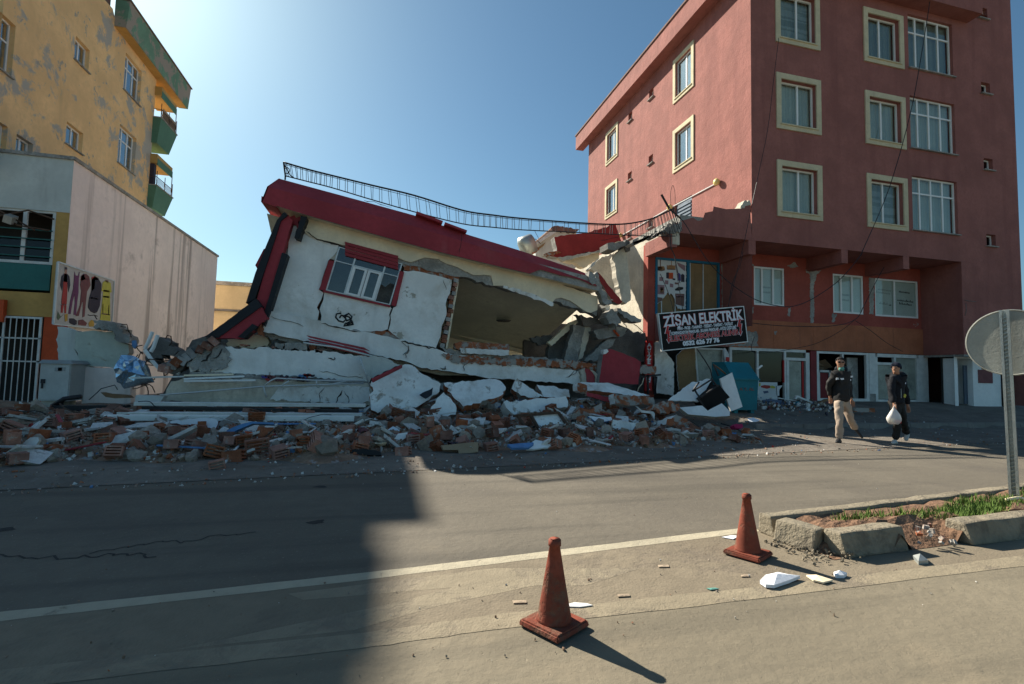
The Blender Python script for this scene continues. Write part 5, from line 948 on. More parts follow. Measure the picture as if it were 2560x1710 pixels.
# crumpled blue metal sheet
pj_ = [(1250, 180, 0), (1320, 30, .15), (1365, 160, -.12), (1495, 60, .1), (1400, 220, -.02), (1535, 190, -.22), (1590, 100, .12), (1690, 330, .05), (1620, 300, -.1), (1345, 395, .2), (1280, 330, .1)]
tri = [(0, 2, 4), (0, 1, 2), (1, 3, 2), (2, 3, 4), (3, 6, 5), (3, 5, 4), (4, 5, 8), (5, 6, 7), (5, 7, 8), (4, 8, 9), (4, 9, 10), (0, 4, 10), (8, 7, 9)]
bm = bmesh.new(); vv_ = [bm.verts.new(WY('j', x, y, 13.2+d)) for x, y, d in pj_]
for t in tri: bm.faces.new([vv_[q] for q in t])
bmesh.ops.subdivide_edges(bm, edges=bm.edges[:], cuts=2, use_grid_fill=True); bmesh.ops.triangulate(bm, faces=bm.faces[:])
for v in bm.verts: v.co += Vector((random.uniform(-.02, .02), random.uniform(-.06, .06), random.uniform(-.02, .02)))
m_ = MB(); m_.v = [v.co.copy() for v in bm.verts]; bm.verts.index_update(); m_.f = [[v.index for v in f.verts] for f in bm.faces]; m_.m = [0]*len(m_.f); bm.free()
tag(m_.build('crumpled_sheet', 'blue_metal'), 'crumpled shiny blue metal sheet beside the pale wall stub', 'metal sheet')
# twisted white frame bars
for i, (lab, pts) in enumerate((('upright white metal strut nearest the wall stub in the tangle', [(880, 760), (850, 830), (835, 860)]), ('second white metal strut of the tangle, right of the first', [(910, 778), (885, 850), (870, 875)]),
                  ('long white bent tube running down from the tangle onto the rubble', [(835, 865), (880, 930), (920, 975), (1035, 1000)]))):
    m_ = MB(); m_.tube([WY('b', x, y, 13.5-.2*i) for x, y in pts], .045, 6); tag(m_.build('bent_tube', 'pvc'), lab, 'tube')
obj1('masonry_chunk', 'dark tumbled masonry lump behind the white tangle of tubes', 'masonry', 'b', [(830, 870), (880, 820), (930, 790), (985, 820), (1025, 870), (1000, 900), (930, 890), (880, 950), (840, 930)], 13.8, .5, 'concrete_dark', .06)
for j in range(7):
    p0 = WY('b', 760+random.uniform(0, 180), 830+random.uniform(0, 180), 13.4); P = [p0]
    for q_ in range(5): P.append(P[-1]+Vector((random.uniform(-.2, .3), random.uniform(-.2, .2), random.uniform(-.3, .2))))
    m_ = MB(); m_.tube(smoothpts(P, 3), .012, 5); tag(m_.build('tangled_wire', 'rebar'), 'rusty tangled reinforcing wire left of the fallen column', 'wire', 'rusty wires in the tangle')
tag(tubepx('loop_wire', 'b', [(955, 800), (965, 780), (985, 785), (990, 820), (975, 840)], 13.6, .014, 'rebar', None, 5), 'looped rusty bar above the dark masonry lump', 'bar')
obj1('blue_cloth', 'small blue cloth scrap hanging beside the wall stub', 'cloth', 'x', [(1285, 1300), (1330, 1290), (1350, 1370), (1320, 1410), (1285, 1370)], 14.4, .08, 'paper_blue', .02)
obj1('black_profile', 'long black plastic profile lying before the cabinet', 'profile', 'j', [(560, 575), (640, 585), (1370, 580), (1375, 608), (1100, 632), (640, 640), (590, 610)], 12.2, .2, 'metal_dark', .004)
tag(tubepx('black_profile', 'j', [(570, 590), (700, 510), (885, 485)], 12.3, .05, 'metal_dark'), 'bent black profile rising towards the cabinet base', 'profile')
obj1('brown_door_strip', 'brown curved strip with a white face lying on a wire', 'strip', 'j', [(1095, 440), (1130, 440), (1200, 455), (1400, 470), (1440, 500), (1250, 505), (1150, 490)], 12.3, .1, 'wood', .004)
obj1('white_board', 'short white board lying at the end of the bottom beam', 'board', 'j', [(1480, 470), (1790, 480), (1740, 550), (1465, 540)], 12.4, .2, 'pvc_dirty', .004)
tag(tubepx('thin_wire', 'j', [(970, 520), (1050, 450), (1100, 400), (1250, 360), (1280, 410)], 12.8, .010, 'iron_black', None, 5), 'thin black wire arching under the blue metal sheet', 'wire')
# long pale shutter profiles
def plank(label, k, a, b, Y, hgt, dep, mt, grooves=0):
    A, B = WY(k, *a, Y), WY(k, *b, Y); m_ = MB(); m_.bar(A, B, dep, hgt, (0, 0, 1))
    for i in range(grooves): o = Vector((0, -dep/2-.004, hgt*(-.3+.6*i/max(1, grooves-1)))); m_.bar(A+o, B+o, .012, hgt*.10)
    tag(m_.build('shutter_profile', mt), label, 'profile')
plank('long white grooved shutter profile, lowest of the stack on the rubble', 'd', (243, 957), (812, 959), 10.4, .10, .16, 'pvc', 3)
plank('long white shutter profile directly above the lowest one', 'd', (275, 947), (830, 950), 10.75, .05, .24, 'pvc_dirty', 2)
plank('long cream shutter profile under the bottom beam', 'd', (312, 925), (838, 929), 11.3, .07, .2, 'pvc_dirty', 2)
plank('long dark blue profile between the white shutter profiles', 'd', (330, 934), (822, 942), 11.15, .06, .2, 'metal_dark')
plank('thin white strip topmost in the bundle between the beams', 'k', (250, 525), (870, 498), 12.6, .04, .06, 'pvc')
plank('thin white strip lower in the bundle between the beams', 'k', (250, 548), (985, 538), 12.5, .04, .06, 'pvc')
plank('thin cream strip behind the bundle between the beams', 'k', (250, 490), (760, 478), 12.7, .04, .06, 'cream')
plank('long thin grey pole along the lower beam', 'k', (-300, 515), (250, 500), 12.7, .035, .04, 'alu')
fr = thing('bent_metal_frame', 'bent pale metal frame of thin tubes lying across the beams', 'frame', WY('k', 1500, 700, 12.4))
for pts in ([(0, 692), (400, 660), (1070, 602), (1500, 590), (2100, 570)], [(1070, 602), (1140, 545), (1200, 518), (1600, 540), (2115, 545)], [(1070, 602), (1080, 660), (1100, 715)], [(2060, 300), (2110, 440), (2165, 605)], [(1260, 590), (1330, 545)], [(1615, 545), (1615, 585)], [(1750, 585), (1920, 548)]):
    tubepx('frame_tube', 'k', pts, 12.35, .018, 'alu', fr, 6)
for i in range(14):
    x = random.uniform(950, 1600); y = random.uniform(485, 540); slab_ = slab('cloth_scrap', 'k', [(x, y-12), (x+90, y-6), (x+80, y+16), (x+10, y+12)], 12.7, .1, random.choice(('p_maroon', 'paper_blue', 'p_navy', 'p_red', 'p_violet')), None, .02, .06); tag(slab_, 'coloured cloth scrap squeezed between the dropped beams', 'cloth', 'cloth scraps between the beams')

# ================================================================== RUBBLE
def cond(X, Y): return H(X, Y) > G(X, Y)-.025
struct(grid('rubble_bed', 'rubble_bed', -13, 9, 170, lambda X: Ye(X)+.45, lambda X: 15.4, 80, H, False, cond), 'stuff')
PB = ['slab_white', 'brick_edge']
BIG = [('wall_slab', 'largest white wall slab leaning in the rubble, with a red edge strip', [(180, 535), (225, 490), (190, 430), (212, 372), (525, 225), (592, 214), (660, 240), (700, 282), (930, 420), (915, 500), (700, 650), (400, 700), (270, 722), (200, 690)], 11.6, .16, .45, PB, 'l', .02),
       ('wall_slab', 'white wall slab on red bricks, right of the largest slab', [(962, 412), (1500, 365), (1560, 390), (1612, 452), (1562, 540), (1400, 590), (1250, 642), (1165, 656), (1050, 540)], 11.5, .20, .9, PB, 'l', .025),
       ('wall_slab', 'small white slab with brick base wedged below the two big slabs', [(820, 685), (880, 590), (960, 505), (1060, 610), (1095, 670), (1085, 740), (960, 770), (850, 730)], 11.0, .18, .6, PB, 'l', .02),
       ('wall_slab', 'steep bluish white slab with hollow brick end under the long beam', [(1675, 470), (1690, 420), (1735, 358), (1840, 440), (2010, 552), (1850, 562), (1770, 540)], 12.1, .2, .5, PB, 'l', .02),
       ('wall_slab', 'flat bluish white slab right of the steep one under the long beam', [(1935, 425), (2080, 440), (2275, 480), (2285, 560), (2140, 560), (2010, 552)], 12.2, .2, .8, PB, 'l', .02),
       ('wall_slab', 'long crumbling white block in front of the bluish slabs', [(1590, 605), (1720, 590), (2240, 545), (2265, 600), (2255, 665), (1900, 715), (1700, 742), (1640, 690)], 11.2, .4, .5, ['slab_white', 'slab_white'], 'l', .025),
       ('wall_slab', 'white roof slab with red underside sloping right below the red panel', [(255, 365), (330, 362), (545, 370), (760, 440), (925, 488), (760, 490), (590, 465), (400, 440), (330, 440)], 11.9, .12, 1.1, ['slab_white', 'brick_edge'], 'm', .012),
       ('red_strip_board', 'red painted strip under the sloping white roof slab', [(328, 455), (575, 512), (582, 558), (450, 525), (328, 490)], 11.7, .12, .1, ['fascia_red', 'brick_edge'], 'm', .01),
       ('brick_wall_piece', 'orange brick wall piece at the foot of the sloping roof slab', [(585, 470), (700, 485), (960, 505), (972, 570), (780, 580), (600, 562)], 11.4, .3, .2, ['brick_edge', 'slab_white'], 'm', .02),
       ('brick_wall_piece', 'squat brick and plaster end block of the sloping roof slab', [(245, 368), (330, 390), (328, 470), (240, 440)], 11.75, .3, .1, ['brick_edge', 'slab_white'], 'm', .015),
       ('masonry_chunk', 'heap of clumped orange bricks left of the black box', [(890, 620), (960, 570), (1060, 540), (1200, 560), (1215, 610), (1180, 640), (1000, 650)], 10.8, .5, .3, ['brick_edge', 'brick_edge'], 'm', .05),
       ('masonry_chunk', 'broken brick lump with blue plaster in the middle of the rubble', [(230, 640), (270, 600), (330, 620), (470, 550), (475, 600), (420, 670), (330, 690), (240, 680)], 10.6, .4, .4, ['brick_edge', 'brick_edge'], 'm', .05),
       ('masonry_chunk', 'orange brick lump right of the framed white panel', [(180, 730), (240, 700), (370, 700), (375, 760), (320, 800), (220, 820), (185, 780)], 9.9, .4, .2, ['brick_edge', 'brick_edge'], 'm', .05),
       ('masonry_chunk', 'whitish brick lump below the clumped orange bricks', [(1090, 710), (1150, 690), (1250, 700), (1300, 740), (1300, 800), (1220, 820), (1120, 780), (1080, 760)], 9.9, .4, .2, ['brick_edge', 'slab_white'], 'm', .05),
       ('plaster_plate', 'pale plaster plate standing on a brick in the right rubble', [(580, 715), (720, 735), (815, 755), (745, 835), (640, 830), (575, 790)], 9.4, .06, .5, ['slab_white', 'pale_concrete'], 'm', .012),
       ('blue_plaster_plate', 'blue painted plaster plate in the right rubble', [(340, 685), (560, 690), (575, 725), (420, 738)], 10.1, .05, 1.5, ['white_clean', 'paper_blue'], 'm', .012),
       ('metal_strip', 'curled white metal strip hanging over the right rubble', [(790, 580), (850, 625), (960, 640), (975, 660), (970, 720), (955, 690), (940, 660), (850, 650)], 10.4, .05, 0, ['pvc_dirty', 'pvc_dirty'], 'm', .005),
       ('brick_wall_piece', 'flat orange brick wall piece behind the cardboard', [(1090, 862), (1200, 855), (1520, 888), (1500, 975), (1300, 960), (1110, 930)], 9.2, .25, .6, ['brick_edge', 'brick_edge'], 'l', .02),
       ('brick_wall_piece', 'low brick wall piece with grey top left of the cardboard', [(595, 945), (720, 930), (1080, 965), (1085, 1045), (900, 1062), (660, 1055)], 8.5, .3, .2, ['brick_edge', 'concrete'], 'l', .025),
       ('brick_wall_piece', 'long lying brick wall piece with white plaster top in the left rubble', [(1180, 1040), (1380, 1035), (1990, 952), (2030, 975), (2020, 1060), (1880, 1160), (1560, 1185), (1380, 1180), (1290, 1090)], 8.1, .3, .25, ['brick_edge', 'slab_white'], 'j', .02),
       ('plaster_plate', 'white plaster plate standing at the far left of the rubble', [(180, 1065), (260, 985), (330, 930), (415, 925), (425, 965), (365, 1055), (372, 1130), (320, 1155), (235, 1145)], 7.9, .05, .35, ['slab_white', 'pale_concrete'], 'j', .012),
       ('clay_trough', 'broken orange clay block with a hollow, at the left of the rubble', [(380, 1060), (420, 1015), (700, 1015), (715, 1090), (640, 1130), (390, 1125)], 8.0, .25, .2, ['brick_edge', 'brick_edge'], 'j', .015),
       ('cardboard_box', 'flattened brown cardboard box at the rubble edge', [(935, 1062), (1100, 1045), (1320, 1028), (1325, 1085), (1318, 1132), (1120, 1148), (1115, 1110), (960, 1112)], 7.9, .12, .3, ['cardboard', 'cardboard'], 'l', .008),
       ('blue_board', 'pale blue board lying at the edge of the road', [(1628, 1052), (1900, 1030), (1905, 1045), (1850, 1085), (1680, 1090)], 7.95, .04, 2.0, ['paper_blue', 'paper_blue'], 'l', .006),
       ('white_board', 'white triangular board right of the pale blue board', [(1830, 1100), (1870, 1040), (1925, 1002), (2125, 1050), (2050, 1085), (1900, 1102)], 8.0, .03, 1.5, ['white_clean', 'slab_white'], 'l', .01),
       ('white_board', 'small white square board standing in the middle rubble', [(440, 1000), (480, 940), (585, 925), (570, 975), (510, 1022)], 8.6, .03, .5, ['slab_white', 'slab_white'], 'l', .008),
       ('white_bag', 'white plastic sheet crumpled under the largest slab', [(365, 905), (430, 862), (500, 905), (490, 935), (360, 945)], 9.4, .08, .6, ['paper', 'paper_blue'], 'l', .02),
       ('white_sheet', 'white sheet smeared red lying below the shutter profiles', [(100, 965), (300, 935), (520, 930), (600, 965), (560, 1060), (440, 1000), (280, 995), (110, 985)], 9.6, .05, 1.2, ['poster_white', 'p_maroon'], 'k', .02),
       ('blue_board', 'bent blue board arching over bricks in the left rubble', [(650, 1080), (760, 1020), (940, 965), (1170, 975), (1175, 995), (960, 985), (800, 1050), (700, 1100)], 9.0, .12, .3, ['paper_blue', 'paper_blue'], 'k', .008),
       ('printed_board', 'printed board in red, white and blue lying on wood in the left rubble', [(860, 1060), (960, 1070), (1030, 1100), (1180, 1090), (1320, 1085), (1550, 1075), (1200, 1165), (1000, 1168), (920, 1130)], 8.8, .05, .5, ['poster_white', 'cardboard'], 'k', .008),
       ('red_print', 'red part of the printed board in the left rubble', [(1040, 1122), (1100, 1098), (1190, 1092), (1210, 1110), (1100, 1140)], 8.77, .02, .5, ['p_red', 'p_red'], 'k', .003),
       ('orange_print', 'orange part of the printed board in the left rubble', [(868, 1062), (950, 1072), (975, 1100), (920, 1118)], 8.77, .02, .5, ['p_orange', 'p_orange'], 'k', .003),
       ('blue_print', 'cyan part of the printed board in the left rubble', [(922, 1125), (1000, 1145), (1060, 1150), (1000, 1165), (940, 1150)], 8.77, .02, .5, ['bin_teal', 'bin_teal'], 'k', .003),
       ('wooden_board', 'long brown wooden board under the printed board', [(940, 1195), (1150, 1165), (1560, 1078), (1600, 1095), (1400, 1160), (1150, 1205), (960, 1212)], 8.7, .06, .3, ['wood', 'wood'], 'k', .008),
       ('black_bag', 'black plastic strip lying at the rubble edge left of the sunlit road', [(0, 1105), (120, 1095), (300, 1130), (310, 1165), (150, 1160), (0, 1145)], 7.7, .1, .4, ['p_black', 'p_black'], 'l', .01),
       ('magenta_cloth', 'crumpled magenta cloth on the ground before the white board', [(1722, 775), (1745, 755), (1800, 752), (1812, 785), (1790, 802), (1740, 800)], 9.6, .15, .3, ['magenta', 'magenta'], 'm', .03),
       ('white_paper', 'white paper lying on the ground right of the magenta cloth', [(1850, 705), (1905, 695), (1970, 720), (1930, 735), (1870, 735)], 10.4, .01, 3, ['paper', 'paper'], 'm', .01)]
BO = {}
for nm, lab, pts, Y, th, lean, mt, k, amp in BIG:
    zz = [WY(k, x, y, Y).z for x, y in pts]; BO[lab] = obj1(nm, lab, 'rubble' if nm in ('wall_slab', 'brick_wall_piece', 'masonry_chunk', 'plaster_plate', 'blue_plaster_plate') else nm.split('_')[-1], k, pts, Y, th, mt, amp, lean, sum(zz)/len(zz))
for o_ in [v for k_, v in BO.items() if 'part of the printed board' in k_]: reparent(o_, next(v for k_, v in BO.items() if k_.startswith('printed board')))
bs_ = next(v for k_, v in BO.items() if k_.startswith('largest white'))
r1 = obj1('red_edge_strip', 'red painted strip along the top edge of the largest white slab', 'strip', 'l', [(205, 362), (510, 220), (528, 224), (218, 380)], 11.45, .14, 'fascia_red', .004, .45, 1.3)
r2 = obj1('black_tile', 'dark square tile stuck on the largest white slab', 'tile', 'l', [(708, 532), (850, 455), (838, 528), (772, 570)], 11.42, .03, 'metal_dark', .01, .45, .9)
reparent(r1, bs_); reparent(r2, bs_)
obj1('blue_rag_wall', 'blue stained wall piece left of the largest white slab', 'rubble', 'l', [(70, 130), (300, 130), (510, 215), (215, 360), (150, 330), (100, 240)], 12.6, .12, 'annex_grey', .02)
# framed white panel
pn = thing('framed_panel', 'white panel in a rusty brown frame lying in the rubble', 'panel', WY('l', 1900, 940, 9.8))
slab('sheet', 'l', [(1905, 760), (2160, 725), (2300, 935), (2000, 935)], 9.8, .03, 'slab_white', pn, 0, .1, .8, .55)
for a, b in (((1690, 755), (2165, 718)), ((2165, 718), (2320, 945)), ((1740, 755), (1850, 935)), ((1870, 745), (1985, 935)), ((1530, 940), (2320, 948))):
    m_ = MB(); p0, n_ = plane(9.75, .8, .55); m_.bar(onp('l', *a, p0, n_), onp('l', *b, p0, n_), .05, .05); m_.build('frame_bar', 'rebar' if a[1] < 900 else 'text_red', pn)
# hollow bricks: one shared mesh each kind
def brick_mesh(name, sx_, sy_, sz_, rowsn, colsn, broken=False):
    m_ = MB(); x, y, z = sx_/2, sy_/2, sz_/2
    m_.add([(-x, -y, -z), (x, -y, -z), (x, y, -z), (-x, y, -z), (-x, -y, z), (x, -y, z), (x, y, z), (-x, y, z)], [(0, 3, 2, 1), (4, 5, 6, 7), (1, 2, 6, 5), (3, 0, 4, 7)])
    holes = []; tw = .018
    hw, hh = (sx_-tw*(colsn+1))/colsn, (sz_-tw*(rowsn+1))/rowsn
    for i in range(colsn):
        for j in range(rowsn): a = -x+tw+i*(hw+tw); b = -z+tw+j*(hh+tw); holes.append((a, a+hw, b, b+hh))
    holed(m_, lambda u, v, d: (u, -y+d, v), -x, x, -z, z, holes, .05); holed(m_, lambda u, v, d: (u, y-d, v), -x, x, -z, z, holes, .05)
    m_.add([(-x, -y+.05, -z), (x, -y+.05, -z), (x, -y+.05, z), (-x, -y+.05, z)], [(0, 1, 2, 3)], 1); m_.add([(-x, y-.05, -z), (x, y-.05, -z), (x, y-.05, z), (-x, y-.05, z)], [(0, 1, 2, 3)], 1)
    if broken:
        for v in m_.v:
            if v.x > 0: v.x *= .55+.25*math.sin(v.z*60+v.y*40); v.z *= .9
    me = bpy.data.meshes.new(name); me.from_pydata(m_.v, [], m_.f); me.materials.append(M['brick']); me.materials.append(M['brick_edge']); me.polygons.foreach_set('material_index', m_.m); me.update(); return me
BM = [brick_mesh('hollow_brick', .20, .19, .135, 3, 1), brick_mesh('half_brick', .20, .19, .135, 3, 1, True), brick_mesh('long_brick', .28, .14, .19, 4, 1)]
def chunk_mesh(name, mt, sq=(1, 1, 1), sub=1, amp=.35):
    bm = bmesh.new(); bmesh.ops.create_cube(bm, size=1) if sub == 0 else bmesh.ops.create_icosphere(bm, subdivisions=sub, radius=.5)
    for v in bm.verts: v.co = Vector((v.co.x*sq[0], v.co.y*sq[1], v.co.z*sq[2]))*(1+random.uniform(-amp, amp))
    me = bpy.data.meshes.new(name); bm.to_mesh(me); bm.free(); me.materials.append(M[mt]); return me
mat('chunk_grey', (.36, .285, .215), .95, .2, 5, .6, 30, obj=True, rnd=.3)
mat('chunk_white', (.68, .65, .59), .9, .12, 5, .3, 40, obj=True, rnd=.18, patch=[((.38, .34, .29), 4, .56, .66)])
CM = [chunk_mesh('concrete_lump', 'chunk_grey'), chunk_mesh('concrete_lump', 'chunk_grey', (1.2, .9, .7)), chunk_mesh('concrete_block', 'chunk_grey', (1.1, .8, .7), 0, .18)]
PM = [chunk_mesh('plaster_flake', 'chunk_white', (1.3, 1.0, .16), 0, .2), chunk_mesh('plaster_flake', 'chunk_white', (1.0, .8, .22), 0, .25), chunk_mesh('plaster_flake', 'chunk_white', (1.5, .6, .13), 0, .25)]
def scatter_pos(near=.6):
    while True:
        X = random.uniform(-9.5, 7.8); e = random.random()**1.5 if random.random() < near else random.random()
        Y = Ye(X)+.95+e*5.5
        if H(X, Y) > G(X, Y)+.0 and abs(X-.13*Y) < .95*Y+1: return X, Y
def zone(X, Y):
    if X < -3.2: return 'at the left end below the street cabinet'
    if X < -.3: return 'below the long white shutter profiles'
    if X < 1.6: return 'before the largest leaning white slab'
    if X < 4.2: return 'before the long crumbling white block'
    return 'at the right end near the black box'
def put(me, name, X, Y, s, lift, rot, label, cat, group):
    o = bpy.data.objects.new(name, me); col.objects.link(o); o.location = (X, Y, H(X, Y)+lift); o.rotation_euler = rot; o.scale = (s, s, s); return tag(o, label, cat, group)
for i in range(230):
    X, Y = scatter_pos(.75); k = random.choice((0, 0, 1, 1, 2)); rx = random.choice((0, 0, R(90), random.uniform(-1, 1)))
    put(BM[k], 'hollow_brick', X, Y, random.uniform(.85, 1.1), .05+.05*random.random(), (rx, random.uniform(-.5, .5), random.uniform(0, 6.28)), ('hollow red clay brick ', 'broken half hollow brick ', 'tall four-slot hollow brick ')[k]+zone(X, Y), 'brick', 'loose hollow bricks in the rubble')
for k, x, y, s, rz in (('k', 560, 1275, 1.5, .1), ('k', 770, 1330, 1.6, .6), ('k', 360, 1210, 1.3, -.3), ('l', 1455, 1075, 1.25, .05), ('k', 170, 1070, 1.6, .4), ('k', 290, 1080, 1.5, -.5), ('k', 400, 1060, 1.4, .2), ('k', 870, 1150, 1.4, .1), ('l', 540, 1130, 1.3, .5), ('m', 700, 870, 1.2, .2), ('m', 1285, 820, 1.1, .1), ('m', 850, 830, 1.2, .8), ('k', 590, 1405, 1.0, .1), ('k', 1230, 1270, 1.3, .2), ('j', 780, 905, 1.2, .3), ('j', 1150, 930, 1.2, 0)):
    p = HIT(k, x, y, .08); put(BM[0], 'hollow_brick', p.x, p.y, .62*s+.25, .07, (random.uniform(-.3, .3), random.uniform(-.3, .3), rz*2.5), 'large hollow clay brick near the road edge of the rubble', 'brick', 'large hollow bricks at the rubble front')
for i in range(190):
    X, Y = scatter_pos(.6); put(random.choice(CM), 'concrete_lump', X, Y, random.uniform(.10, .34), .03, [random.uniform(0, 6.28) for _ in range(3)], 'grey broken concrete lump '+zone(X, Y), 'rubble', 'grey concrete lumps in the rubble')
for i in range(200):
    X, Y = scatter_pos(.55); put(random.choice(PM), 'plaster_flake', X, Y, random.uniform(.10, .36), .05, (random.uniform(-.6, .6), random.uniform(-.6, .6), random.uniform(0, 6.28)), 'white broken plaster flake '+zone(X, Y), 'rubble', 'white plaster flakes in the rubble')
for i in range(46):
    X, Y = scatter_pos(.5); a = random.uniform(0, 6.28); L_ = random.uniform(.35, 1.1); z = H(X, Y)+.07; d = Vector((math.cos(a), math.sin(a), random.uniform(-.15, .25)))*L_/2; m_ = MB()
    m_.bar(Vector((X, Y, z))-d, Vector((X, Y, z))+d, random.choice((.03, .05, .1)), .02); tag(m_.build('splinter', random.choice(('wood', 'pvc_dirty', 'pvc', 'paper_blue', 'metal_dark', 'alu', 'fascia_red'))), 'narrow broken strip in the rubble '+zone(X, Y), 'strip', 'broken strips in the rubble')
for i in range(44):
    X, Y = scatter_pos(.4); p = Vector((X, Y, H(X, Y)+.02)); P = [p]; a = random.uniform(0, 6.28)
    for q_ in range(4): a += random.uniform(-.8, .8); P.append(P[-1]+Vector((math.cos(a)*.18, math.sin(a)*.18, random.uniform(-.06, .12))))
    m_ = MB(); m_.tube(smoothpts(P, 3), random.choice((.006, .008, .012)), 5); tag(m_.build('bent_wire', random.choice(('rebar', 'iron_black', 'rebar', 'alu'))), 'thin bent wire in the rubble '+zone(X, Y), 'wire', 'bent wires in the rubble')
for i in range(22):
    X, Y = scatter_pos(.5); m_ = MB(); n = 5; sz = random.uniform(.12, .32); z = H(X, Y)+.05; ro = random.uniform(0, 6.28)
    for a in range(n):
        for b in range(n):
            u, v = (a/(n-1)-.5)*sz, (b/(n-1)-.5)*sz*random.uniform(.7, 1.1); m_.v.append(Vector((X+u*math.cos(ro)-v*math.sin(ro), Y+u*math.sin(ro)+v*math.cos(ro), z+random.uniform(-.03, .06))))
    for a in range(n-1):
        for b in range(n-1): m_.f.append([a*n+b, a*n+b+1, (a+1)*n+b+1, (a+1)*n+b]); m_.m.append(0)
    tag(m_.build('crumpled_rag', random.choice(('cardboard', 'poster_white', 'p_navy', 'p_maroon', 'paper_blue', 'dust_tan', 'cream')), None, True), 'crumpled rag in the rubble '+zone(X, Y), 'rag', 'crumpled rags in the rubble')
# small debris too fine to count
def debris(name, n, smin, smax, pos, mats, wts):
    m_ = MB(); 
    for i in range(n):
        X, Y, Z = pos(); s = random.uniform(smin, smax)*(1 if random.random() < .8 else 1.6); e = Euler((random.uniform(0, 6.28), random.uniform(0, 6.28), random.uniform(0, 6.28))).to_matrix(); q = (random.uniform(.5, 1.3), random.uniform(.4, 1), random.uniform(.15, .7)); P = []
        for dz in (-.5, .5):
            for dx, dy in ((-.5, -.5), (.5, -.5), (.5, .5), (-.5, .5)): P.append(Vector((X, Y, Z+s*.15))+e @ Vector((dx*q[0]*s*random.uniform(.6, 1.2), dy*q[1]*s*random.uniform(.6, 1.2), dz*q[2]*s)))
        m_.hexa(P, random.choices(range(len(mats)), wts)[0])
    return struct(m_.build(name, mats), 'stuff')
def dpos():
    X, Y = scatter_pos(.5); return X, Y, H(X, Y)
DM = ['chunk_grey', 'chunk_white', 'brick_edge', 'rubble_bed', 'paper_blue', 'wood', 'p_black', 'p_red']
tagd = debris('small_debris', 15000, .012, .075, dpos, DM, (26, 17, 24, 34, 1.6, 4, 2, .6))
def epos():
    X = random.uniform(-9, 17); Y = Ye(X)+abs(random.gauss(0, .55))-.25 if random.random() < .55 else random.uniform(Ye(X), 13.5)
    if X > 8 and random.random() < .6: X = random.uniform(8, 16); Y = random.uniform(9.2, 14.5)
    return X, Y, max(0, G(X, Y))
debris('road_edge_grit', 3000, .006, .034, epos, DM, (30, 18, 18, 40, 1.5, 2, 1, .4))
def npos():
    if random.random() < .5: X = random.uniform(-2, 4); return X, random.uniform(2.3, 3.4), .006
    X = random.uniform(-4, 9); return X, random.uniform(3.6, 6.8), .001
debris('road_grit', 260, .003, .011, npos, DM, (30, 20, 8, 40, 1, 1, 1, 0))
# junk before the shop windows
for i, (lab, k, pts, Y, mt) in enumerate((('fallen white window frame bar on the junk before the shop window', 'v', [(300, 1060), (880, 1150), (1100, 1180), (1100, 1200), (700, 1140), (300, 1085)], 14.2, 'pvc_dirty'), ('white angled frame corner on the junk before the shop door', 'v', [(1070, 1150), (1110, 1075), (1150, 1085), (1440, 1215), (1440, 1250), (1130, 1120), (1100, 1165)], 13.9, 'pvc_dirty'), ('brown torn board leaning right of the junk pile', 'v', [(1450, 1310), (1700, 1160), (1850, 1130), (1860, 1150), (1640, 1250), (1600, 1400), (1470, 1400)], 13.6, 'wood'),
                                      ('dark blue and white printed sheet on the junk pile', 'v', [(400, 1180), (560, 1150), (800, 1180), (780, 1270), (600, 1290), (420, 1260)], 13.9, 'p_bluegrey'), ('white crumpled sheet in the middle of the junk pile', 'v', [(780, 1350), (900, 1310), (1040, 1310), (980, 1390), (860, 1390)], 13.2, 'poster_white'), ('small white box at the front of the junk pile', 'v', [(390, 1305), (480, 1300), (485, 1370), (395, 1370)], 13.1, 'pvc'), ('teal scrap on the junk pile', 'v', [(1060, 1230), (1150, 1200), (1170, 1260), (1080, 1285)], 13.6, 'bin_teal'),
                                      ('long white strip lying low across the junk pile', 'v', [(1080, 1370), (1450, 1345), (1850, 1390), (1850, 1410), (1450, 1370), (1080, 1390)], 13.2, 'pvc_dirty'), ('dark wooden strip under the junk sheets', 'v', [(480, 1300), (930, 1280), (930, 1310), (480, 1330)], 13.3, 'wood'), ('pale torn poster standing by the counter', 'v', [(690, 880), (810, 870), (740, 960), (740, 1090), (700, 1080)], 14.6, 'poster_white'), ('fallen orange brown plank on the pavement behind the walkers', 'r', [(470, 880), (720, 885), (725, 935), (480, 930)], 12.4, 'brick_edge'), ('pale sheet leaning at the left end of the junk pile', 'v', [(40, 1250), (60, 1210), (170, 1270), (100, 1300)], 13.0, 'slab_white'))):
    obj1('junk_piece', lab, 'junk', k, pts, Y, .06, mt, .008)
def jpos():
    p = WY('v', random.uniform(300, 1850), 1330, 13.4); X = p.x; Y = 13.5+random.gauss(0, .5); return X, min(14.8, Y), G(X, Y)+random.random()*.12
debris('shop_junk', 260, .02, .10, jpos, ['pvc_dirty', 'p_bluegrey', 'wood', 'chunk_white', 'p_navy', 'p_maroon', 'bin_teal', 'chunk_grey'], (20, 12, 10, 20, 10, 4, 3, 20))
m_ = MB(); m_.tube(smoothpts([HIT('m', x, y, .02)+Vector((0, 0, .02)) for x, y in ((1440, 830), (1560, 850), (1700, 905), (1830, 905), (1900, 890), (1820, 850), (1700, 790), (1600, 760))], 5), .014, 5); tag(m_.build('black_hose', 'iron_black'), 'black hose looping on the ground right of the rubble', 'hose')
tubepx('power_cord', 'u', [(1508, 1250), (1500, 1400), (1497, 1480)], 11.8, .012, 'iron_black', bx_, 5)

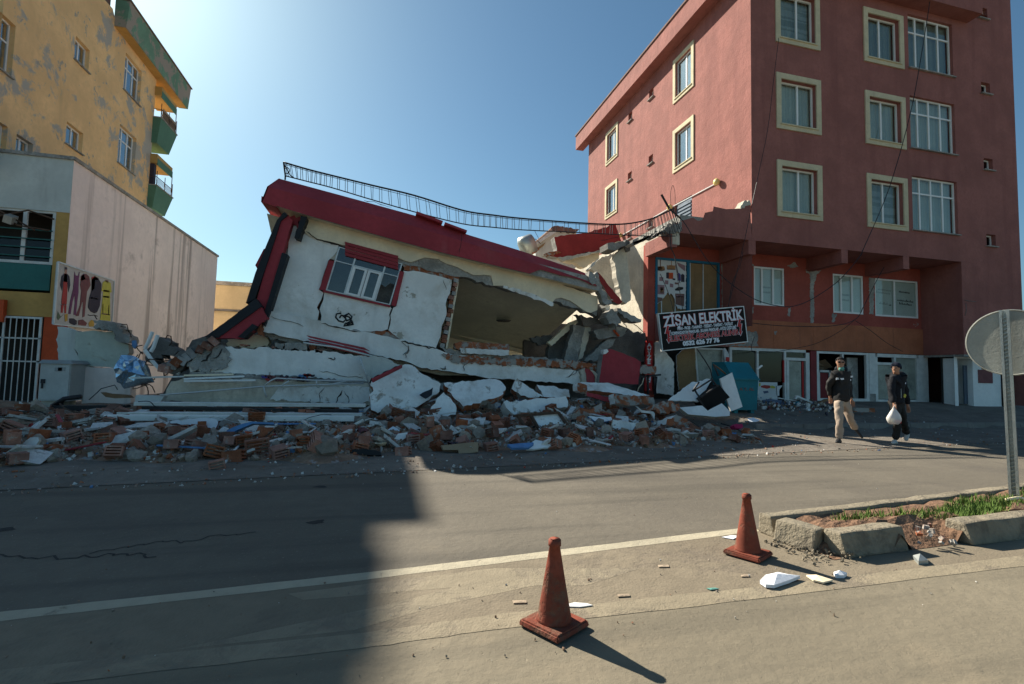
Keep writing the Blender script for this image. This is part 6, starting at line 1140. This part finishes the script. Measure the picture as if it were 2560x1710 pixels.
# ================================================================== TRAFFIC ISLAND, CONES, ROAD SIGN, LITTER
isl = thing('traffic_island', 'narrow traffic island with broken kerb stones in the foreground', 'traffic island', (5, 3.4, 0))
def kst(a, b, wd, h0, nm='kerb_stone', mt='kerb_stone', batter=.05):
    a = Vector((*a, 0)); b = Vector((*b, 0)); d = (b-a).normalized(); n = Vector((-d.y, d.x, 0)); bm = bmesh.new()
    vs_ = [bm.verts.new(p) for p in (a-n*batter, b-n*batter, b+n*wd, a+n*wd, a+Vector((0, 0, h0)), b+Vector((0, 0, h0)), b+n*(wd-.01)+Vector((0, 0, h0)), a+n*(wd-.01)+Vector((0, 0, h0)))]
    for f in ((0, 3, 2, 1), (4, 5, 6, 7), (0, 1, 5, 4), (1, 2, 6, 5), (2, 3, 7, 6), (3, 0, 4, 7)): bm.faces.new([vs_[i] for i in f])
    bmesh.ops.bevel(bm, geom=bm.edges[:], offset=.018, segments=2, profile=.6, affect='EDGES'); bmesh.ops.subdivide_edges(bm, edges=[e for e in bm.edges if e.calc_length() > .25], cuts=4, use_grid_fill=True)
    for v in bm.verts: v.co += v.co.normalized()*.006*noise.noise(v.co*9)+Vector((0, 0, .012*noise.noise(v.co*4)))
    m_ = MB(); m_.v = [v.co.copy() for v in bm.verts]; bm.verts.index_update(); m_.f = [[v.index for v in f.verts] for f in bm.faces]; m_.m = [0]*len(m_.f); bm.free(); m_.build(nm, mt, isl)
pf = [Vector((3.18, 3.60)), Vector((4.05, 3.58+.12)), Vector((4.95, 3.82)), Vector((5.85, 3.96)), Vector((6.8, 4.10)), Vector((7.7, 4.24)), Vector((8.7, 4.38)), Vector((10, 4.58)), Vector((11.5, 4.8)), Vector((13, 5.03))]
for a, b in zip(pf, pf[1:]): kst((a.x, a.y), (b.x-.008, b.y-.001), .13, .17)
kst((3.16, 3.52), (3.26, 3.22), .16, .165); 
kst((3.36, 3.10), (4.03, 3.15), .15, .175); kst((4.68, 3.14), (5.50, 3.20), .16, .175); kst((5.51, 3.20), (6.4, 3.26), .16, .175); kst((6.41, 3.26), (7.3, 3.33), .16, .175); kst((7.31, 3.33), (8.3, 3.4), .16, .175); kst((8.31, 3.4), (9.6, 3.5), .16, .175)
m_ = MB(); NX, NY = 60, 12
for i in range(NX+1):
    X = 3.25+(13-3.25)*(i/NX)**1.3
    for j in range(NY+1):
        ya = 3.06+.075*(X-3.36); yb = 3.68+.147*(X-3.25); Y = ya+(yb-ya)*j/NY; gap = 1-sstep(3.95, 4.05, X)*(1-sstep(4.6, 4.72, X)); nose = sstep(3.2, 3.5, X)
        z = .135+.04*noise.noise(Vector((X*4, Y*6, 1)))+.02*noise.noise(Vector((X*20, Y*20, 3)))
        if j < 5: z *= (gap+(1-gap)*(j/5)) if 3.9 < X < 4.75 else (0 if j < 3 else 1)
        m_.v.append(Vector((X, Y, z*nose+.006)))
for i in range(NX):
    for j in range(NY): m_.f.append([i*(NY+1)+j, (i+1)*(NY+1)+j, (i+1)*(NY+1)+j+1, i*(NY+1)+j+1]); m_.m.append(0)
m_.build('soil', 'soil', isl)
for i in range(12):
    X, Y = random.uniform(4.08, 4.62), random.uniform(3.02, 3.25); q_ = random.uniform(.02, .045); m_ = MB(); m_.obox((X, Y, .05+.09*(Y-3.0)/.25), (q_, q_*.8, q_*.6), [random.uniform(0, 3) for _ in range(3)]); m_.build('brick_crumb', 'brick_edge', isl)
# crumbled mortar at the nose of the island
m_ = MB()
for i in range(150):
    X, Y = random.uniform(3.0, 3.45), random.uniform(2.98, 3.5); s = random.uniform(.006, .022); m_.obox((X, Y, .015+.08*max(0, (X-3.05))*random.random()), (s, s*.8, s*.6), [random.uniform(0, 3) for _ in range(3)])
struct(m_.build('island_crumbs', 'kerb_stone'), 'stuff')
# grass on the island
m_ = MB(); tufts = [(4.95, 3.42, .22, 520), (5.35, 3.52, .25, 420), (5.9, 3.75, .25, 380), (6.45, 3.7, .3, 520), (5.6, 3.62, .3, 420), (4.6, 3.5, .16, 160), (3.9, 3.48, .14, 130), (4.25, 3.55, .12, 90), (6.9, 3.9, .3, 260), (7.6, 3.9, .4, 260), (8.6, 4.1, .5, 260)]
for cx, cy, rr, n in tufts:
    for i in range(n):
        a = random.uniform(0, 6.28); q = rr*math.sqrt(random.random()); x, y = cx+q*math.cos(a)*1.4, cy+q*math.sin(a)*.55; h_ = random.uniform(.03, .095); d = Vector((random.uniform(-.04, .04), random.uniform(-.04, .04), h_)); w_ = Vector((math.cos(a*3)*.005, math.sin(a*3)*.005, 0)); b_ = Vector((x, y, .125))
        m_.add([b_-w_, b_+w_, b_+d*.6+w_*.6, b_+d, b_+d*.6-w_*.6], [(0, 1, 2, 3, 4)])
o = struct(m_.build('grass', 'grass'), 'stuff'); o['label'] = 'short green grass growing on the traffic island'; o['category'] = 'grass'
for pts, mt, lab in (([(6.1, 3.72, .16), (6.2, 3.66, .19), (6.32, 3.64, .15), (6.42, 3.55, .18)], 'cream', 'pale cloth strip tied round the foot of the sign post'),):
    m_ = MB(); m_.tube(smoothpts(pts, 4), .018, 5); tag(m_.build('cloth_strip', mt), lab, 'cloth')
# cones
def cone(loc, rz, tilt, label):
    t = thing('traffic_cone', label, 'traffic cone', loc, 'worn traffic cones on the dirt strip'); o = Vector(loc); m_ = MB(); H_ = .445
    rings = [(.0, .30), (.03, .29), (.035, .255), (.05, .245)]
    s = .135
    bm = bmesh.new(); bmesh.ops.create_cube(bm, size=1)
    for v in bm.verts: v.co = Vector((v.co.x*s*2*(1 if v.co.z < 0 else .93), v.co.y*s*2*(1 if v.co.z < 0 else .93), (v.co.z+.5)*.032))
    bmesh.ops.bevel(bm, geom=bm.edges[:], offset=.008, segments=2, affect='EDGES'); rot = Euler((0, 0, rz)).to_matrix()
    m_.v = [o+rot @ v.co for v in bm.verts]; bm.verts.index_update(); m_.f = [[v.index for v in f.verts] for f in bm.faces]; m_.m = [0]*len(m_.f); bm.free(); m_.build('base', 'cone_red', t)
    m_ = MB(); prof = [(.030, .094), (.042, .090), (.20, .062), (.33, .040), (.405, .028), (.408, .034), (.438, .033), (H_, .026), (H_-.02, .018)]; tl = Vector((tilt, 0, 1)).normalized()
    m_.tube([o+tl*z for z, r_ in prof], [r_ for z, r_ in prof], 24); m_.build('body', 'cone_red', t, True)
cone((.905, 2.545, .011), .55, -.01, 'nearer dark red traffic cone on the dirt strip, beside the edge line')
cone((2.675, 3.255, .011), .5, -.02, 'farther red traffic cone beside the end of the traffic island')
# round sign seen from behind
rs = thing('round_road_sign', 'round metal road sign seen from behind on a grey post at the right edge', 'road sign', (6.32, 3.80, .1))
nd = Vector((-.90, -.43, 0)).normalized(); xd = Vector((0, 0, 1)).cross(nd); sc_c = Vector((6.36, 3.80, 1.765))+xd*.0-nd*.05
m_ = MB(); RR = .345; m_.prism([sc_c+xd*(RR*math.cos(a))+Vector((0, 0, RR*math.sin(a))) for a in [2*math.pi*i/48 for i in range(48)]], -nd*.012); m_.build('disc', 'sign_back', rs)
m_ = MB(); m_.tube([sc_c+nd*.004+xd*(RR*math.cos(a))+Vector((0, 0, RR*math.sin(a))) for a in [2*math.pi*i/48 for i in range(49)]], .009, 5); m_.build('rim', 'sign_back', rs)
sc2 = sc_c+xd*.62-nd*.1+Vector((0, 0, .1)); m_ = MB(); m_.prism([sc2+xd*(RR*math.cos(a))+Vector((0, 0, RR*math.sin(a))) for a in [2*math.pi*i/40 for i in range(40)]], -nd*.012); m_.build('second_disc', 'sign_back', rs)
pb, pt = Vector((6.36, 3.80, .02)), Vector((6.31, 3.80, 2.10)); m_ = MB(); m_.bar(pb+nd*.02-xd*.028, pt+nd*.02-xd*.028, .022, .05, nd); m_.bar(pb+nd*.02+xd*.028, pt+nd*.02+xd*.028, .022, .05, nd); m_.bar(pb-nd*.005, pt-nd*.005, .07, .012, nd)
m_.build('post', 'galv', rs)
for i in range(46):
    p = pb.lerp(pt, .08+.9*i/46); m_ = MB(); m_.bar(p+nd*.012-xd*.016-Vector((0, 0, .006)), p+nd*.012+xd*.016+Vector((0, 0, .010)), .014, .02, nd); m_.build('rung', 'galv', rs)
# litter
def flat(name, label, pts, z, th, mt, crum=.0):
    m_ = MB(); P = [WZ('n', x, y, z) for x, y in pts]; c = sum(P, Vector())/len(P)+Vector((0, 0, crum)); n = len(P); m_.add(P+[c]+[p-Vector((0, 0, th)) for p in P], [(i, (i+1) % n, n) for i in range(n)]+[(i, n+1+i, n+1+(i+1) % n, (i+1) % n) for i in range(n)]); tag(m_.build(name, mt), label, 'litter')
flat('paper_sheet', 'bright white crumpled paper on the dirt strip right of the farther cone', [(0, 830), (40, 790), (130, 770), (200, 785), (285, 795), (200, 830), (100, 862), (40, 858)], .03, .02, 'paper', .03)
flat('paper_sheet', 'cream paper scrap right of the bright white paper', [(330, 790), (400, 788), (520, 825), (450, 842), (380, 825)], .02, .01, 'cream', .012)
flat('white_stone', 'small white scrap below the broken kerb end', [(525, 770), (560, 762), (620, 775), (600, 792), (540, 792)], .025, .02, 'paper', .02)
flat('glass_bottle', 'grey blue crushed can in the kerb shadow', [(1090, 650), (1150, 645), (1200, 685), (1130, 692)], .03, .03, 'galv', .03)
KEY['N'] = KEY['n']
def flat_o(name, label, pts, mt):
    KEY['n'] = KEY['o']; flat(name, label, pts, .010, .004, mt, .004); KEY['n'] = KEY['N']
flat_o('plastic_bottle', 'crushed clear plastic bottle beside the nearer cone', [(500, 1000), (560, 985), (650, 992), (690, 1005), (600, 1018), (520, 1015)], 'poster_white')
flat_o('paper_scrap', 'cream scrap in the middle of the dirt strip', [(865, 928), (950, 925), (955, 940), (870, 945)], 'dust_tan')
flat_o('paper_scrap', 'pale cyan scrap near the edge line', [(1500, 885), (1560, 880), (1590, 888), (1530, 896)], 'blue_board' if 'blue_board' in M else 'mask_green')
flat_o('paper_scrap', 'tan scrap left of the nearer cone', [(115, 972), (215, 970), (218, 988), (125, 990)], 'dust_tan')
flat_o('plastic_wrap', 'yellowish wrapper beside the farther cone', [(1610, 520), (1680, 508), (1735, 512), (1690, 535)], 'paper')
flat_o('paper_scrap', 'tan scrap between the two cones', [(1155, 720), (1230, 718), (1235, 732), (1160, 733)], 'dust_tan')
flat_o('paper_scrap', 'tan scrap left of the bright white paper', [(1745, 790), (1800, 785), (1805, 800), (1750, 802)], 'dust_tan')

# ================================================================== RIGHT EDGE: fence, hedge, tent roof
fe = thing('iron_fence', 'black iron bar fence on a low wall beyond the red building', 'fence', (26, 16, .4))
m_ = MB(); m_.box((23.5, 15.6, .2), (33, 15.85, .72)); m_.build('low_wall', 'pale_concrete', fe)
m_ = MB(); m_.bar((23.5, 15.7, 1.60), (33, 15.7, 1.60), .04, .04); m_.bar((23.5, 15.7, .82), (33, 15.7, .82), .04, .04); m_.build('rail', 'iron_black', fe)
for i in range(62): m_ = MB(); x = 23.6+i*.15; m_.tube([(x, 15.7, .72), (x, 15.7, 1.72)], .011, 5); m_.build('fence_bar', 'iron_black', fe)
def leaves(name, label, cat, c, sz, n, mt, ls=.07):
    m_ = MB()
    for i in range(n):
        d = Vector((random.gauss(0, 1), random.gauss(0, 1), random.gauss(0, 1))).normalized()*random.uniform(.55, 1.0)**.5; d *= 1+.25*noise.noise(d*3+Vector(c)); p = Vector((c[0]+d.x*sz[0], c[1]+d.y*sz[1], c[2]+d.z*sz[2])); e = Euler((random.uniform(0, 6.28), random.uniform(0, 6.28), random.uniform(0, 6.28))).to_matrix(); l_ = ls*random.uniform(.6, 1.3)
        m_.add([p, p+e @ Vector((l_*.35, l_*.5, 0)), p+e @ Vector((0, l_, .0)), p+e @ Vector((-l_*.35, l_*.5, 0))], [(0, 1, 2, 3)])
    t = thing(name, label, cat, (c[0], c[1], .3)); m_.build('foliage', mt, t); s_ = MB(); s_.tube([(c[0], c[1], .2), (c[0], c[1], c[2])], [.06, .03], 6); s_.build('trunk', 'wood', t)
leaves('hedge_shrub', 'yellow green hedge shrub behind the fence next to the red building', 'shrub', (24.6, 16.6, .95), (1.0, .5, .75), 2600, 'grass', .10)
leaves('hedge_shrub', 'dark green hedge shrub behind the fence right of the sign post', 'shrub', (26.6, 16.7, 1.0), (1.2, .5, .8), 2600, 'leaf', .10)
leaves('hedge_shrub', 'dark green tall shrub further back behind the fence', 'shrub', (25.4, 18.5, 1.5), (1.6, .6, 1.0), 2600, 'leaf', .12)
tn = thing('brown_tent', 'brown sloping tent roof behind the fence at the right edge', 'tent', (28, 20, 0))
m_ = MB(); m_.prism([(24.2, 19.5, 1.7), (25.0, 19.5, 2.6), (31, 19.5, 2.2), (31, 19.5, 1.4)], (0, 5, .6)); m_.build('roof', 'tarp_brown', tn)
for x in (24.8, 27.5, 30.5): m_ = MB(); m_.tube([(x, 19.6, 0), (x, 19.6, 2.0)], .05, 6); m_.build('pole', 'wood', tn)
m_ = MB(); m_.box((29, 22, 0), (40, 28, 3.2)); tag(m_.build('garden_wall', 'beige_far'), 'beige wall beyond the fence at the far right', 'wall')

# ================================================================== PEOPLE
def skin(name, pts, edges, mt, parent, org, scale, sub=2, fix=None):
    names = list(pts); me = bpy.data.meshes.new('tmp'); me.from_pydata([Vector(pts[n][0]) for n in names], [(names.index(a), names.index(b)) for a, b in edges], []); o = bpy.data.objects.new('tmp', me); col.objects.link(o)
    sk = o.modifiers.new('s', 'SKIN'); sk.use_smooth_shade = True
    lay = me.skin_vertices[0].data
    for i, n in enumerate(names): r_ = pts[n][1]; lay[i].radius = (r_, r_) if not isinstance(r_, tuple) else r_; lay[i].use_root = (i == 0)
    ss = o.modifiers.new('u', 'SUBSURF'); ss.levels = sub; ss.render_levels = sub
    dg = bpy.context.evaluated_depsgraph_get(); m2 = bpy.data.meshes.new_from_object(o.evaluated_get(dg)); bpy.data.objects.remove(o); m2.name = name
    if fix:
        for v in m2.vertices: v.co = fix(v.co)
    m2.transform(Matrix.Scale(scale, 4)); m2.materials.clear(); m2.materials.append(M[mt]); m2.polygons.foreach_set('use_smooth', [True]*len(m2.polygons))
    return link(bpy.data.objects.new(name, m2), org, parent)
def ball(name, mt, parent, c, r, org, zc=-9, n=(16, 10), warp=None, scale=1):
    bm = bmesh.new(); bmesh.ops.create_uvsphere(bm, u_segments=n[0], v_segments=n[1], radius=1)
    for v in bm.verts:
        v.co = Vector((v.co.x*r[0], v.co.y*r[1], max(zc, v.co.z)*r[2]))
        if warp: v.co = warp(v.co)
        v.co = (v.co+Vector(c))*scale
    me = bpy.data.meshes.new(name); bm.to_mesh(me); bm.free(); me.materials.append(M[mt]); me.polygons.foreach_set('use_smooth', [True]*len(me.polygons)); return link(bpy.data.objects.new(name, me), org, parent)
def person(label, org, scale, J, face, jacket, trouser, shoe, hat):
    t = thing('person', label, 'person', org); F = Vector(face).normalized(); S_ = Vector((-F.y, F.x, 0)); hc = Vector(J['head']); o = Vector(org)
    a = {k: Vector(v) for k, v in J.items()}
    def mid(p, q, f=.5): return p.lerp(q, f)
    pts = {'pelvis': (a['pelvis'], (.09, .07)), 'waist': (mid(a['pelvis'], a['chest'], .45), (.10, .075)), 'chest': (a['chest'], (.16, .11)), 'neck0': (a['neck'], .062), 'neck1': (hc-Vector((0, 0, .10))-F*.02, .056), 'jaw': (hc+Vector((0, 0, -.06))+F*.012, (.060, .066)), 'head': (hc+Vector((0, 0, .02)), (.078, .092)), 'crown': (hc+Vector((0, 0, .085))-F*.008, (.062, .072))}
    ed = [('pelvis', 'waist'), ('waist', 'chest'), ('chest', 'neck0'), ('neck0', 'neck1'), ('neck1', 'jaw'), ('jaw', 'head'), ('head', 'crown')]
    nt_ = hc+F*.080+Vector((0, 0, -.012)); ch_ = hc+F*.065+Vector((0, 0, -.085)); br_ = hc+F*.085+Vector((0, 0, .03))
    def facefix(c):
        c = c.copy()
        for q, rr, am in ((nt_, .032, .034), (ch_, .045, .018), (br_, .04, .006)):
            k = max(0, 1-(c-q).length/rr)
            if k: c += F*(am*k*k*(3-2*k))
        for sg in (-1, 1):
            k = max(0, 1-(c-(hc+S_*(.080*sg)-F*.005)).length/.035)
            if k: c += S_*(sg*.016*k)
        return c
    for s in 'LR':
        pts['sh'+s] = (a['sh'+s], .055); pts['el'+s] = (a['el'+s], .040); pts['wr'+s] = (a['wr'+s], .028); h = a['ha'+s]; pm_ = mid(a['wr'+s], h, .42); pts['pa'+s] = (pm_, (.034, .024))
        ed += [('chest', 'sh'+s), ('sh'+s, 'el'+s), ('el'+s, 'wr'+s), ('wr'+s, 'pa'+s)]
        d = (h-a['wr'+s]).normalized(); side = S_
        for i in range(4):
            off = side*(.03*(i-1.5)/1.5); ln = (.075, .088, .082, .062)[i]; k1 = pm_+off*.8+d*.03; k2 = pm_+off+d*(.03+ln*.55)+F*.008; k3 = pm_+off+d*(.03+ln*.85)+F*.028
            pts['f%d%s' % (i, s)] = (k1, .0105); pts['g%d%s' % (i, s)] = (k2, .0095); pts['h%d%s' % (i, s)] = (k3, .008); ed += [('pa'+s, 'f%d%s' % (i, s)), ('f%d%s' % (i, s), 'g%d%s' % (i, s)), ('g%d%s' % (i, s), 'h%d%s' % (i, s))]
        sg = 1 if side.dot(F) >= 0 else -1; th = pm_-d*.01+side*.035+F*.02; pts['t0'+s] = (th, .013); pts['t1'+s] = (th+d*.045+F*.015, .010); ed += [('pa'+s, 't0'+s), ('t0'+s, 't1'+s)]
        pts['hip'+s] = (a['hip'+s], .06); pts['kn'+s] = (a['kn'+s], .045); pts['an'+s] = (a['an'+s], .022); pts['toe'+s] = (mid(a['an'+s], a['toe'+s], .6), .012); ed += [('pelvis', 'hip'+s), ('hip'+s, 'kn'+s), ('kn'+s, 'an'+s), ('an'+s, 'toe'+s)]
    skin('body', pts, ed, 'skin', t, org, scale, 3, facefix)
    jp = {'chest': (a['chest'], (.205, .15)), 'waist': (mid(a['pelvis'], a['chest'], .45), (.205, .155)), 'hem': (a['pelvis']+Vector((0, 0, .03)), (.20, .155)), 'hem2': (a['pelvis']+Vector((0, 0, -.09)), (.195, .15)), 'nk': (a['neck']-Vector((0, 0, .01)), (.125, .10)), 'collar': (a['neck']+Vector((0, 0, .05)), (.085, .082))}
    je = [('chest', 'waist'), ('waist', 'hem'), ('hem', 'hem2'), ('chest', 'nk'), ('nk', 'collar')]
    for s in 'LR':
        sh, el, wr = a['sh'+s], a['el'+s], a['wr'+s]
        jp['s'+s] = (sh, .080); jp['e'+s] = (el, .070); jp['m'+s] = (mid(sh, el), .078); jp['n'+s] = (mid(el, wr), .062); jp['w'+s] = (wr, .052); je += [('nk', 's'+s), ('s'+s, 'm'+s), ('m'+s, 'e'+s), ('e'+s, 'n'+s), ('n'+s, 'w'+s)]
    def wr_(c):
        return c+Vector((noise.noise(c*9), noise.noise(c*9+Vector((5, 0, 0))), noise.noise(c*11+Vector((0, 7, 0)))))*.022
    jk = skin('jacket', jp, je, jacket, t, org, scale, 3, wr_)
    tp_ = {'p': (a['pelvis']+Vector((0, 0, .07)), (.165, .13)), 'c': (a['pelvis']+Vector((0, 0, -.04)), (.15, .12))}; te = [('p', 'c')]
    for s in 'LR':
        hp, kn, an = a['hip'+s], a['kn'+s], a['an'+s]
        tp_['h'+s] = (hp-Vector((0, 0, .05)), .108); tp_['t'+s] = (mid(hp, kn, .55), .092); tp_['k'+s] = (kn, .076); tp_['q'+s] = (mid(kn, an), .074); tp_['a'+s] = (an+(kn-an).normalized()*.0, .066); te += [('c', 'h'+s), ('h'+s, 't'+s), ('t'+s, 'k'+s), ('k'+s, 'q'+s), ('q'+s, 'a'+s)]
    skin('trousers', tp_, te, trouser, t, org, scale, 3, wr_)
    for s in 'LR':
        an, to = a['an'+s], a['toe'+s]; d = (to-an).normalized(); hl = an-Vector((d.x, d.y, 0)).normalized()*.045+Vector((0, 0, -.05)) if an.z < .15 else an-d*.04+Vector((.02, 0, -.03))
        skin('shoe', {'b': (mid(hl, to, .45)+Vector((0, 0, .012)), (.046, .040)), 'a': (an+Vector((0, 0, .01)), .048), 'h': (hl, .038), 't': (to, (.040, .026))}, [('b', 'a'), ('b', 'h'), ('b', 't')], shoe, t, org, scale, 2)
    return t, jk, F, S_, hc, o
# first walker: black jacket, khaki trousers, sunglasses
s1 = 1.0
J1 = dict(pelvis=(.0, 0, .93), chest=(-.01, 0, 1.34), neck=(.0, 0, 1.53), head=(-.05, -.04, 1.70), shR=(-.165, -.02, 1.45), elR=(-.19, .14, 1.20), wrR=(-.12, .17, .98), haR=(-.10, .16, .82), shL=(.175, .0, 1.46), elL=(.255, .05, 1.18), wrL=(.235, -.03, .93), haL=(.225, -.08, .75), hipR=(-.085, 0, .90), hipL=(.085, 0, .90), knR=(-.19, -.12, .50), knL=(.17, -.06, .49), anR=(-.17, -.10, .085), toeR=(-.34, -.18, .032), anL=(.55, .16, .27), toeL=(.63, .06, .07))
t1, jk, F, S_, hc, o1 = person('man in sunglasses, black jacket and khaki trousers walking on the road', (9.52, 8.70, 0), s1, J1, (-.62, -.78, -.05), 'jacket_black', 'trouser_khaki', 'shoe_black', None)
ball('hair', 'hair', t1, hc+Vector((0, 0, .036))-F*.012, (.088, .096, .092), o1, -9, (24, 16), lambda c: c if c.z-.62*c.dot(F) > -.012 else c*.72)
for sg in (-1, 1): ball('sunglasses', 'sign_black', t1, hc+F*.080+S_*(.034*sg)+Vector((0, 0, .016)), (.027, .027, .018), o1, n=(10, 6))
ball('face_mask', 'mask_green', t1, Vector(J1['neck'])+F*.075+Vector((0, 0, .045)), (.055, .055, .06), o1, n=(10, 8))
ball('hood', 'jacket_navy', t1, Vector(J1['neck'])-F*.06+Vector((.02, 0, .03)), (.13, .12, .085), o1, n=(14, 10))
for pts, mt in (([(-.20, .02), (-.05, .03)], 'text_white'), ([(.0, .03), (.17, .0)], 'text_white')):
    m_ = MB(); P = []
    for i in range(9):
        u = pts[0][0]+(pts[1][0]-pts[0][0])*i/8; y = -.145-.02*math.cos(u*6)+.07*(u/.2)**2*.8; P.append(o1+Vector((u-.01, y, 1.315+pts[0][1]+.006*math.sin(i)+(pts[1][1]-pts[0][1])*i/8)))
    m_.add([q for p in P for q in (p, p+Vector((0, 0, .035)), p+Vector((0, .03, .035)), p+Vector((0, .03, 0)))], [(4*i+j, 4*i+4+j, 4*i+4+(j+1) % 4, 4*i+(j+1) % 4) for i in range(8) for j in range(4)]); m_.build('chest_stripe', mt, t1)
m_ = MB()
for i in range(4): m_.obox(o1+Vector((.065+i*.028, -.150+.02*i*.3, 1.405+.006*(i % 2))), (.022, .02, .035), (0, .1, 0))
m_.build('chest_print', 'text_white', t1)
# second walker: beanie, dark padded jacket, carrying a bag
J2 = dict(pelvis=(.03, 0, .90), chest=(.04, -.01, 1.28), neck=(.0, -.03, 1.46), head=(-.07, -.09, 1.60), shR=(-.15, -.08, 1.38), elR=(-.23, -.10, 1.11), wrR=(-.225, -.16, .88), haR=(-.225, -.17, .74), shL=(.27, .05, 1.40), elL=(.36, .07, 1.10), wrL=(.385, .03, .83), haL=(.375, .0, .66), hipR=(-.04, -.02, .86), hipL=(.11, .02, .86), knR=(-.08, -.10, .48), knL=(.19, -.02, .47), anR=(-.09, -.06, .085), toeR=(-.25, -.12, .032), anL=(.46, .12, .20), toeL=(.36, .07, .05))
t2, jk, F, S_, hc, o2 = person('man in dark blue knit cap and padded jacket carrying a plastic bag', (10.62, 8.40, 0), 1.0, J2, (-.96, -.30, 0), 'jacket_navy', 'trouser_black', 'shoe_white', 1)
ball('knit_cap', 'beanie', t2, hc+Vector((.0, 0, .035))-F*.014, (.098, .100, .108), o2, -9, (24, 16), lambda c: c if c.z-.35*c.dot(F) > -.03 else c*.75)
for sg in (-1, 1): ball('eye', 'hair', t2, hc+F*.078+S_*(.032*sg)+Vector((0, 0, .014)), (.012, .012, .008), o2, n=(8, 6))
ball('hood', 'jacket_navy', t2, Vector(J2['neck'])-F*.11+Vector((.02, .02, .0)), (.16, .15, .10), o2, n=(14, 10))
m_ = MB(); m_.obox(o2+Vector((.06, -.165, 1.30)), (.075, .02, .06), (0, 0, .1)); m_.build('chest_patch', 'p_bluegrey', t2)
m_ = MB(); m_.obox(o2+Vector((.035, -.172, 1.30)), (.015, .016, .045), (0, 0, .1)); m_.obox(o2+Vector((.065, -.172, 1.30)), (.03, .016, .03), (0, 0, .1)); m_.build('patch_print', 'text_white', t2)
m_ = MB(); m_.obox(o2+Vector((.05, -.168, 1.03)), (.05, .02, .07), (0, .5, 0)); m_.build('yellow_tag', 'p_yellow', t2)
m_ = MB(); m_.bar(o2+Vector((-.03, -.165, 1.36)), o2+Vector((-.05, -.172, .98)), .012, .012); m_.build('zip', 'galv', t2)
m_ = MB(); m_.bar(o2+Vector((-.13, -.15, 1.345)), o2+Vector((-.06, -.165, 1.35)), .02, .02); m_.build('sleeve_print', 'mask_green', t2)
# plastic bag in his hand
bgt = thing('plastic_bag', 'thin white plastic bag of red packets held by the man in the knit cap', 'bag', o2+Vector((-.24, -.17, .42)))
def bagw(c): 
    k = 1-.72*sstep(-.1, .22, c.z); return Vector((c.x*k+.02*c.z, c.y*k+.012*noise.noise(c*14), c.z+.01*noise.noise(c*20)))
ball('bag_body', 'bag', bgt, Vector((-.255, -.17, .60)), (.175, .11, .20), o2, -.82, (24, 16), bagw)
m_ = MB(); q = o2+Vector((-.235, -.17, .79)); m_.tube([q+Vector((-.02, 0, -.02)), q+Vector((-.015, -.01, .03)), q+Vector((.01, 0, .06)), q+Vector((.03, .01, .03)), q+Vector((.03, 0, -.02))], .010, 6); m_.build('bag_handle', 'bag', bgt)
m_ = MB(); m_.obox(o2+Vector((-.20, -.17, .49)), (.17, .09, .06), (0, .05, 0)); m_.build('packet', 'bag_red', bgt)
m_ = MB(); m_.obox(o2+Vector((-.32, -.17, .52)), (.09, .08, .09), (0, .2, .2)); m_.build('packet', 'cream', bgt)
